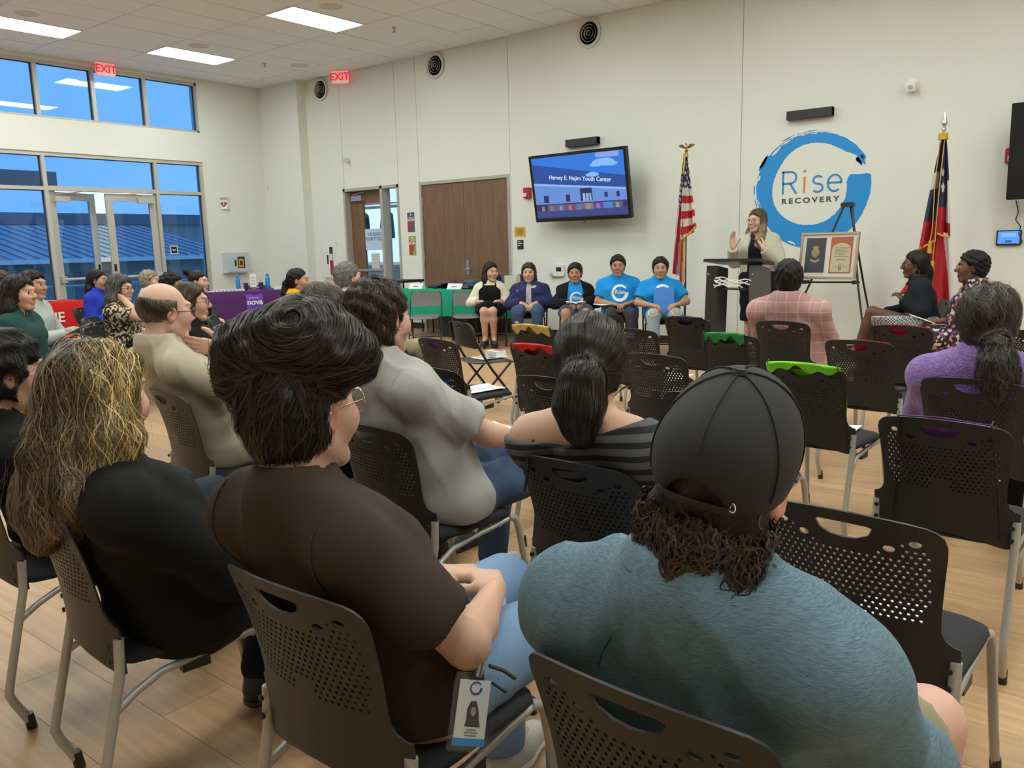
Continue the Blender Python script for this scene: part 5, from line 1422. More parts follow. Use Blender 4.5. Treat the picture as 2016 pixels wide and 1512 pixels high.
# ---------------------------------------------------------------- wardrobe
def fab(name, rgb, rough=.9, bump=(700, .25), **k): return mat(name, srgb(*rgb), rough, bump=bump, spec=.25, **k)
def pattern(name, kind, cols, scale, rough=.88, extra=None):
    m = bpy.data.materials.new(name); m.use_nodes = True; nt = m.node_tree; n = nt.nodes; l = nt.links; b = n['Principled BSDF']
    b.inputs['Roughness'].default_value = rough; tc = n.new('ShaderNodeTexCoord'); mp = n.new('ShaderNodeMapping'); l.new(tc.outputs['Object'], mp.inputs['Vector'])
    C = [srgb(*c) for c in cols]
    def ramp(src, stops, interp='CONSTANT'):
        r = n.new('ShaderNodeValToRGB'); r.color_ramp.interpolation = interp; e = r.color_ramp.elements
        e[0].position, e[0].color = stops[0]; e[1].position, e[1].color = stops[1]
        for p_, c_ in stops[2:]: q = e.new(p_); q.color = c_
        l.new(src, r.inputs['Fac']); return r.outputs['Color']
    def mix(f, a, c):
        x = n.new('ShaderNodeMix'); x.data_type = 'RGBA'; 
        if isinstance(f, float): x.inputs[0].default_value = f
        else: l.new(f, x.inputs[0])
        for i, v in ((6, a), (7, c)):
            if isinstance(v, tuple): x.inputs[i].default_value = v
            else: l.new(v, x.inputs[i])
        return x.outputs[2]
    def wave(axis, sc, dist=0):
        w = n.new('ShaderNodeTexWave'); w.bands_direction = axis; w.inputs['Scale'].default_value = sc; w.inputs['Distortion'].default_value = dist; w.inputs['Detail'].default_value = 1
        l.new(mp.outputs[0], w.inputs['Vector']); return w.outputs['Fac']
    if extra: mp.inputs['Rotation'].default_value = extra
    K = (0, 0, 0, 1); Wt = (1, 1, 1, 1)
    if kind == 'stripe': col = ramp(wave('Z', scale, .6), [(0, C[0]), (.42, C[1])])
    elif kind == 'plaid':
        base = mix(ramp(wave('Z', scale*.5), [(0, K), (.5, (.5, .5, .5, 1))]), C[0], C[1])
        l1 = ramp(wave('Z', scale), [(0, K), (.985, (.45, .45, .45, 1))]); l2 = ramp(wave('X', scale), [(0, K), (.985, (.45, .45, .45, 1))])
        col = mix(l2, mix(l1, base, C[2]), C[2])
    elif kind == 'floral':
        v = n.new('ShaderNodeTexVoronoi'); v.inputs['Scale'].default_value = scale; l.new(mp.outputs[0], v.inputs['Vector'])
        sep = n.new('ShaderNodeSeparateColor'); l.new(v.outputs['Color'], sep.inputs[0])
        col = ramp(sep.outputs[0], [(0, C[0]), (.3, C[1])]+[(.3+.7*(i+1)/(len(C)-1), c) for i, c in enumerate(C[2:])])
    elif kind == 'check':
        v = n.new('ShaderNodeTexChecker'); v.inputs['Scale'].default_value = scale; v.inputs[1].default_value = C[0]; v.inputs[2].default_value = C[1]; l.new(mp.outputs[0], v.inputs['Vector']); col = v.outputs[0]
    else:                                                   # heather: fine streaks along x
        mp.inputs['Scale'].default_value = extra2 if (extra2 := (55, 55, 700)) else None
        t = n.new('ShaderNodeTexNoise'); t.inputs['Scale'].default_value = scale; t.inputs['Detail'].default_value = 3; l.new(mp.outputs[0], t.inputs['Vector'])
        col = ramp(t.outputs['Fac'], [(.36, C[0]), (.64, C[1])], 'LINEAR')
    l.new(col, b.inputs['Base Color'])
    t = n.new('ShaderNodeTexNoise'); t.inputs['Scale'].default_value = 500; l.new(tc.outputs['Object'], t.inputs['Vector'])
    bp = n.new('ShaderNodeBump'); bp.inputs['Strength'].default_value = .25; bp.inputs['Distance'].default_value = .004; l.new(t.outputs['Fac'], bp.inputs['Height']); l.new(bp.outputs[0], b.inputs['Normal'])
    return m
def jean(name, rgb, k=.5):
    c = srgb(*rgb); d = tuple(x*k for x in c[:3])+(1,)
    return mat(name, c, .9, bump=(900, .35), vary=(5, d, .55))
F_black = fab('black_jersey', (17, 17, 18)); F_blackp = fab('black_trousers', (18, 18, 21)); F_brown = fab('dark_brown_cotton', (60, 48, 40)); F_grey = fab('light_grey_cotton', (166, 165, 160)); F_beige = fab('beige_grey_cotton', (178, 167, 146))
F_navy = fab('navy_fleece', (48, 48, 92)); F_riseblue = fab('bright_blue_cotton', (28, 138, 210)); F_yellow = fab('yellow_cotton', (214, 168, 20)); F_royal = fab('royal_blue_cotton', (40, 58, 180)); F_green = fab('dark_green_cotton', (38, 72, 70))
F_lgrey = fab('pale_grey_knit', (176, 182, 176)); F_ivory = fab('ivory_blouse', (222, 214, 192)); F_oat = fab('oatmeal_cardigan', (186, 182, 164), bump=(300, .4)); F_dnavy = fab('dark_navy_dress', (22, 22, 40)); F_blazer = fab('black_navy_blazer', (25, 28, 34))
F_purple = mat('purple_lace_knit', srgb(146, 112, 178), .9, bump=(120, .9), vary=(70, srgb(112, 82, 146), .8), sheen=.2)
F_heather = pattern('blue_heather_knit', 'heather', [(76, 102, 116), (106, 132, 146)], 1.6)
F_stripe = pattern('black_grey_stripe_knit', 'stripe', [(24, 23, 25), (84, 83, 86)], 9.5, extra=(0, R(8), 0))
F_plaid = pattern('pink_plaid_wool', 'plaid', [(170, 128, 126), (186, 146, 141), (222, 198, 190)], 4.4)
F_floral = pattern('multicolour_floral', 'floral', [(30, 28, 40), (60, 40, 60), (170, 90, 120), (200, 170, 90), (196, 190, 180), (90, 60, 110), (44, 40, 52)], 46)
F_leopard = pattern('black_cream_print', 'floral', [(28, 26, 24), (40, 36, 30), (180, 166, 130), (60, 52, 40), (196, 182, 150)], 60)
F_hound = pattern('grey_white_gingham', 'check', [(70, 74, 84), (196, 198, 200)], 75)
J_light = jean('light_blue_denim', (128, 158, 194), .72); J_mid = jean('mid_blue_denim', (62, 84, 116)); J_dark = jean('dark_blue_denim', (38, 46, 62)); J_pale = jean('pale_ripped_denim', (150, 170, 182), .75); F_char = fab('charcoal_trousers', (54, 58, 64)); F_khaki = fab('khaki_shorts', (150, 140, 112)); F_denshort = jean('grey_blue_shorts', (74, 86, 110))
S_white = mat('white_grey_sneaker', srgb(188, 184, 176), .7, bump=(300, .4)); S_sole = mat('white_rubber_sole', srgb(214, 212, 206), .6); S_black = mat('black_leather', (.012, .012, .012, 1), .45); S_navy = mat('navy_sandal', srgb(40, 62, 120), .7)
G_black = mat('black_frame', (.012, .012, .013, 1), .3); G_gold = mat('gold_wire', (.55, .42, .22, 1), .25, .9); G_clear = mat('clear_frame', (.55, .5, .46, 1), .15)
SK1, SK2, SK3, SK4, SK5 = (.56, .335, .235), (.46, .26, .165), (.40, .215, .13), (.11, .052, .030), (.62, .37, .28)
BLK, DBR, BRN, GRY = (.012, .0095, .0085), (.022, .014, .010), (.060, .036, .021), (.17, .165, .15)
def flow_bun(q):
    d = np.array((.03, -.03, .10))-q; up_ = q[:, 2] > .09; c = q-np.array((.035, -.015, .10)); sw_ = np.cross(c, np.array((.35, -.5, .8))); d[up_] = sw_[up_]; return d
def wflow(q): d = flow_down(q); return d
LAP = dict(both=dict(e=(.245, .03, .15), w=(.075, .25, .165), hd=(-.75, .6, -.1)))
LAPW = dict(both=dict(e=(.26, .03, .165), w=(.055, .30, .17), hd=(-.8, .5, -.25), curl=(35, 40, 25)))
THIGH = dict(both=dict(e=(.26, .04, .15), w=(.14, .30, .175), hd=(-.1, .9, -.1)))

# ---- front rows
person('cap', 'man in heathered blue shirt and black cap, seen from behind', (-.438, 1.02, 1.076), -4, (-.475, 1.13), -2, SK5,
       dict(style='short', col=(.032, .022, .0145), t=.006, nape=-.105, side=-.02, flow=lambda q: np.stack([q[:, 0]*2, q[:, 1]*2-.1, -np.ones(len(q))], 1), n=3000, len=.055, seg=12, wave=(150, 1.5), lift=.014, amp=.003, fr=(80, 150), w=.0016, jit=.5, flick=.5, dark=.5, bright=2.6, basek=.7, mask=lambda q: q[:, 2] < -.012+.30*q[:, 1]+.035*np.exp(-(q[:, 0]/.05)**2)*(q[:, 1] < -.03), paths=[[((0, -.085, -.065), .040), ((0, -.088, -.125), .030)], [((-.05, -.05, -.05), .036), ((-.045, -.06, -.10), .030)], [((.05, -.05, -.05), .036), ((.045, -.06, -.10), .030)]]),
       dict(mat=F_heather, sleeve='long', loose=.02, amp=.0075, inf=.014), dict(mat=F_khaki, kind='shorts', len=.75, cuff=.09), hs=1.0, hr=9, wd=1.15, fat=1.06, near=True, arms=THIGH, shoes=dict(mat=S_black), neckl=1.02, legs=dict(R=dict(k=(.235, .36, .54), a=(.25, .40, .09))))
person('brown', 'woman in dark brown T-shirt with messy top bun and gold glasses', (-1.222, .925, 1.106), -3, (-1.155, 1.07), 2, SK1,
       dict(style='bun', col=(.017, .012, .009), t=.013, nape=-.082, front=(.078, .068), slope=.9, sidey=.0, flow=flow_bun, n=4200, len=.10, seg=12, lift=.0055, dark=.45, bright=3.2, basek=.8, amp=.0022, w=.0009, jit=.14, k=.05,
            paths=[[((.035, -.015, .085), .062), ((.035, -.015, .105), .070)], [((-.035, -.065, .10), .054), ((.01, -.03, .135), .056)], [((.095, .035, .10), .054), ((.05, .0, .135), .060)], [((-.055, -.08, .065), .042), ((-.045, -.07, .115), .05)]]),      dict(mat=F_brown, hem=.49, loose=.022, amp=.0055), dict(mat=J_light), hs=1.03, wd=1.0, fat=.97, near=True, bust=.9, glasses=dict(mat=G_gold, r=.026, w=.0011), hp=2,
       arms=dict(both=dict(e=(.25, .04, .14), w=(.055, .255, .20), hd=(-.8, .55, .05), curl=(35, 40, 30))), shoes=dict(mat=S_white, sole=S_sole), legs=dict(both=dict(k=(.12, .47, .54), a=(.12, .44, .09))))
person('blond', 'woman with long wavy blond hair in black, seen from behind', (-1.965, .905, 1.055), -12, (-1.97, 1.05), 8, SK5,
       dict(style='long', col=(.20, .135, .062), t=.018, ears=False, side=.045, nape=-.2, flow=flow_down, n=8000, len=.22, seg=18, wave=(34, .6), lift=.012, dark=.3, bright=2.2, basek=.42, amp=.006, fr=(40, 90), w=.0010, jit=.10, k=.05, facecut=(.052, .05, .10),
            colf=lambda q: np.array((.135, .095, .052))+np.clip((q[:, :1]*4+q[:, 1:2]*5+.28), 0, 1)*np.array((.30, .20, .055)),
            paths=[[((.05, -.05, .04), .045), ((.072, -.04, -.07), .045), ((.068, -.055, -.15), .035)], [((-.045, -.05, .04), .042), ((-.058, -.06, -.08), .044), ((-.062, -.10, -.18), .040), ((-.06, -.125, -.25), .026)], [((0, -.085, .02), .045), ((-.015, -.11, -.11), .055), ((-.03, -.135, -.21), .048), ((-.03, -.15, -.28), .024)], [((.04, -.08, -.08), .042), ((.045, -.11, -.17), .038), ((.04, -.125, -.24), .02)]]),       dict(mat=F_black, sleeve='long', loose=.02, hem=.30, amp=.005), dict(mat=F_blackp), hs=1.05, wd=1.18, fat=1.28, near=True,
       arms=dict(L=dict(e=(.25, .05, .19), w=(.12, .28, .17)), R=dict(e=(.27, .10, .13), w=(.19, .33, .30), hd=(-.1, .95, .1), pn=(-.6, 0, -.8))), shoes=dict(mat=S_black, boot=True), legs=dict(R=dict(k=(.15, .42, .52), a=(.17, .36, .12)), L=dict(k=(.14, .40, .52), a=(.14, .28, .12))))
person('young', 'young man with black hair and glasses in black hoodie at left edge', (-2.736, .98, 1.041), 8, (-2.74, 1.12), 0, SK2,
       dict(style='short', col=BLK, t=.024, nape=-.055, front=(.085, .060), flow=flow_crown, n=2600, len=.06, lift=.006, dark=.4, bright=3, amp=.006, fr=(60, 120), jit=.3), dict(mat=F_black, sleeve='long', amp=.007, loose=.03, collar=True), dict(mat=J_dark, hemz=.2), hs=1.03, near=True, wd=1.08, glasses=dict(mat=G_clear, r=.026, w=.0014), arms=LAP, shoes=dict(mat=S_navy), fat=1.1)
person('tee', 'man in light grey T-shirt and blue jeans with short brown hair', (-2.06, 1.905, 1.158), 3, (-1.96, 2.04), 3, SK5,
       dict(style='short', col=(.034, .021, .014), t=.017, nape=-.088, front=(.082, .072), flow=flow_crown, n=4200, len=.045, seg=8, lift=.007, dark=.45, bright=2.4, amp=.004, fr=(90, 160), jit=.45, w=.0011),
       dict(mat=F_grey, hem=.47, loose=.024, amp=.007, inf=.013), dict(mat=J_mid), hs=1.04, wd=1.22, fat=1.10, near=True, face=dict(jaw=1.1, beard=((.16, .08, .05), .35)),
       arms=dict(both=dict(e=(.26, .20, .20), w=(.07, .40, .20), hd=(-.8, .5, 0), ul=.31, fl=.26)), shoes=dict(mat=S_white, sole=S_sole), legs=dict(both=dict(k=(.15, .50, .55), a=(.15, .44, .10))))
person('m7', 'man in black with thinning dark grey-brown hair beside the grey T-shirt', (-2.50, 2.035, 1.146), -2, (-2.62, 2.14), 2, SK5,
       dict(style='short', col=(.060, .047, .034), t=.009, nape=-.07, front=(.075, .088), slope=.75, flow=flow_crown, n=2400, len=.035, seg=6, lift=.003, dark=.5, bright=2.2, amp=.002, jit=.35, w=.001, colf=lambda q: np.where(((q[:, 2] > .105) & (np.abs(q[:, 0]-.01) < .035) & (q[:, 1] > -.03))[:, None], np.array((.30, .17, .12)), np.array((.060, .047, .034)))),
       dict(mat=F_black, collar=True), dict(mat=F_blackp), hs=1.02, wd=1.16, near=True, face=dict(beard=((.05, .035, .025), .7)), arms=LAP, shoes=dict(mat=S_black))
person('bald', 'balding man with black glasses in beige T-shirt, hand at his neck', (-3.37, 1.87, 1.143), 6, (-3.28, 2.03), 6, SK5,
       dict(style='bald', col=(.115, .088, .060), t=.0055, nape=-.065, topz=.060, flow=flow_crown, n=1800, len=.04, seg=6, lift=.003, dark=.6, bright=1.8, amp=.0012, jit=.3, colf=lambda q: np.array((.115, .088, .060))*(1+.6*np.sin(q[:, :1]*60+q[:, 2:]*40))),
       dict(mat=F_beige, hem=.47, loose=.026, amp=.007, inf=.013), dict(mat=J_dark), hs=1.04, wd=1.16, fat=1.02, near=True, glasses=dict(mat=G_black, r=.020, w=.0022), hp=-2,
       arms=dict(R=dict(e=(.33, .08, .27), w=(.16, .20, .245), hd=(-.85, -.1, -.45), pn=(-.1, -.9, -.3), curl=(25, 30, 20)), L=dict(abs=1, e=(-.10, .17, .82), w=(.055, .02, .975), hd=(-.45, -.85, .2), pn=(-.9, .3, .1), curl=(12, 16, 12))), shoes=dict(mat=S_black), legs=dict(both=dict(k=(.14, .47, .56))))
person('striped', 'woman in off-shoulder black and grey striped top with low ponytail', (-1.185, 1.86, 1.072), -24, (-1.165, 2.02), 2, SK1,
       dict(style='pony', col=(.020, .0145, .0115), t=.020, ears=True, nape=-.07, front=(.082, .070), flow=flow_to((.0, -.125, -.005), lambda q: (q[:, 1] < -.118) & (q[:, 2] < .0)), n=4200, len=.15, seg=14, lift=.004, dark=.4, bright=2.4, basek=.75, amp=.0016, w=.0011, jit=.07, k=.03,
            paths=[[((0, -.105, .0), .042), ((0, -.145, -.02), .052), ((-.01, -.15, -.08), .060), ((-.01, -.135, -.14), .040), ((-.005, -.13, -.175), .018)]]),
       dict(mat=F_stripe, sleeve='long', loose=.03, offshoulder=1, amp=.004, inf=.014), dict(mat=F_blackp), hs=1.02, wd=1.16, fat=1.16, near=True, arms=LAP, shoes=dict(mat=S_black))
person('purple', 'woman in lavender knit top with grey-brown curly ponytail', (-.509, 3.76, 1.042), -8, (-.52, 3.88), -2, SK5,
       dict(style='pony', col=(.046, .036, .029), t=.030, ears=False, side=.03, nape=-.12, flow=flow_to((.03, -.13, -.07), lambda q: (q[:, 1] < -.10) & (q[:, 2] < -.07)), n=4200, len=.13, seg=13, wave=(70, .7), lift=.012, dark=.5, bright=1.7, amp=.004, w=.0014, jit=.25, fr=(60, 120), k=.04,
            paths=[[((.02, -.09, -.05), .052), ((.035, -.13, -.08), .042), ((.045, -.15, -.14), .050), ((.045, -.15, -.20), .050), ((.05, -.145, -.26), .030)]]),
       dict(mat=F_purple, sleeve='long', loose=.02, amp=.005), dict(mat=F_blackp), hs=1.02, wd=1.22, fat=1.28, near=True, vox=.010, arms=LAP, shoes=dict(mat=S_black))
person('plaid', 'man in pink plaid jacket seated before the lectern', (-2.004, 5.70, 1.112), -22, (-1.975, 5.81), -8, SK2,
       dict(style='short', col=BLK, t=.017, nape=-.075, flow=flow_crown, n=1600, len=.05, lift=.004, dark=.5, bright=2.6, jit=.2), dict(mat=F_plaid, sleeve='long', loose=.018, name='jacket', inf=.018, collar=True, hem=.44), dict(mat=F_char), hs=1.02, wd=1.22, fat=1.12, near=True, vox=.010, arms=LAP, shoes=dict(mat=S_black))
# ---- beside the easel
person('blazer', 'woman in black blazer, red necklace and checked skirt, turned to speaker', (-1.81, 8.60, 1.105), -108, (-1.70, 8.60), -112, SK4,
       dict(style='long', col=BLK, t=.016, ears=True, side=-.01, nape=-.09, flow=flow_down, n=900, len=.12, wave=(60, .5), lift=.006, dark=.5, bright=2.6, front=(.075, .07), paths=[[((0, -.08, .0), .05), ((.01, -.105, -.08), .055), ((.015, -.11, -.15), .045), ((.02, -.10, -.20), .025)]]),
       dict(mat=F_blazer, sleeve='long', name='blazer', open=.045, under=F_lgrey, inf=.016, hem=.46, collar=True), dict(mat=F_hound, kind='skirt', len=1.0, cuff=.085), hs=1.03, wd=1.05, fat=1.1, glasses=dict(mat=G_black, w=.002),
       arms=dict(L=dict(e=(.25, .06, .22), w=(.0, .24, .35), hd=(-.6, .35, .5)), R=dict(e=(.24, .10, .22), w=(.10, .33, .19))), shoes=dict(mat=S_black), legs=dict(L=dict(k=(.06, .47, .66), a=(-.02, .58, .30), t=(-.02, .72, .20)), R=dict(k=(.10, .46, .53), a=(.10, .44, .10))))
person('floral', 'woman in multicolour floral dress holding a white paper', (-1.205, 7.80, 1.11), -105, (-1.10, 7.82), -112, SK4,
       dict(style='short', col=(.008, .007, .007), t=.019, nape=-.06, flow=flow_crown, n=800, len=.02, seg=5, wave=(300, 1), lift=.004, amp=.004, jit=.6, fr=(120, 220)), dict(mat=F_floral, sleeve='long', loose=.026, name='dress_top', vneck=.03, hem=.44), dict(mat=F_floral, kind='skirt', len=1.0, cuff=.09, name='dress_skirt'), hs=1.04, wd=1.15, fat=1.25, bust=1.1, glasses=dict(mat=G_gold, w=.0018),
       arms=dict(L=dict(e=(.26, .08, .21), w=(.12, .33, .22), hd=(-.1, .9, 0), pn=(-.3, 0, -1), curl=(15, 20, 15))), shoes=dict(mat=S_black))
# ---- panel row
PY = 148
person('panel0', 'dark-haired woman in black pinafore over ivory blouse in the panel row', (-7.33, 8.92, 1.02), 112, (-7.36, 8.93), 145, SK1,
       dict(style='long', col=DBR, t=.018, ears=False, side=.03, nape=-.12, flow=flow_down, n=700, len=.15, wave=(30, .25), dark=.6, bright=2.2, facecut=(.058, .06, .10), paths=[[((.05, -.04, .02), .045), ((.075, -.03, -.08), .042), ((.075, -.02, -.16), .03)], [((-.05, -.04, .02), .045), ((-.075, -.03, -.08), .042), ((-.075, -.02, -.16), .03)], [((0, -.08, 0), .05), ((0, -.09, -.14), .045)]]),
       dict(mat=F_ivory, sleeve='three', loose=.03, collar=True, inf=.010), dict(mat=F_black, kind='skirt', len=.88), hs=1.08, wd=.96, fat=.95, arms=LAPW, shoes=dict(mat=S_black), legs=dict(both=dict(k=(.06, .44, .51), a=(.06, .34, .12))))
person('p1', 'person in navy zip hoodie and jeans in the panel row', (-6.69, 8.95, 1.01), 148, (-6.69, 8.97), PY, SK1,
       dict(style='long', col=(.05, .035, .025), t=.017, ears=False, side=.03, nape=-.11, flow=flow_down, n=500, len=.1, facecut=(.058, .06, .10), paths=[[((.05, -.04, .02), .045), ((.07, -.04, -.08), .035)], [((-.05, -.04, .02), .045), ((-.07, -.04, -.08), .035)]]),
       dict(mat=F_navy, sleeve='long', loose=.03, open=.03, under=F_lgrey, uneck=.0, amp=.007, collar=True, name='hoodie'), dict(mat=J_mid), hs=1.05, wd=1.1, fat=1.15, arms=LAPW, shoes=dict(mat=S_white, sole=S_sole))
person('p2', 'person in black open hoodie over blue T-shirt with white ring logo', (-5.94, 8.95, 1.005), 150, (-5.93, 8.97), PY, SK3,
       dict(style='short', col=DBR, t=.02, nape=-.06, flow=flow_crown, n=500, len=.05), dict(mat=F_black, sleeve='long', loose=.03, open=.085, under=F_riseblue, uneck=.0, amp=.006, name='hoodie'), dict(mat=F_denshort, kind='shorts', len=.88, cuff=.085), hs=1.03, wd=1.04, fat=1.12, arms=dict(both=dict(e=(.25, .06, .20), w=(.10, .27, .18), hd=(-.4, .8, 0))), shoes=dict(mat=S_white, sole=S_sole))
person('p3', 'tall person in blue T-shirt with white ring logo, hands clasped', (-5.295, 8.95, 1.095), 150, (-5.29, 8.98), PY, SK3,
       dict(style='short', col=DBR, t=.016, nape=-.06, flow=flow_crown, n=500, len=.04), dict(mat=F_riseblue, loose=.026, amp=.006), dict(mat=F_char), hs=1.07, wd=1.18, fat=1.15, belly=.9, arms=dict(both=dict(e=(.275, .05, .20), w=(.05, .31, .18), hd=(-.85, .45, -.15), curl=(45, 45, 30))), shoes=dict(mat=S_black))
person('p4', 'person in blue T-shirt and ripped jeans holding a blue folder', (-4.705, 8.95, 1.065), 152, (-4.70, 8.98), PY, SK2,
       dict(style='long', col=DBR, t=.018, ears=False, side=.03, nape=-.10, flow=flow_down, n=500, len=.1, facecut=(.058, .06, .10)), dict(mat=F_riseblue, loose=.026, amp=.006), dict(mat=J_pale), hs=1.05, wd=1.15, fat=1.18, bust=1.0, arms=dict(both=dict(e=(.29, .08, .21), w=(.16, .31, .19), hd=(-.6, .7, 0), pn=(-.3, .2, -1))), shoes=dict(mat=S_white, sole=S_sole))
# ---- speaker
person('speaker', 'standing woman in oatmeal cardigan and navy dress speaking into a microphone', (-3.53, 8.98, 1.585), 196, (-3.50, 9.0), 172, SK5,
       dict(style='long', col=(.20, .14, .075), t=.016, ears=False, side=.03, nape=-.14, flow=flow_down, n=900, len=.2, wave=(20, .2), dark=.5, bright=1.7, facecut=(.058, .06, .105), colf=lambda q: np.array((.10, .072, .045))+np.clip(-q[:, 2:]*5+.35, 0, 1)*np.array((.22, .15, .075)), paths=[[((.05, -.04, .02), .045), ((.078, .0, -.10), .042), ((.095, .055, -.20), .034), ((.095, .085, -.27), .022)], [((-.05, -.04, .02), .045), ((-.078, .0, -.10), .04), ((-.095, .05, -.2), .032), ((-.095, .08, -.26), .02)], [((0, -.08, 0), .05), ((0, -.09, -.16), .045)]]),
       dict(mat=F_oat, sleeve='long', loose=.02, open=.06, under=F_dnavy, uneck=-.02, name='cardigan', hem=.80, inf=.018), dict(mat=F_dnavy, kind='skirt', len=1.0, cuff=.085, name='dress_skirt', top=1.1), hs=1.02, wd=1.0, fat=1.02, standing=True, bust=.9, glasses=dict(mat=G_black, w=.0016),
       arms=dict(R=dict(abs=1, e=(.27, .06, 1.14), w=(.235, .23, 1.30), hd=(.05, .1, 1), pn=(-.6, .7, .1), curl=(8, 10, 8)), L=dict(abs=1, e=(-.25, .07, 1.12), w=(-.075, .20, 1.29), hd=(.62, .1, .65), pn=(.35, -.75, -.1), curl=(60, 65, 40))), shoes=dict(mat=S_black))
# ---- left section
person('yellow', 'woman in mustard T-shirt with long dark ponytail in profile', (-6.91, 5.30, 1.085), 50, (-6.98, 5.24), 42, SK2,
       dict(style='pony', col=(.016, .011, .009), t=.013, nape=-.075, flow=flow_to((0, -.12, .0), lambda q: q[:, 1] < -.115), n=800, len=.12, paths=[[((0, -.10, .0), .03), ((0, -.135, -.02), .03), ((.0, -.15, -.12), .036), ((.0, -.14, -.22), .032), ((.0, -.12, -.30), .018)]]), dict(mat=F_yellow, loose=.022), dict(mat=J_dark), hs=.98, arms=LAP, shoes=dict(mat=S_black))
person('grey', 'man with short grey hair seen beyond the thinning-haired man', (-5.33, 4.60, 1.155), 14, (-5.30, 4.72), 14, SK5,
       dict(style='short', col=(.19, .185, .17), t=.015, nape=-.07, flow=flow_crown, n=900, len=.04, dark=.5, bright=1.7, jit=.4), dict(mat=F_lgrey, collar=True), dict(mat=F_khaki, kind='trousers'), hs=1.02, wd=1.1, arms=LAP, shoes=dict(mat=S_black))
person('bun', 'woman in black with small top bun in profile by the purple table', (-8.59, 5.20, 1.065), 58, (-8.66, 5.16), 48, SK5,
       dict(style='bun', col=BLK, t=.010, nape=-.07, flow=flow_to((0, -.11, .09)), n=500, len=.08, paths=[[((0, -.10, .08), .03), ((0, -.14, .12), .042)]]), dict(mat=F_black, sleeve='long'), dict(mat=F_blackp), hs=.98, arms=LAP, shoes=dict(mat=S_black))
person('glasses', 'woman with brown bob and round glasses beyond the balding man', (-4.93, 2.92, 1.075), 38, (-4.98, 2.98), 36, SK1,
       dict(style='long', col=BRN, t=.017, ears=False, side=.04, nape=-.10, flow=flow_down, n=900, len=.12, facecut=(.055, .055, .10), paths=[[((.055, -.03, .02), .045), ((.07, -.02, -.09), .04)], [((-.055, -.03, .02), .045), ((-.07, -.02, -.09), .04)], [((0, -.08, 0), .05), ((0, -.09, -.1), .045)]]), dict(mat=F_black, sleeve='long', loose=.025), dict(mat=J_dark), hs=1.0, glasses=dict(mat=G_black, w=.0018), arms=LAP, shoes=dict(mat=S_black))
person('white', 'person with short pale blond hair, only the head top showing', (-9.95, 5.36, 1.06), 45, (-10.0, 5.32), 45, SK5, dict(style='short', col=(.36, .30, .20), t=.02, flow=flow_crown, n=500, len=.04, amp=.005, jit=.5), dict(mat=F_lgrey), dict(mat=J_dark), arms=LAP, shoes=dict(mat=S_black))
person('curly', 'person with short curly black hair, only the head top showing', (-8.27, 4.70, 1.055), 45, (-8.32, 4.68), 45, SK3, dict(style='short', col=BLK, t=.026, flow=flow_crown, n=700, len=.03, wave=(250, 1), lift=.008, amp=.006, jit=.6), dict(mat=F_black), dict(mat=J_dark), arms=LAP, shoes=dict(mat=S_black))
person('curlgrey', 'woman with long grey curly hair and glasses, hand behind her neck', (-7.70, 3.85, 1.075), 55, (-7.75, 3.84), 48, SK5,
       dict(style='long', col=(.085, .08, .07), t=.024, ears=False, side=.03, nape=-.14, flow=flow_down, n=1500, len=.2, wave=(45, .7), lift=.012, dark=.5, bright=2.4, amp=.006, facecut=(.06, .06, .10), paths=[[((.05, -.05, .02), .05), ((.085, -.05, -.10), .052), ((.08, -.07, -.26), .04)], [((-.05, -.05, .02), .05), ((-.085, -.05, -.10), .05), ((-.08, -.07, -.26), .04)], [((0, -.09, 0), .05), ((0, -.12, -.16), .06), ((0, -.12, -.30), .04)]]),
       dict(mat=F_leopard, loose=.03), dict(mat=F_blackp), hs=.98, fat=1.15, glasses=dict(mat=G_black, w=.002), arms=dict(R=dict(e=(.20, .25, .36), w=(.12, .09, .53), hd=(-.3, -.8, .3), pn=(-1, 0, 0)), L=dict(e=(.25, .05, .19), w=(.075, .27, .165))), shoes=dict(mat=S_black))
person('blue', 'woman in royal blue top with long dark hair by the entrance', (-10.15, 4.80, 1.09), 50, (-10.2, 4.77), 46, SK2,
       dict(style='long', col=BLK, t=.016, ears=True, side=.0, nape=-.12, flow=flow_down, n=800, len=.2, wave=(40, .3), dark=.5, bright=2.6, paths=[[((.03, -.07, .02), .05), ((.055, -.09, -.10), .05), ((.05, -.11, -.30), .035)], [((-.03, -.07, .02), .05), ((-.06, -.08, -.12), .05), ((-.06, -.10, -.30), .035)]]), dict(mat=F_royal, sleeve='long'), dict(mat=F_blackp), hs=1.0, fat=1.1, arms=LAP, shoes=dict(mat=S_black))
person('graysh', 'man in pale grey long-sleeved shirt holding papers and a snack bag', (-7.99, 3.20, 1.14), 58, (-8.05, 3.17), 48, SK2,
       dict(style='short', col=BLK, t=.015, nape=-.07, flow=flow_crown, n=700, len=.05, dark=.5, bright=2.4), dict(mat=F_lgrey, sleeve='long', loose=.02, collar=True), dict(mat=J_dark), hs=1.04, wd=1.1, arms=dict(both=dict(e=(.25, .12, .20), w=(.12, .36, .24), hd=(-.3, .9, 0))), shoes=dict(mat=S_black))
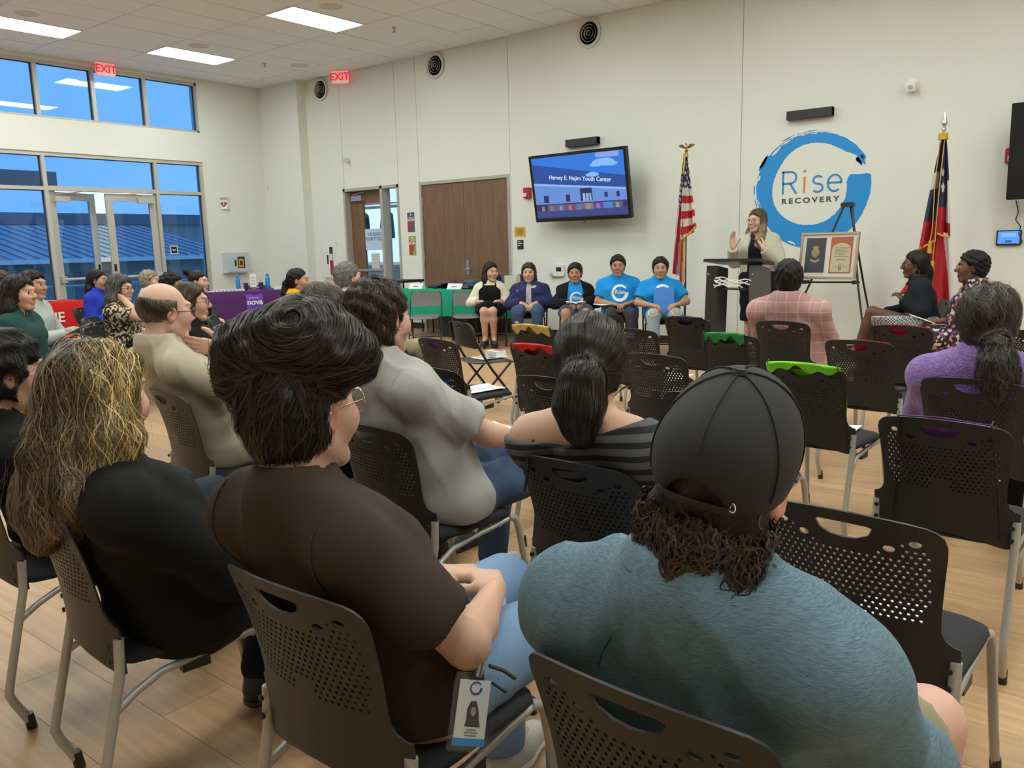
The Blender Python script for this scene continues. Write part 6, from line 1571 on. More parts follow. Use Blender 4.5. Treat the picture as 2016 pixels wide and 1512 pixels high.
person('green', 'woman in dark green top with sunglasses pushed up on dark hair', (-6.61, 2.55, 1.13), 58, (-6.68, 2.52), 50, SK1,
       dict(style='long', col=(.022, .016, .013), t=.020, ears=False, side=.03, nape=-.14, flow=flow_down, n=1500, len=.2, wave=(40, .5), lift=.01, dark=.5, bright=2.6, facecut=(.058, .06, .10), paths=[[((.05, -.05, .02), .05), ((.08, -.05, -.10), .05), ((.08, -.07, -.24), .04)], [((-.05, -.05, .02), .05), ((-.08, -.05, -.10), .05), ((-.08, -.07, -.24), .04)], [((0, -.09, 0), .055), ((0, -.13, -.14), .06), ((0, -.13, -.28), .04)]]),
       dict(mat=F_green, sleeve='three', loose=.035), dict(mat=F_blackp), hs=1.02, fat=1.12, arms=LAP, shoes=dict(mat=S_black))
person('leftmost', 'person with brown hair cut off by the left edge of the photo', (-8.98, 3.30, 1.14), 55, (-9.03, 3.27), 50, SK1, dict(style='long', col=BRN, t=.018, ears=False, nape=-.12, flow=flow_down, n=500, len=.12, facecut=(.058, .06, .10), paths=[[((0, -.08, 0), .055), ((0, -.10, -.12), .05)]]), dict(mat=F_black), dict(mat=J_dark), arms=LAP, shoes=dict(mat=S_black))
ORD = ['first', 'second', 'third', 'fourth', 'fifth', 'sixth', 'seventh', 'eighth', 'ninth', 'tenth', 'eleventh', 'twelfth']
# ---------------------------------------------------------------- outside the entrance
M_conc = mat('outdoor_concrete', (.36, .37, .38, 1), .9, vary=(2, (.28, .29, .31, 1), .6))
def gz(x): return -.06 if x > -18 else -.06-1.5*min(1, (-18-x)/10)
m = MB(); xs_ = [-14.1, -18, -21, -24, -28, -60, -140]
m.add([(x, y, gz(x)) for x in xs_ for y in (-90, 120)], [(2*i, 2*i+1, 2*i+3, 2*i+2) for i in range(len(xs_)-1)])
tag(m.build('ground_outside', M_conc, None, 0), 'grey concrete forecourt outside the entrance', None, None, 'structure')
M_roofm = mat('standing_seam_metal', (.20, .25, .32, 1), .4, .3); M_bwall = mat('tan_outdoor_wall', (.36, .33, .29, 1), .85); M_dark = mat('dark_band', (.16, .17, .20, 1), .6)
b = thing('low_building', 'low building with standing seam metal roof across the forecourt', 'building', (-36, 10, 0))
MB().box(-14, -1, -60, 13, -1.56, 1.2).build('wall', M_bwall, b, 0)
MB().add([(0, -62, 1.28), (0, 14, 1.28), (-9, 14, 2.95), (-9, -62, 2.95), (-18, 14, 1.28), (-18, -62, 1.28)], [(0, 1, 2, 3), (3, 2, 4, 5), (0, 3, 5), (1, 4, 2)]).build('roof', M_roofm, b, 0)
sm = MB().add([(0, -.02, 1.27), (0, .02, 1.27), (-9, .02, 2.94), (-9, -.02, 2.94), (0, -.02, 1.33), (0, .02, 1.33), (-9, .02, 3.0), (-9, -.02, 3.0)], [(0, 1, 2, 3), (4, 7, 6, 5), (0, 4, 5, 1), (0, 3, 7, 4), (1, 5, 6, 2)]).mesh('roof_seam', M_roofm, 0)
for k in range(72): link('roof_seam', sm, b, (0, 13.6-k*.55, 0))
MB().box(-.05, .10, -62, 14, 1.10, 1.28).build('gutter', M_white, b, 0)
for k in range(10): 
    w_ = MB().box(-1.05, -.96, -52+k*6.5, -50.4+k*6.5, -.5, .7).build('window', M_dark, b, 0)
b = thing('far_building', 'flat-roofed far building rising behind the metal roof', 'building', (-72, 6, 0))
MB().box(-20, 0, -60, 40, -2, 4.4).build('wall', M_bwall, b, 0); MB().box(-20.3, .3, -60.3, 40.3, 4.0, 4.9).build('parapet', M_dark, b, 0)
for k in range(9): MB().box(0, .1, -55+k*10, -51+k*10, .5, 3).build('window', M_dark, b, 0)
t = thing('porch_canopy', 'grey steel canopy beam outside the glass', 'canopy', (-15.6, 4.2, 2.75))
MB().box(-.12, .12, -1.6, 2.6, -.12, .12).build('beam', M_grayframe, t, 0)
for y in (-1.5, 2.5): MB().box(-.06, .06, y-.06, y+.06, -2.81, -.12).build('post', M_grayframe, t, 0)
t = thing('outdoor_railing', 'pale railing outside the entrance', 'railing', (-19.5, 5.5, gz(-19.5)))
for y in range(-8, 9, 2): MB().tube([(0, y, 0), (0, y, 1.0)], .03, 6).build('post', M_alu, t)
for z in (.5, 1.0): MB().tube([(0, -8, z), (0, 8, z)], .03, 6).build('rail', M_alu, t)

# ---------------------------------------------------------------- folding chairs under the seated guests
def under(key, lab, proto=fc, fw=.04, grp=GF):
    o = PEOPLE[key]; a = o.RB@V3(0, fw, 0); yw = math.degrees(math.atan2(o.RB[0, 1], o.RB[1, 1]))
    return place(proto, o.root.location.x+a[0], o.root.location.y+a[1], yw, lab, grp)
for k, lab in (('panel0', 'folding chair under the woman in black pinafore'), ('p1', 'folding chair under the person in navy hoodie'), ('p2', 'folding chair under the person in black open hoodie'), ('p3', 'folding chair under the tall blue T-shirt person'), ('p4', 'folding chair under the person holding the blue folder'), ('blazer', 'folding chair under the woman in black blazer'), ('floral', 'folding chair under the woman in floral dress'),
               ('yellow', 'folding chair under the woman in mustard T-shirt'), ('grey', 'folding chair under the grey-haired man'), ('bun', 'folding chair under the woman with small top bun'), ('glasses', 'folding chair under the woman with brown bob'), ('white', 'folding chair under the person with pale blond hair'), ('curly', 'folding chair under the person with curly black hair'), ('curlgrey', 'folding chair under the woman with grey curls'), ('blue', 'folding chair under the woman in royal blue'), ('graysh', 'folding chair under the man in pale grey shirt'), ('green', 'folding chair under the woman in dark green'), ('leftmost', 'folding chair under the person cut off at left')):
    under(k, lab)
for x, y, yw, lab in ((-4.43, 5.28, 24, 'empty black folding chair with a white box on its seat'), (-5.05, 5.02, 22, 'empty black folding chair left of the boxed one, beyond the grey T-shirt man'), (-4.48, 4.05, 20, 'empty black folding chair just beyond the grey T-shirt man'), (-8.9, 5.75, 45, 'empty black folding chair before the purple table'), (-7.25, 4.75, 44, 'empty black folding chair beside the woman with brown bob, rear'), (-6.2, 4.15, 42, 'empty black folding chair beside the woman with brown bob, front'), (-5.25, 3.45, 40, 'empty black folding chair next to the balding man'), (-8.45, 4.1, 46, 'empty black folding chair behind the grey-curled woman'), (-7.25, 3.55, 46, 'empty black folding chair in front of the grey-curled woman'), (-7.55, 2.95, 48, 'empty black folding chair between grey shirt and green top'), (-5.75, 2.25, 46, 'empty black folding chair just beyond the blond hair at left'), (-12.9, 8.95, 135, 'black folding chair behind the purple table')):
    place(fc, x, y, yw, lab, GF)
for x, y, yw, lab in ((-8.02, 8.28, 142, 'grey folding chair before the green table, left one'), (-7.52, 8.62, 142, 'grey folding chair before the green table, beside the pinafore woman'), (-.62, 7.25, -115, 'grey folding chair at the right edge beyond the floral dress')):
    place(fg, x, y, yw, lab, 'grey folding chairs')

# ---------------------------------------------------------------- tables with cloths
def cloth_table(name, lab, loc, rz, L, D, drop, m_, clab, ccat='tablecloth'):
    t = thing(name, lab, 'table', loc, rz)
    MB().rbox(-L/2+.02, L/2-.02, -D/2+.02, D/2-.02, .70, .73, .03).build('tabletop', M_white, t)
    for sx in (-1, 1):
        for sy in (-1, 1): MB().tube([(sx*(L/2-.18), sy*(D/2-.12), 0), (sx*(L/2-.18), sy*(D/2-.12), .70)], .013, 8).build('leg', M_foldtube, t)
    c = thing('tablecloth', clab, ccat, loc, rz)
    per = []
    n = 30
    for k in range(n): per.append((-L/2+L*k/n, -D/2, 0, -1))
    for k in range(12): per.append((L/2, -D/2+D*k/12, 1, 0))
    for k in range(n): per.append((L/2-L*k/n, D/2, 0, 1))
    for k in range(12): per.append((-L/2, D/2-D*k/12, -1, 0))
    m = MB(); N = len(per); vs = []
    for j, z in enumerate((.745, .735, .60, .45, drop)):
        for i, (x, y, nx, ny) in enumerate(per):
            w = (.006+.022*((.745-z)/.5)*(1+math.sin(i*1.35+math.sin(i*.5)*2))) if j else 0
            vs.append((x+nx*w, y+ny*w, z+(.008*math.sin(i*.9) if j == 4 else 0)))
    fs = [(j*N+i, (j+1)*N+i, (j+1)*N+(i+1) % N, j*N+(i+1) % N) for j in range(4) for i in range(N)]
    fs.append(tuple(range(N)))
    m.add(vs, fs); m.build('cloth', m_, c, 50)
    return t
M_greencl = fab('green_tablecloth', (24, 150, 116), rough=.8); M_purplecl = fab('purple_tablecloth', (82, 44, 98)); M_redcl = fab('red_tablecloth', (196, 34, 32)); M_runner = fab('violet_runner', (112, 72, 176))
cloth_table('display_table', 'long table under a green cloth by the double door', (-8.45, 9.56, 0), 0, 2.1, .72, .34, M_greencl, 'green cloth draped over the long table by the double door')
cloth_table('display_table', 'table under a purple cloth in the window corner', (-12.13, 8.32, 0), R(58), 1.85, .75, .06, M_purplecl, 'purple cloth draped over the corner table')
cloth_table('display_table', 'table under a red cloth along the windows', (-12.78, 4.75, 0), R(90), 1.86, .66, .06, M_redcl, 'red cloth draped over the table along the windows')
# runner on the purple table
rn = thing('table_runner', 'violet runner with white lettering over the purple cloth', 'runner', (-12.13, 8.32, 0), R(58))
MB().sheet(lambda u, v: (-.12+.27*u, (-.36+(v-.35)/.65*.5) if v > .35 else -.40-.012*math.sin(u*9), .752 if v > .35 else .30+.45*v/.35), 8, 12, .002).build('cloth', M_runner, rn)
put_text('lettering', 'nova', .13, M_white, rn, (.015, -.418, .56), (R(90), 0, 0), bold=.003, extrude=.001)
put_text('small_lettering', 'community', .035, M_white, rn, (.0, -.418, .635), (R(90), 0, 0), extrude=.001).name = 'small_lettering'
o = put_text('cloth_lettering', 'BLUE', .20, M_white, None, (-12.415, 5.12, .52), (R(90), 0, R(90)), bold=.003, extrude=.001); tag(o, 'white letters printed on the red tablecloth front', 'lettering')

# things on the purple table
M_bottle = mat('blue_bottle', srgb(40, 130, 205), .3); M_cupp = mat('navy_purple_cup', srgb(48, 38, 92), .4)
RT = Matrix.Rotation(R(58), 3, 'Z')
def onp(x, y, z=.747): v = RT@Vector((x, y, 0)); return (-12.13+v.x, 8.32+v.y, z)
for x, lab in ((-.22, 'tall blue water bottle, left of the white box'), (.26, 'tall blue water bottle, right of the white box')):
    t = thing('water_bottle', lab, 'bottle', onp(x, -.12), 0, 'blue water bottles on the purple table')
    MB().lathe([(.035, 0), (.038, .01), (.038, .19), (.030, .215), (.020, .225)], 16).build('body', M_bottle, t); MB().lathe([(.024, .22), (.026, .26), (.02, .265)], 14).build('cap', M_bottle, t)
t = thing('brochure_box', 'white upright display box on the purple table', 'box', onp(.02, -.2), R(58))
MB().box(-.05, .05, -.04, .04, 0, .27).build('carton', M_paper, t); MB().box(-.055, .055, -.045, .045, 0, .05).build('base', M_black, t)
for k in range(3): MB().box(-.035, .035, -.041, -.04, .10+.05*k, .125+.05*k).build('print_block', mat('pale_print', (.45, .5, .52, 1), .7), t)
for k in range(3): MB().lathe([(.012, -.047), (.012, -.045)], 10, (-.03+.03*k, 0, .025), 'y').build('gold_disc', M_yellow, t)
for x, lab in ((-.10, 'dark cup left of the white display box'), (.14, 'dark cup with straw right of the white display box')):
    t = thing('cup', lab, 'cup', onp(x, -.22), 0, 'cups on the purple table')
    MB().lathe([(.032, 0), (.042, .11), (.043, .12)], 16).build('body', M_cupp, t); MB().lathe([(.044, .118), (.044, .126), (.02, .13)], 16).build('lid', M_black, t)
    if x > 0: MB().tube([(0, 0, .12), (.01, 0, .18)], .003, 6).build('straw', M_black, t)
for k in range(9):
    o = tag(MB().box(-.025, .025, -.02, .02, 0, .035).build('small_carton', M_paper, None, 0, onp(-.62+.06*k, -.22), R(58)), 'small white carton, %s from the left in the row on the purple table' % ORD[k], 'carton', 'small cartons on the purple table')
tag(MB().sheet(lambda u, v: (-.15+.3*u, -.1+.2*v, .004*math.sin(u*6)), 6, 5, .001).build('leaflet', M_paper, None, 35, onp(-.78, -.1, .752), R(58)), 'white leaflet at the left end of the purple table', 'leaflet')
tag(MB().box(-.07, .07, -.05, .05, 0, .05).build('box_stack', M_paper, None, 0, onp(.42, -.2), R(58)), 'low white box right of the bottles on the purple table', 'box')
# papers on the red table
for k, (y, r_) in enumerate(((4.2, .1), (4.55, -.2), (4.9, .3), (5.2, .05))):
    tag(MB().sheet(lambda u, v: (-.11+.22*u, -.15+.3*v, .004*math.sin(u*5+v*4)), 5, 5, .001).build('leaflet', M_paper, None, 35, (-12.75, y, .755), r_), ('white leaflet on the red table, leftmost', 'white leaflet on the red table, second from left', 'white leaflet on the red table, third from left', 'white leaflet on the red table nearest its right end')[k], 'leaflet', 'leaflets on the red table')
# green table load
def tent(x, y, lab, s=1):
    t = thing('name_tent', lab, 'name card', (x, y, .747), R(8), 'folded name tents on the green table')
    MB().prism([(-.055, 0), (0, .085), (.055, 0)], lambda a, b, c: (c, a, b), -.13*s, .13*s).build('card', M_paper, t, 0)
    MB().add([(-.05, -.036, .034), (.05, -.036, .034), (.05, -.030, .044), (-.05, -.030, .044)], [(0, 1, 2, 3)]).build('print_line', M_ink, t, 0)
tent(-9.18, 9.32, 'white name tent at the left end of the green table'); tent(-8.42, 9.38, 'white name tent at the front of the green table'); tent(-8.55, 9.80, 'white name tent behind the folded clothes')
F_pile = [fab('pile_navy', (46, 56, 76)), fab('pile_grey', (84, 92, 104)), fab('pile_plum', (104, 74, 92)), fab('pile_slate', (58, 72, 88))]
rr = random.Random(9)
for k in range(12):
    x = -8.95+.115*k+rr.uniform(-.03, .03); y = 9.62+rr.uniform(-.12, .12); zz = .75+.035*(k % 3)
    w, dd, hh, ph = rr.uniform(.13, .19), rr.uniform(.10, .14), rr.uniform(.03, .05), rr.uniform(0, 6)
    f = lambda u, v, w=w, dd=dd, hh=hh, ph=ph: ((2*u-1)*w, (2*v-1)*dd, hh*(1-(2*u-1)**6)*(1-(2*v-1)**6)*(1+.25*math.sin(9*u+ph)*math.cos(8*v+ph)))
    o = MB().sheet(f, 14, 12, .02).build('folded_garment', F_pile[k % 4], None, 60, (x, y, zz+.015), rr.uniform(0, 3))
    tag(o, 'rumpled %s shirt, %s from the left in the pile on the green table' % (('navy', 'grey', 'plum', 'slate')[k % 4], ORD[k]), 'clothing', 'shirts piled on the green table')
M_pom = mat('blue_pompom', srgb(34, 40, 140), .9, bump=(80, 1.0))
for x, y, z, lab in ((-7.78, 9.62, .90, 'blue pompom left of the pinafore woman'), (-7.42, 9.7, .90, 'blue pompom right of the pinafore woman')):
    t = thing('pompom', lab, 'pompom', (x, y, .747), 0, 'blue pompoms on the green table')
    m = MB(); q = random.Random(int(x*100))
    for k in range(70):
        v = Vector((q.gauss(0, 1), q.gauss(0, 1), q.gauss(0, 1))).normalized(); m.tube([(v.x*.02, v.y*.02, z-.747+v.z*.02), (v.x*.065, v.y*.065, z-.747+v.z*.065)], [.010, .004], 5)
    m.build('tuft', M_pom, t); MB().lathe([(.05, 0), (.05, .02), (.03, .09), (.035, .10)], 12).build('holder', M_paper, t)
t = thing('paper_bag', 'cream paper gift bag at the right end of the green table', 'bag', (-7.45, 9.56, .747)); MB().add([(-.1, -.06, 0), (.1, -.06, 0), (.1, .06, 0), (-.1, .06, 0), (-.11, -.05, .2), (.11, -.05, .2), (.11, .05, .2), (-.11, .05, .2)], [(0, 3, 2, 1), (0, 1, 5, 4), (1, 2, 6, 5), (2, 3, 7, 6), (3, 0, 4, 7)]).build('bag_body', mat('cream_card', (.6, .55, .42, 1), .7), t, 0)
t = thing('black_side_table', 'small black folding table behind the grey-haired man', 'table', (-9.85, 9.62, 0)); MB().rbox(-.32, .32, -.25, .25, .83, .87, .03).build('tabletop', M_black, t)
for sx in (-1, 1):
    for sy in (-1, 1): MB().tube([(sx*.27, sy*.2, 0), (sx*.27, sy*.2, .83)], .013, 8).build('leg', M_foldtube, t)
tag(MB().box(-8.75, -8.2, 9.4, 9.75, 0, .34).build('storage_tote', M_black), 'black tote under the green table', 'tote')

# ---------------------------------------------------------------- lectern
t = thing('lectern', 'black lectern with two uprights and slim tilted top', 'lectern', (-3.50, 8.40, 0), R(-4))
M_lec = mat('lectern_black_laminate', (.022, .022, .023, 1), .35); M_lec_lit = mat('lectern_grey_face', (.085, .083, .078, 1), .4)  # second tone paints reflected light as grey onto the right black upright
for s in (-1, 1):
    MB().add([(s*.27-.075, -.10, 0), (s*.27+.075, -.10, 0), (s*.27+.075, .12, 0), (s*.27-.075, .12, 0), (s*.245-.065, -.10, 1.12), (s*.245+.065, -.10, 1.12), (s*.245+.065, .14, 1.08), (s*.245-.065, .14, 1.08)], [(0, 3, 2, 1), (0, 1, 5, 4), (1, 2, 6, 5), (2, 3, 7, 6), (3, 0, 4, 7), (4, 5, 6, 7)]).build('upright', M_lec if s < 0 else M_lec_lit, t, 0)
    for z in (1.03, .52): MB().lathe([(.012, -.112), (.012, -.10), (.006, -.10)], 10, (s*.255-.03, 0, z), 'y').build('bolt', M_steel, t)
MB().rbox(-.40, .40, -.16, .16, 0, .04, .06).build('base', M_lec, t)
tp = MB().prism([(-.30, -.17), (.30, -.17), (.33, -.14), (.30, .25), (-.30, .25), (-.33, -.14)], lambda a, b, c: (a, b, c-.12*(b+.17)), 1.165, 1.195).build('top', M_lec, t, 0)
MB().box(-.185, .185, -.05, .12, .86, .875).build('shelf', M_lec, t, 0)
o = thing('ribbon', 'white paper ribbon tied across the lectern', 'ribbon', (-3.50, 8.27, .95)); q = random.Random(4)
for k in range(7):
    a = q.uniform(-.5, .5); MB().sheet(lambda u, v, a=a, k=k: (-.19+.40*u*(1-.05*k), -.01-.015*k*.3+.02*math.sin(u*6+k), a*.10*(u-.4)+.018*math.sin(u*9+k*2)+.012*v-.01*k+.02), 12, 3, .001).build('ribbon_strip', M_paper, o)

# ---------------------------------------------------------------- easel with framed certificate
t = thing('easel', 'black tripod display easel holding a frame', 'easel', (-2.75, 9.5, 0)); M_es = mat('easel_black', (.015, .014, .014, 1), .4)
ap = Vector((.05, -.02, 1.74))
for i, ft in enumerate(((-.62, -.35, 0), (.42, -.35, 0), (.30, .52, 0))):
    lg = MB().tube([ap+Vector(((-.04, .04, .02)[i], 0, 0)), Vector(ft)*.5+ap*.5, Vector(ft)], [.013, .012, .009], 8).build('leg', M_es, t)
    MB().lathe([(.014, 0), (.014, .03), (.01, .035)], 8, ft).build('foot_cap', M_black, lg)
MB().rbox(-.02, .12, -.06, .02, 1.71, 1.76, .02, axis='y').build('hub', M_es, t)
MB().tube([(-.34, -.25, .90), (.27, -.25, .905)], .010, 8).build('ledge_bar', M_es, t)
for x in (-.30, .23): MB().box(x-.02, x+.02, -.33, -.21, .885, .925).build('ledge_clip', M_es, t)
f = thing('framed_certificate', 'gold framed certificate and navy folder cover on the easel', 'frame', (-2.815, 9.235, 1.19)); f.rotation_euler = (R(-9.7), 0, R(-5))
M_goldf = mat('brushed_gold_frame', (.34, .27, .15, 1), .35, .6); M_mat = mat('white_mat_board', (.72, .68, .63, 1), .7); M_navyc = mat('navy_leather', (.012, .022, .055, 1), .4); M_cert = mat('cream_certificate', (.55, .50, .33, 1), .6); M_certr = mat('rust_border', (.42, .11, .04, 1), .6)
w, h = .315, .252
for a in ((-w, w, h-.022, h), (-w, w, -h, -h+.022), (-w, -w+.022, -h+.022, h-.022), (w-.022, w, -h+.022, h-.022)): MB().box(a[0], a[1], -.02, .015, a[2], a[3]).build('moulding', M_goldf, f, 0)
MB().box(-w+.02, w-.02, -.004, .012, -h+.02, h-.02).build('mat_board', M_mat, f, 0)
cv = MB().box(-.255, -.035, -.008, -.004, -.185, .195).build('folder_cover', M_navyc, f, 0)
M_gilt = mat('gilt_print', (.42, .34, .14, 1), .4, .5)
MB().lathe([(.045, -.0095), (.045, -.0085), (.030, -.0085), (.030, -.0095)], 20, (-.145, 0, .035), 'y').build('emblem_ring', M_gilt, cv, 0)
MB().prism([(-.20, -.055), (-.145, -.075), (-.09, -.055), (-.095, -.035), (-.145, -.052), (-.195, -.035)], lambda a, b, c: (a, c, b), -.0095, -.0085).build('emblem_banner', M_gilt, cv, 0)
MB().prism([(-.19, .10), (-.165, .075), (-.125, .075), (-.10, .10), (-.12, .095), (-.145, .115), (-.17, .095)], lambda a, b, c: (a, c, b), -.0095, -.0085).build('emblem_crown', M_gilt, cv, 0)
for dx in (-.16, -.145, -.13): MB().box(dx-.004, dx+.004, -.0095, -.0085, -.02, .03).build('emblem_bar', M_gilt, cv, 0)
ce = MB().box(.02, .255, -.008, -.004, -.19, .20).build('certificate', M_certr, f, 0)
arcp = [(.035, -.178), (.24, -.178), (.24, .06)]+[(.1375+.1025*math.cos(R(a)), .06+.075*math.sin(R(a))) for a in range(10, 180, 10)]+[(.035, .06)]
MB().prism(arcp[::-1], lambda a, b, c: (a, c, b), -.0095, -.008).build('certificate_field', M_cert, ce, 0)
for k in range(7): MB().box(.07, .22-.02*(k % 3), -.0100, -.0095, .085-.016*k, .089-.016*k).build('print_line', M_ink, ce, 0)
MB().box(.09, .19, -.0100, -.0095, -.05, -.045).build('print_line', M_ink, ce, 0)
for x in (.055, .17): MB().box(x, x+.05, -.0100, -.0095, -.125, -.121).build('signature', M_ink, ce, 0)
MB().lathe([(.02, -.011), (.02, -.0095)], 16, (.1375, 0, -.105), 'y').build('gold_seal', M_gilt, ce, 0)
MB().box(.125, .135, -.0105, -.0096, -.16, -.12).box(.14, .15, -.0105, -.0096, -.16, -.12).build('seal_ribbon', mat('ribbon_indigo', (.05, .02, .12, 1), .6), ce, 0)
MB().box(-w+.022, w-.022, -.014, -.012, -h+.022, h-.022).build('glazing', M_clear2 if 'M_clear2' in globals() else mat_glass('picture_glass', (.98, .98, .98, 1)), f, 0)

# ---------------------------------------------------------------- flags
M_flag = mat('flag_cloth', rough=.75, attr='Col', bump=(600, .15)); M_pole = mat('dark_wood_pole', (.035, .018, .010, 1), .4); M_brass = mat('brass', (.45, .32, .12, 1), .25, .9); M_fringe = mat('gold_fringe', (.62, .34, .03, 1), .7, bump=(300, .6)); M_silver = mat('silver_finial', (.6, .6, .6, 1), .2, .9)
def drape(name, par, outline, folds, colf, nu=40, nv=90, depth=.05, ph=0):
    """outline(v)->(xl,xr,z at left,z at right); pleated sheet"""
    me_v = []; cols = []
    P = []
    for j in range(nv):
        v = j/(nv-1)
        for i in range(nu):
            u = i/(nu-1); xl, xr, zl, zr = outline(v)
            x = xl+(xr-xl)*u; z = zl+(zr-zl)*u
            y = -depth*(.25+v)*(math.sin(u*math.pi*folds+ph)+.35*math.sin(u*math.pi*folds*2.3+v*3))
            P.append((x, y, z)); cols.append(colf(u, v))
    fs = [(j*nu+i, (j+1)*nu+i, (j+1)*nu+i+1, j*nu+i+1) for j in range(nv-1) for i in range(nu-1)]
    n = nu*nv; Pb = [(x, y+.004, z) for x, y, z in P]
    fs2 = [tuple(n+k for k in reversed(f)) for f in fs]
    rim = [i for i in range(nu)]+[j*nu+nu-1 for j in range(1, nv)]+[(nv-1)*nu+i for i in range(nu-2, -1, -1)]+[j*nu for j in range(nv-2, 0, -1)]
    fs3 = [(rim[k], rim[(k+1) % len(rim)], n+rim[(k+1) % len(rim)], n+rim[k]) for k in range(len(rim))]
    me = np_mesh(name, [(np.array(P+Pb), np.array(fs+fs2+fs3))], M_flag, np.array(cols+cols))
    return link(name, me, par)
def star(cu, cv_, r, u, v, asp):
    dx, dy = (u-cu)*asp, v-cv_; rr_ = math.hypot(dx, dy)
    if rr_ > r: return False
    a = (math.atan2(dx, -dy)) % (2*math.pi/5); a = abs(a-(2*math.pi/5 if a > math.pi/5 else 0)); return rr_*(math.cos(a)+1.38*math.sin(a)) < r
NAVY, RED_, WHT = (.022, .028, .085), (.42, .012, .022), (.62, .58, .53)
t = thing('national_flag', 'stars and stripes flag on a pole with an eagle finial', 'flag', (-4.66, 9.5, 0))
MB().tube([(0, .03, .04), (0, .03, 2.45)], .014, 10).build('pole', M_pole, t); MB().lathe([(.13, 0), (.13, .02), (.05, .05), (.02, .09)], 20, (0, .03, 0)).build('base', M_brass, t)
e = MB().lathe([(.008, 2.45), (.022, 2.47), (.024, 2.485), (.008, 2.50), (.015, 2.52), (.012, 2.54), (.004, 2.56)], 12, (0, .03, 0)).build('finial', M_brass, t)
for s in (-1, 1): MB().add([(s*.008, .03, 2.52), (s*.05, .02, 2.56), (s*.09, .025, 2.555), (s*.115, .03, 2.545), (s*.08, .035, 2.525), (s*.03, .035, 2.505), (s*.008, .042, 2.51)], [(0, 1, 2, 3, 4, 5, 6) if s > 0 else (6, 5, 4, 3, 2, 1, 0)]).build('eagle_wing', M_brass, e, 0)
MB().tube([(0, .03, 2.545), (0, .012, 2.565), (0, -.005, 2.56)], [.008, .009, .004], 8).build('eagle_head', M_brass, e)
def us_left(u, v):
    if v < .42:
        for ci in range(4):
            for cj in range(9):
                if star(.14+.24*ci+(.12 if cj % 2 else 0), .045+.045*cj, .019, u, v, .16): return WHT
        return NAVY
    return RED_ if int((u+.12*(v-.42))*7+.3) % 2 == 0 else WHT
def us_right(u, v):
    w = v+.10*(1-u)
    if w < .47:
        for ci in range(3):
            for cj in range(7):
                if star(.2+.3*ci+(.15 if cj % 2 else 0), .08+.065*cj, .03, u, v, .30): return WHT
        return NAVY
    return WHT if int((w-.47)/.095) % 2 == 0 else RED_
drape('flag_fold', t, lambda v: (-.015-.145*v**.8, .005+.0*v, 2.42-1.40*v, 2.42-1.56*v), 3.0, us_left, 44, 130, .045)
drape('flag_fold', t, lambda v: (-.005-.02*v, .03+.145*v**.9, 2.42-1.02*v, 2.42-.86*v), 2.0, us_right, 40, 100, .05, 1.5)
MB().tube([(-.02, -.07, 1.405), (.06, -.03, 1.46), (.175, -.04, 1.56)], [.012, .013, .012], 6).build('fringe', M_fringe, t)
MB().tube([(.005, -.03, 1.40), (.015, -.05, 1.20), (.01, -.04, .95), (.0, -.05, .86)], .010, 6).build('fringe', M_fringe, t)
MB().tube([(0, -.02, 2.44), (.01, -.04, 2.35), (-.005, -.04, 2.2)], .010, 6).build('cord', M_fringe, t)
MB().lathe([(.035, 2.40), (.03, 2.45), (.012, 2.455)], 10, (0, .01, 0)).build('cord_knot', M_fringe, t)
t = thing('state_flag', 'lone star flag in blue, white and red with gold fringe', 'flag', (-1.805, 9.5, 0))
MB().tube([(0, .03, .04), (0, .03, 2.38)], .015, 10).build('pole', M_pole, t); MB().lathe([(.13, 0), (.13, .02), (.05, .05), (.02, .09)], 20, (0, .03, 0)).build('base', M_brass, t)
MB().lathe([(.012, 2.36), (.014, 2.43), (.026, 2.44), (.02, 2.455), (.012, 2.47), (.03, 2.50), (.022, 2.54), (.002, 2.62)], 12, (0, .03, 0)).build('finial', M_silver, t)
def tx_left(u, v):
    if v < .30: return NAVY
    if v < .46 and u < .62: return WHT
    if v < .74+.05*u: return NAVY
    return RED_
def tx_left2(u, v): return RED_ if v < .45 else (WHT if u < .55 else (.62, .34, .03))
def tx_right(u, v):
    if star(.22, .34, .05, u, v, .32) or star(.30, .50, .06, u, v, .32): return WHT
    if v < .42: return NAVY
    if u > .58+.10*math.sin(v*5) and v < .86: return WHT
    return NAVY if v < .70 else RED_
def tx_low(u, v): return RED_ if u < .80-.25*(1-v) else WHT
drape('flag_fold', t, lambda v: (-.01-.155*v**.85, .01-.01*v, 2.34-1.10*v, 2.34-1.02*v), 2.4, tx_left, 40, 90, .05)
drape('flag_fold', t, lambda v: (-.15+.05*v, .005, 1.26-.62*v, 1.32-.80*v), 2.0, tx_left2, 30, 50, .05, .6)
drape('flag_fold', t, lambda v: (.005+.0*v, .035+.10*v**.8, 2.34-.95*v, 2.34-.98*v), 2.2, tx_right, 40, 90, .045, 1.0)
drape('flag_fold', t, lambda v: (.0+.0*v, .10+.12*v**.8, 1.42-.86*v, 1.40-.80*v), 2.0, tx_low, 34, 70, .05, 1.4)
MB().tube([(-.165, -.05, 1.24), (-.08, -.06, 1.28), (-.005, -.05, 1.33)], .012, 6).build('fringe', M_fringe, t); MB().tube([(.01, -.06, 1.40), (.06, -.05, 1.375), (.13, -.06, 1.36)], .012, 6).build('fringe', M_fringe, t)
MB().tube([(-.02, -.01, 2.36), (-.035, -.07, 1.9), (-.03, -.08, 1.45), (-.045, -.08, 1.33)], .005, 6).build('cord', M_fringe, t)
MB().tube([(.02, -.01, 2.36), (.01, -.07, 1.9), (.0, -.08, 1.4), (-.01, -.08, 1.12)], .005, 6).build('cord', M_fringe, t)
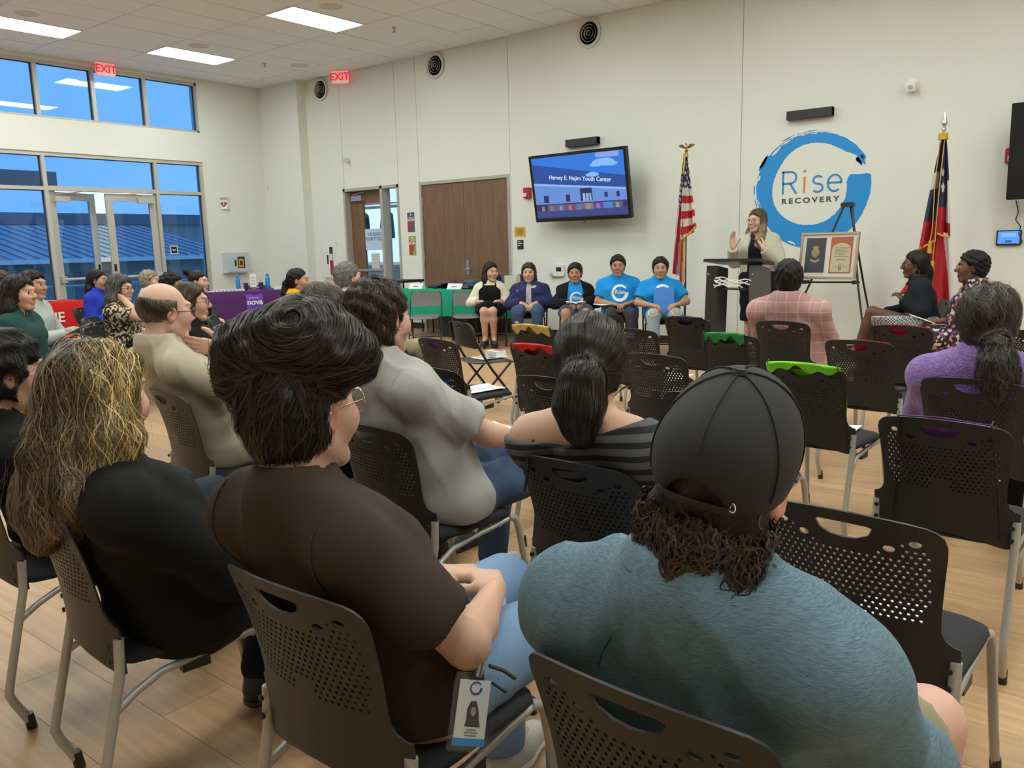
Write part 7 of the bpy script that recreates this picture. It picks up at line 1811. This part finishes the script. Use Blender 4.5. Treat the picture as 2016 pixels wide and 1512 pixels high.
MB().lathe([(.05, 2.34), (.045, 2.40), (.02, 2.405)], 12, (0, .01, 0)).build('cord_knot', M_fringe, t)
for x, z in ((-.045, 1.33), (-.01, 1.12)): MB().lathe([(.012, z), (.018, z-.02), (.016, z-.05), (.026, z-.13)], 10, (x, -.08, 0)).build('tassel', M_fringe, t)

# ---------------------------------------------------------------- drawstring bags hung on chairs, leaflets and cartons on seats
def cw(key, p):
    """chair-local point to world"""
    c = CH[key]; return Matrix.LocRotScale(c.location, c.rotation_euler, None)@Vector(p)
def bag(key, rgb, lab, x0=-.19, x1=.17, flap=.035, body=.26, cords=True, flapdeep=0, fl=True):
    c = CH[key]; mm = fab('drawstring_'+key, rgb, rough=.6, bump=(60, .5))
    t = thing('drawstring_bag', lab, 'bag', c.location, c.rotation_euler.z, 'drawstring bags hung on the chairs')
    q = random.Random(key)
    ph = q.uniform(0, 6)
    def top(u): x = x0+(x1-x0)*u; return x
    def ztop(x): return .8385-.30*(x/.9)**2*1.4+.004
    def F(u, v):
        x = top(u); zt = ztop(x); fl_ = flap*(1+.35*math.sin(u*11+ph)+.35*math.sin(u*23+ph*2))+flapdeep*(abs(2*u-1)**3)
        if v < .3:                                   # rear flap
            z = zt-fl_*(1-v/.3); off = -.008-.004*math.sin(u*17+ph)
        elif v < .4: z = zt+.005; off = -.004+.014*(v-.3)/.1
        else:
            z = zt-body*(v-.4)/.6; off = .014+.02*math.sin((v-.4)/.6*math.pi)+.006*math.sin(u*9+ph)
        bx, by, bz = back_point(x/.9, min(z, .838)); return (x, by+off, z)
    if not fl:
        G = F; F = lambda u, v: G(u, .4+.6*v)
    MB().sheet(F, 40, 26, .002).build('fabric', mm, t, 70)
    if cords:
        for s, xx in ((-1, x0+.01), (1, x1-.01)):
            m = MB(); pts = []
            for k in range(7):
                z = .835-.37*k/6; x = xx+s*.03*k/6; b_ = back_point(x/.9, z); pts.append((x, b_[1]-.007, z))
            m.tube([(xx, back_point(xx/.9, .83)[1]+.008, .846)]+pts, .0022, 6); m.build('cord', M_black, t)
    return t
bag('green', (112, 196, 44), 'lime green drawstring bag hung over a chair top', -.175, .172, .030)
bag('dgreen', (40, 132, 66), 'dark green drawstring bag hung over a chair top', -.175, .11, .042, flapdeep=.01)
bag('red', (190, 34, 32), 'red drawstring bag hung over a chair top', -.175, .17, .030)
bag('tan', (196, 164, 96), 'tan drawstring bag hung over a chair top', -.175, .17, .04, flapdeep=.02, cords=False)
bag('p16', (34, 32, 58), 'navy drawstring bag hung over a chair top by the lectern', -.17, .14, .02)
bag('r3', (112, 66, 140), 'purple drawstring bag hung on the front of an empty chair', -.13, .15, .02, .34, fl=False)
bag('p23', (150, 84, 190), 'violet drawstring bag showing through a chair handle', -.16, .03, .02, .12, cords=False, fl=False)
bag('p13', (196, 24, 74), 'pink drawstring bag on the chair before the blazer woman', -.16, .17, .02, .30, fl=False)
bag('p12', (196, 24, 74), 'pink drawstring bag showing low through chair holes', -.02, .16, .02, .30, cords=False, fl=False)
M_splash = mat('magenta_print', (.50, .03, .14, 1), .6); M_yel2 = mat('yellow_print', (.62, .50, .08, 1), .6); M_orp = mat('orange_print', (.62, .30, .03, 1), .6); M_dblue = mat('teal_blue_print', (.04, .14, .28, 1), .6); M_gprint = mat('grey_print', (.16, .16, .15, 1), .7)
def carton(key, x, y, rz, lab, z=.478, wd_=.075, dp=.055, hh=.05, loc=None):
    p = Vector(loc) if loc else cw(key, (x, y, z)); t = thing('carton', lab, 'box', p, rz+(0 if loc else CH[key].rotation_euler.z), 'white and pink cartons on the seats')
    MB().box(-wd_, wd_, -dp, dp, 0, hh).build('carton_body', M_paper, t, 0)
    q = random.Random(lab)
    MB().prism([(.055*math.cos(R(a))*(1+.35*q.random()), .02+.03*math.sin(R(a))*(1+.4*q.random())) for a in range(0, 360, 24)], lambda a, b, c: (a+.01, b, c), hh, hh+.0008).build('print_splash', M_splash, t, 0)
    MB().box(-wd_+.004, -.01, -dp+.004, -.02, hh, hh+.0006).build('print_corner', M_yel2, t, 0); MB().box(-.03, .02, -dp-.0006, -dp, .012, .018).build('print_line', M_gprint, t, 0)
def leaflet(key, x, y, rz, lab, z=.4775, colour=True, loc=None, w_=.108, h_=.14):
    p = Vector(loc) if loc else cw(key, (x, y, z)); t = thing('leaflet', lab, 'leaflet', p, rz+(0 if loc else CH[key].rotation_euler.z), 'leaflets on the seats')
    f = lambda u, v: (-w_+2*w_*u, -h_+2*h_*v, .002+.007*(abs(2*u-1)**3)*(.4+.6*v))
    MB().sheet(f, 10, 8, .0006).build('sheet', M_paper, t, 60)
    def patch(nm, a0, a1, b0, b1, m_): MB().add([tuple(Vector(f(a, b))+Vector((0, 0, .0008))) for a, b in ((a0, b0), (a1, b0), (a1, b1), (a0, b1))], [(0, 1, 2, 3)]).build(nm, m_, t, 0)
    if colour:
        patch('print_blue', .05, .45, .72, .95, M_dblue); patch('print_orange', .06, .42, .12, .40, M_orp); patch('print_photo', .58, .92, .25, .5, M_gprint)
        for k in range(4): patch('print_line', .55, .9-.05*k, .62+.08*k, .635+.08*k, M_gprint)
    else:
        for k in range(8): patch('print_line', .2+.05*(k % 2), .8-.06*(k % 3), .1+.1*k, .115+.1*k, M_gprint)
leaflet('green', .02, .02, .15, 'colour leaflet under the carton on the lime bag chair'); carton('green', -.01, .0, .3, 'white and pink carton on the lime bag chair seat', .484)
leaflet('p12', -.02, .02, .2, 'colour leaflet on the chair behind the lime bag chair'); carton('p12', -.03, .0, .25, 'white and pink carton on the chair behind the lime bag chair', .484)
leaflet('p24', .05, .02, -.1, 'printed schedule on the seat right of the grey T-shirt man', colour=False); leaflet('p23', .06, .03, -.1, 'printed schedule on the seat with the violet bag', colour=False)
leaflet('p19', .03, .0, .1, 'colour leaflet on the seat behind the black cap'); leaflet('p17', .08, .03, .2, 'colour leaflet on the seat right of the striped woman'); leaflet('p18', .10, .05, .1, 'colour leaflet on the seat before the ripped jeans', colour=False)
leaflet('p20', -.02, .02, .1, 'printed sheet on the seat left of the striped woman', colour=False)
t = thing('carton', 'plain white carton with dark letters on the chair right of the cap', 'box', cw('r2', (-.02, -.05, .478)), .2); MB().box(-.13, .13, -.06, .06, 0, .05).build('carton_body', M_paper, t, 0)
put_text('lettering', 'RV', .03, M_ink, t, (-.03, -.0605, .03), (R(90), 0, 0), bold=.001, extrude=.0005)
leaflet(None, 0, 0, -.3, 'colour leaflet on the folding chair seat', loc=(-4.40, 5.32, .455)); carton(None, 0, 0, -.2, 'white and pink carton on the folding chair seat', loc=(-4.38, 5.36, .461))
t = thing('blue_pom', 'small blue pompom stuck in a chair back', 'pompom', cw('p24', (.09, -.275, .768))); m = MB(); q = random.Random(2)
for k in range(40):
    v = Vector((q.gauss(0, 1), q.gauss(0, 1), q.gauss(0, 1))).normalized(); m.tube([v*.005, v*.028], [.004, .002], 5)
m.build('tuft', mat('bright_blue_pom', srgb(36, 70, 200), .9), t); MB().tube([(.0, 0, 0), (.04, .01, -.02)], .006, 6).build('stem', M_white, t)
# ---------------------------------------------------------------- things worn or held
def W(o, p): return Vector(o.HT(p))
# baseball cap
o = PEOPLE['cap']; s = o.hs
M_cap = mat('black_mesh_cap', (.013, .013, .014, 1), .8, bump=(900, .2)); M_capf = mat('charcoal_cap_front', (.075, .073, .070, 1), .8, bump=(900, .3))
cf = Field().el(o.HT((0, -.016, .040)), np.array((.0925, .114, .101))*s, o.RH, .01); cf.el(o.HT((0, .025, .085)), np.array((.066, .074, .066))*s, o.RH, .05)
def capf(P):
    q = ((P-o.Hc.astype(f32))@o.RH.astype(f32))/f32(s); d = cf(P)
    d = np.maximum(d, (f32(.004)+f32(.34)*q[:, 1]-q[:, 2])*s)
    e = np.sqrt((q[:, 0]/f32(.046))**2+((q[:, 1]+f32(.12))/f32(.07))**2+((q[:, 2]+f32(.026))/f32(.060))**2)-1
    return np.maximum(d, -e*f32(.05*s))
lo, hi = cf.bbox(.02)
cap_o = o.child('baseball_cap', np_mesh('baseball_cap', [polygonize(capf, lo, hi, .0048)], M_cap))
m = MB()
def capsurf(th, ph, off=.0015):      # azimuth, elevation
    d = np.array((math.sin(th)*math.cos(ph), math.cos(th)*math.cos(ph), math.sin(ph)))
    a, b = .05, .25
    for _ in range(22):
        c = (a+b)/2; v = cf(np.array([o.HT(np.array((0, -.016, .04))+d*c)], f32))[0]
        if v < 0: a = c
        else: b = c
    return o.HT(np.array((0, -.016, .04))+d*(a+off))
for k in range(6):
    th = R(60*k+ (0)); ph0 = -.30 if abs(k) != 3 else .22
    m.tube([capsurf(th, ph0+(1.5-ph0)*j/16) for j in range(17)], .0013, 5)
link('seam', m.mesh('seam', M_cap, 60), cap_o)
b_ = capsurf(0, 1.57); m = MB(); m.tube([Vector(b_)-Vector(o.RH@V3(0, 0, .003)), Vector(b_)+Vector(o.RH@V3(0, 0, .004))], [.011, .008], 12); link('button', m.mesh('button', M_cap, 60), cap_o)
m = MB(); m.sheet(lambda u, v: o.HT(((2*u-1)*.082*(1-.25*v*v*abs(2*u-1)), .062+.028*(1-(2*u-1)**2)+.075*v*(1-.35*(2*u-1)**2), .036+.012*v-.030*(2*u-1)**2-.006*v)), 20, 10, .004); link('brim', m.mesh('brim', M_capf, 60), cap_o)
m = MB(); m.sheet(lambda u, v: capsurf(math.pi+(u-.5)*1.15, -.34-.10*v+.06*math.cos((u-.5)*3), .002), 16, 4, .002); link('strap', m.mesh('strap', M_black, 60), cap_o)
p = capsurf(math.pi-.48, -.30, .004)
tx = put_text('strap_letter', 'D', .018, M_white, cap_o, p, (R(90), 0, 0), extrude=.0004); tx.rotation_euler = (R(80), R(12), R(-30))
# shirt seams of the blue raglan
def shirt_line(o, pts, r, name, par, m_):
    """polyline (body-frame points) pushed back onto the shirt surface"""
    w = np.array([o.W3(p) for p in pts], float); n_ = len(w); e = .003
    for _ in range(10):
        st = np.concatenate([w]+[w+dd for dd in np.eye(3)*e]+[w-dd for dd in np.eye(3)*e]).astype(f32); v = o.shirt_f(st).reshape(7, n_).astype(float)
        g = np.stack([v[1]-v[4], v[2]-v[5], v[3]-v[6]], 1); g /= np.linalg.norm(g, axis=1)[:, None]+1e-9
        w = w-g*v[0][:, None]*.8
    out = [tuple(x) for x in w+g*.0006]
    link(name, MB().tube(out, r, 6).mesh(name, m_, 60), par)
M_seam = mat('dark_teal_seam', srgb(48, 74, 88), .8)
N = o.Nl
for sx in (-1, 1):
    shirt_line(o, [lerp(N+V3(sx*.062, -.06, .0), o.Sl[0 if sx < 0 else 1]+V3(-sx*.055, -.10, -.22), k/14)+V3(sx*.018*math.sin(k/14*math.pi), -.02, 0) for k in range(15)], .0018, 'sleeve_seam', o.shirt, M_seam)
o = PEOPLE['brown']; M_bseam = mat('brown_seam', srgb(56, 44, 36), .85)
for sx in (-1, 1):
    shirt_line(o, [o.Sl[0 if sx < 0 else 1]+V3(-sx*.012, -.03-.05*math.sin(k/12*math.pi), .07-.20*k/12) for k in range(13)], .0016, 'sleeve_seam', o.shirt, M_bseam)
shirt_line(o, [o.Nl+V3(.078*math.cos(a), .01+.078*math.sin(a), .022+.006*math.sin(a)) for a in [R(150+k*12) for k in range(20)]], .0045, 'neckband', o.shirt, F_brown)
o = PEOPLE['tee']; M_gseam = mat('grey_seam', srgb(138, 137, 132), .85)
for sx in (-1, 1):
    shirt_line(o, [o.Sl[0 if sx < 0 else 1]+V3(-sx*.012, -.03-.05*math.sin(k/12*math.pi), .07-.20*k/12) for k in range(13)], .0015, 'sleeve_seam', o.shirt, M_gseam)
shirt_line(o, [o.Nl+V3(.078*math.cos(a), .01+.078*math.sin(a), .022+.006*math.sin(a)) for a in [R(150+k*12) for k in range(20)]], .004, 'neckband', o.shirt, F_grey)
o = PEOPLE['striped']; sl = o.Sl[0]
m = MB(); m.tube([o.W3(sl+V3(.055, -.115, -.12)), o.W3(sl+V3(.05, -.075, .0)), o.W3(sl+V3(.05, -.02, .052)), o.W3(sl+V3(.05, .05, .03))], .006, 6, flat=.5); o.child('strap', m.mesh('strap', M_black, 60))

# printed shirt logos, laid on the cloth
def decal(o, f, cx, cz, polys, m_, par, name, fwd=.30):
    m = MB()
    for verts, faces in polys:
        p1 = np.array([o.W3(V3(cx+a, fwd, cz+b)) for a, b in verts]); p0 = np.array([o.W3(V3(cx+a, -.05, cz+b)) for a, b in verts])
        ts = np.linspace(0, 1, 60); Q = (p1[:, None]+(p0-p1)[:, None]*ts[None, :, None]); d = f(Q.reshape(-1, 3).astype(f32)).reshape(len(verts), 60)
        k = np.where((d < 0).any(1), np.argmax(d < 0, axis=1), 30); km = np.maximum(k-1, 0); ix = np.arange(len(verts))
        tt = ts[km]+(ts[1]-ts[0])*np.clip(d[ix, km]/np.maximum(1e-6, d[ix, km]-d[ix, k]), 0, 1)
        dr = (p1-p0)/np.linalg.norm(p1-p0, axis=1)[:, None]; out = [tuple(x) for x in p1+(p0-p1)*tt[:, None]+dr*.0045]
        m.add(out, faces)
    o_ = o.child(name, m.mesh(name, m_, 0)) if par is None else link(name, m.mesh(name, m_, 0), par)
    return o_
def ringpoly(Ro, n=40):
    vs = []; fs = []
    for k in range(n+1):
        f_ = k/n; a = R(38+328*f_); th = .022+.02*f_
        for q in (Ro, Ro-th*(Ro/.105)): vs.append((-q*math.cos(a)*-1, q*math.sin(a)))
    fs = [(2*k, 2*k+2, 2*k+3, 2*k+1) for k in range(n)]
    return vs, fs
def textpoly(body, size, bold=.001):
    me = text_mesh('tmp', body, size, M_white, extrude=0, bold=bold); me.calc_loop_triangles()
    vs = [(v.co.x, v.co.y) for v in me.vertices]; fs = [tuple(p.vertices) for p in me.polygons]; bpy.data.meshes.remove(me); return vs, fs
def flipx(p): return [(-a, b) for a, b in p[0]], [tuple(reversed(f)) for f in p[1]]
for key, dz, sc in (('p2', -.165, .85), ('p3', -.165, 1.0), ('p4', -.13, 1.0)):
    o = PEOPLE[key]; f = o.under_f if key == 'p2' else o.shirt_f; cz = o.Nl[2]+dz
    # the wearer's right is the viewer's left: mirror so that it reads correctly from the front
    decal(o, f, 0, cz, [flipx(([(a*sc, b*sc) for a, b in ringpoly(.105)[0]], ringpoly(.105)[1]))], M_white, None, 'shirt_ring_print')
    if key != 'p4' or True: decal(o, f, 0, cz+.012, [flipx(textpoly('Rise', .075*sc))], M_white, None, 'shirt_lettering')
o = PEOPLE['p1']; decal(o, o.under_f, 0, o.Nl[2]-.16, [flipx(textpoly('E', .05))], M_white, None, 'shirt_lettering')
# pinafore over the ivory blouse
o = PEOPLE['panel0']; g0 = o.shirt_f
def pin(P):
    q = (P-o.Nw.astype(f32))@o.RB.astype(f32); d = o.shirt_f(P)-f32(.008)
    d = np.maximum(d, np.abs(q[:, 0])-np.minimum(f32(.085)+np.maximum(-q[:, 2]-f32(.02), 0)*f32(1.1), .155)); d = np.maximum(d, q[:, 2]+f32(.012)); d = np.maximum(d, f32(.50)-P[:, 2]); return d
lo, hi = o.tor_box; o.child('pinafore', np_mesh('pinafore', [polygonize(pin, lo-.03, hi+.03, .010)], F_black))
m = MB()
for sx in (-1, 1): m.tube([o.W3(o.Nl+V3(sx*.085, .13, -.07)), o.W3(o.Nl+V3(sx*.085, .075, .018)), o.W3(o.Nl+V3(sx*.085, -.04, .03)), o.W3(o.Nl+V3(sx*.085, -.115, -.07))], .014, 6, flat=.4)
o.child('pinafore_strap', m.mesh('pinafore_strap', F_black, 60))
# ripped knees
o = PEOPLE['p4']; M_knee = mat('bare_knee', (.46, .26, .165, 1), .6); M_fray = mat('frayed_thread', (.62, .64, .62, 1), .9)
for i, (hip, kn, an, toe) in enumerate(o.legs):
    up_ = nrm(kn-hip); fr_ = nrm(up_-nrm(an-kn)); c = kn+fr_*.052; side = nrm(np.cross(up_, fr_)); dn = nrm(np.cross(side, fr_))
    vs = [c+side*.055*math.cos(a)+dn*.060*math.sin(a)+fr_*(.020) for a in [2*math.pi*k/18 for k in range(18)]]
    m = MB(); m.add([tuple(c+fr_*.034)]+[tuple(v) for v in vs]+[tuple(v-fr_*.04) for v in vs], [(0, 1+k, 1+(k+1) % 18) for k in range(18)]+[(1+k, 19+k, 19+(k+1) % 18, 1+(k+1) % 18) for k in range(18)]); kb = o.child('knee_patch', m.mesh('knee_patch', M_knee, 80))
    m = MB(); m.tube([tuple(v) for v in vs]+[tuple(vs[0])], .004, 5, caps=False); link('frayed_edge', m.mesh('frayed_edge', M_fray, 60), kb)
    t_ = None
# folder in the hands of p4
o = PEOPLE['p4']; p = o.W3(V3(.0, .33, .70)); t = thing('document_folder', 'blue document folder held upright on the lap', 'folder', p, math.atan2(o.RB[1, 0], o.RB[0, 0])); t.rotation_euler.x = R(12)
MB().rbox(-.118, .118, -.006, .006, -.14, .155, .006, axis='y').build('cover', mat('blue_folder_card', srgb(52, 122, 206), .5), t); MB().box(-.10, -.055, .006, .0068, -.125, -.08).build('sticker', M_white, t, 0)
for key, lab, off in (('p2', 'white booklet on the lap of the open hoodie person', (.02, .34, .655)), ('p3', 'white sheet beside the tall blue T-shirt person', (.22, .22, .635))):
    o = PEOPLE[key]; p = o.W3(V3(*off)); t = thing('booklet', lab, 'booklet', p, math.atan2(o.RB[1, 0], o.RB[0, 0])); MB().sheet(lambda u, v: (-.11+.22*u, -.07+.14*v, .012*abs(2*u-1)), 8, 5, .004).build('pages', M_paper, t)
o = PEOPLE['floral']; p = o.W3(V3(-.10, .50, .70)); t = thing('white_envelope', 'white sheet held by the woman in floral dress', 'paper', p, math.atan2(o.RB[1, 0], o.RB[0, 0])); t.rotation_euler.x = R(20)
MB().sheet(lambda u, v: (-.10+.28*u, -.11+.20*v, .004*math.sin(u*4)), 8, 6, .001).build('sheet', M_paper, t)
# microphone
o = PEOPLE['speaker']; Wp = o.arm[0][2]; p = Vector(o.HT((-.012, .155, -.085))); q = Vector(Wp)+Vector(o.RB@V3(.05, .035, .05)); d = (p-q).normalized()
t = thing('microphone', 'black handheld microphone at the speaker mouth', 'microphone', tuple(q)); m = MB().tube([-d*.06, d*.09], [.011, .014], 12); m.build('handle', M_black, t); MB().tube([d*.09, d*.10, d*.12, d*.138, d*.145], [.016, .024, .026, .02, .006], 14).build('grille', mat('mic_grille', (.03, .03, .03, 1), .5, .5, bump=(900, .8)), t)
m = MB(); m.box(-.03, .03, 0, .004, -.01, .01); bd = o.child('name_badge', MB().obox(o.W3(o.Nl+V3(.10, .135, -.13)), (.035, .004, .012), Matrix(o.RB.tolist())).mesh('name_badge', mat('gold_badge', (.55, .42, .10, 1), .4), 0))
# blazer woman: necklace, earring, badge
o = PEOPLE['blazer']; M_bead = mat('red_beads', (.55, .01, .015, 1), .35); M_hoop = mat('gold_hoop', (.6, .45, .25, 1), .25, .9)
for r_, dz in ((.075, 0), (.090, -.02), (.105, -.042)):
    m = MB()
    for k in range(15):
        a = R(200+140*k/14); c = Vector(o.W3(o.Nl+V3(r_*math.cos(a)*1.0, .045-r_*.9*math.sin(a), -.005+dz+.055*math.sin(a)*1.0)))
        m.lathe([(0, -.010), (.008, -.006), (.0105, 0), (.008, .006), (0, .010)], 8, c)
    o.child('necklace', m.mesh('necklace', M_bead, 60))
for sx in (-1, 1):
    m = MB(); m.tube([W(o, (sx*.086, -.006+.026*math.sin(a), -.062+.028*math.cos(a))) for a in [2*math.pi*k/16 for k in range(17)]], .0022, 5, caps=False); o.child('hoop_earring', m.mesh('hoop_earring', M_hoop, 60))
o.child('lapel_badge', MB().obox(o.W3(o.Nl+V3(-.12, .145, -.12)), (.034, .004, .010), Matrix(o.RB.tolist())).mesh('lapel_badge', mat('badge_blue_yellow', (.25, .35, .3, 1), .5), 0))
# sunglasses pushed up
o = PEOPLE['green']; m = MB()
for sx in (-1, 1): m.tube([W(o, (sx*.034+.026*math.cos(a), .045, .128+.020*math.sin(a))) for a in [2*math.pi*k/16 for k in range(17)]], .0035, 5, caps=False); m.tube([W(o, (sx*.060, .045, .13)), W(o, (sx*.092, -.02, .085))], .003, 5)
o.child('sunglasses', m.mesh('sunglasses', mat('maroon_frame', (.10, .02, .03, 1), .3), 60))
# papers and snack bag of the man in grey
o = PEOPLE['graysh']; p = o.W3(V3(.02, .40, .73)); t = thing('programme_sheet', 'white programme held by the man in pale grey', 'paper', p, math.atan2(o.RB[1, 0], o.RB[0, 0])); t.rotation_euler.x = R(25); MB().sheet(lambda u, v: (-.12+.26*u, -.10+.22*v, .006*math.sin(u*5)), 8, 6, .002).build('sheet', M_paper, t)
p = o.W3(V3(.12, .36, .66)); t = thing('snack_bag', 'orange and yellow crinkled snack bag on a lap', 'bag', p, .4); q = random.Random(6)
m = MB(); m.sheet(lambda u, v: (-.10+.2*u, -.07+.14*v, .05*math.sin(u*math.pi)*math.sin(v*math.pi)+.012*math.sin(u*17)*math.sin(v*13)), 16, 12, .04); m.build('pouch', mat('snack_foil', srgb(226, 130, 30), .35, .2, vary=(18, srgb(200, 60, 40), .9)), t)
# jewellery and ID badge
o = PEOPLE['blond']; Wp, Ep = o.arm[1][2], o.arm[1][1]; dv = nrm(Wp-Ep); u_ = nrm(np.cross(dv, [0, 0, 1])); w_ = np.cross(dv, u_)
m = MB(); m.tube([Wp+dv*.012+(u_*math.cos(a)+w_*math.sin(a))*.036 for a in [2*math.pi*k/20 for k in range(21)]], .0022, 6, caps=False); o.child('bracelet', m.mesh('bracelet', G_gold, 60))
o = PEOPLE['brown']
t = thing('id_badge', 'clear ID badge holder clipped at the hip of the brown T-shirt woman', 'badge', (-.905, 1.015, .575)); t.rotation_euler = (R(-18), R(14), R(52))
M_vinyl = mat_glass('clear_vinyl', (.93, .95, .95, 1), 1.0, .05)
MB().rbox(-.041, .041, -.0035, .0035, -.075, .06, .006, axis='y').build('sleeve', M_vinyl, t); cd = MB().box(-.031, .027, -.0015, .0015, -.065, .048).build('card', M_paper, t, 0)
MB().box(-.031, .027, -.0022, -.0015, -.065, -.052).build('blue_strip', M_logo, cd, 0)
vs, fs = ringpoly(.012, 24); MB().add([(a, -.0022, b+.034) for a, b in vs], fs).build('ring_print', mat('indigo_print', (.06, .10, .35, 1), .5), cd, 0)
MB().prism([(-.014, -.032), (.016, -.032), (.012, -.02), (.010, -.004), (.004, .012), (-.006, .012), (-.012, -.002), (-.011, -.02)], lambda a, b, c: (a, c, b), -.0022, -.0015).build('portrait_hair', M_ink, cd, 0); MB().prism([(.005*math.cos(R(k)), -.006+.008*math.sin(R(k))) for k in range(0, 360, 30)], lambda a, b, c: (a, c, b), -.0028, -.0022).build('portrait_face', mat('portrait_skin', (.45, .30, .24, 1), .6), cd, 0)
for k, w_ in enumerate((.018, .026, .022)): MB().box(-w_/2, w_/2, -.0022, -.0015, -.0385-.005*k, -.0365-.005*k).build('print_line', M_gprint, cd, 0)
MB().tube([(0, 0, .055), (.004, 0, .085), (.012, .006, .10)], [.008, .007, .010], 10).build('clip', M_silver, t)
m = MB().tube([(.02, .0, .075), (.05, .004, .068), (.075, .006, .055)], .004, 6).tube([(.03, .004, .045), (.06, .006, .03)], .003, 6); m.build('lanyard_end', mat('dark_green_cord', (.03, .035, .02, 1), .8), t)
t = thing('carton', 'tall white carton held between the knees of the brown T-shirt woman', 'box', (-1.20, 1.38, .43), R(10)); MB().box(-.04, .04, -.06, .06, 0, .16).build('carton_body', M_paper, t, 0)
o = thing('black_bag', 'black fabric bag cut off by the right edge of the photo', 'bag', (.085, 2.0, 0)); m = MB(); m.lathe([(.10, 0), (.155, .04), (.165, .2), (.15, .33), (.10, .42), (.05, .45)], 20); m.build('bag_body', F_black, o, 60); MB().tube([(-.08, 0, .42), (-.05, 0, .55), (.05, 0, .55), (.08, 0, .42)], .012, 6).build('strap', F_black, o)
t = PEOPLE['bald']; m = MB(); m.tube([W(t, (.080, -.012, -.052)), W(t, (.083, -.012, -.060))], .003, 6); t.child('earring', m.mesh('earring', G_gold, 60))
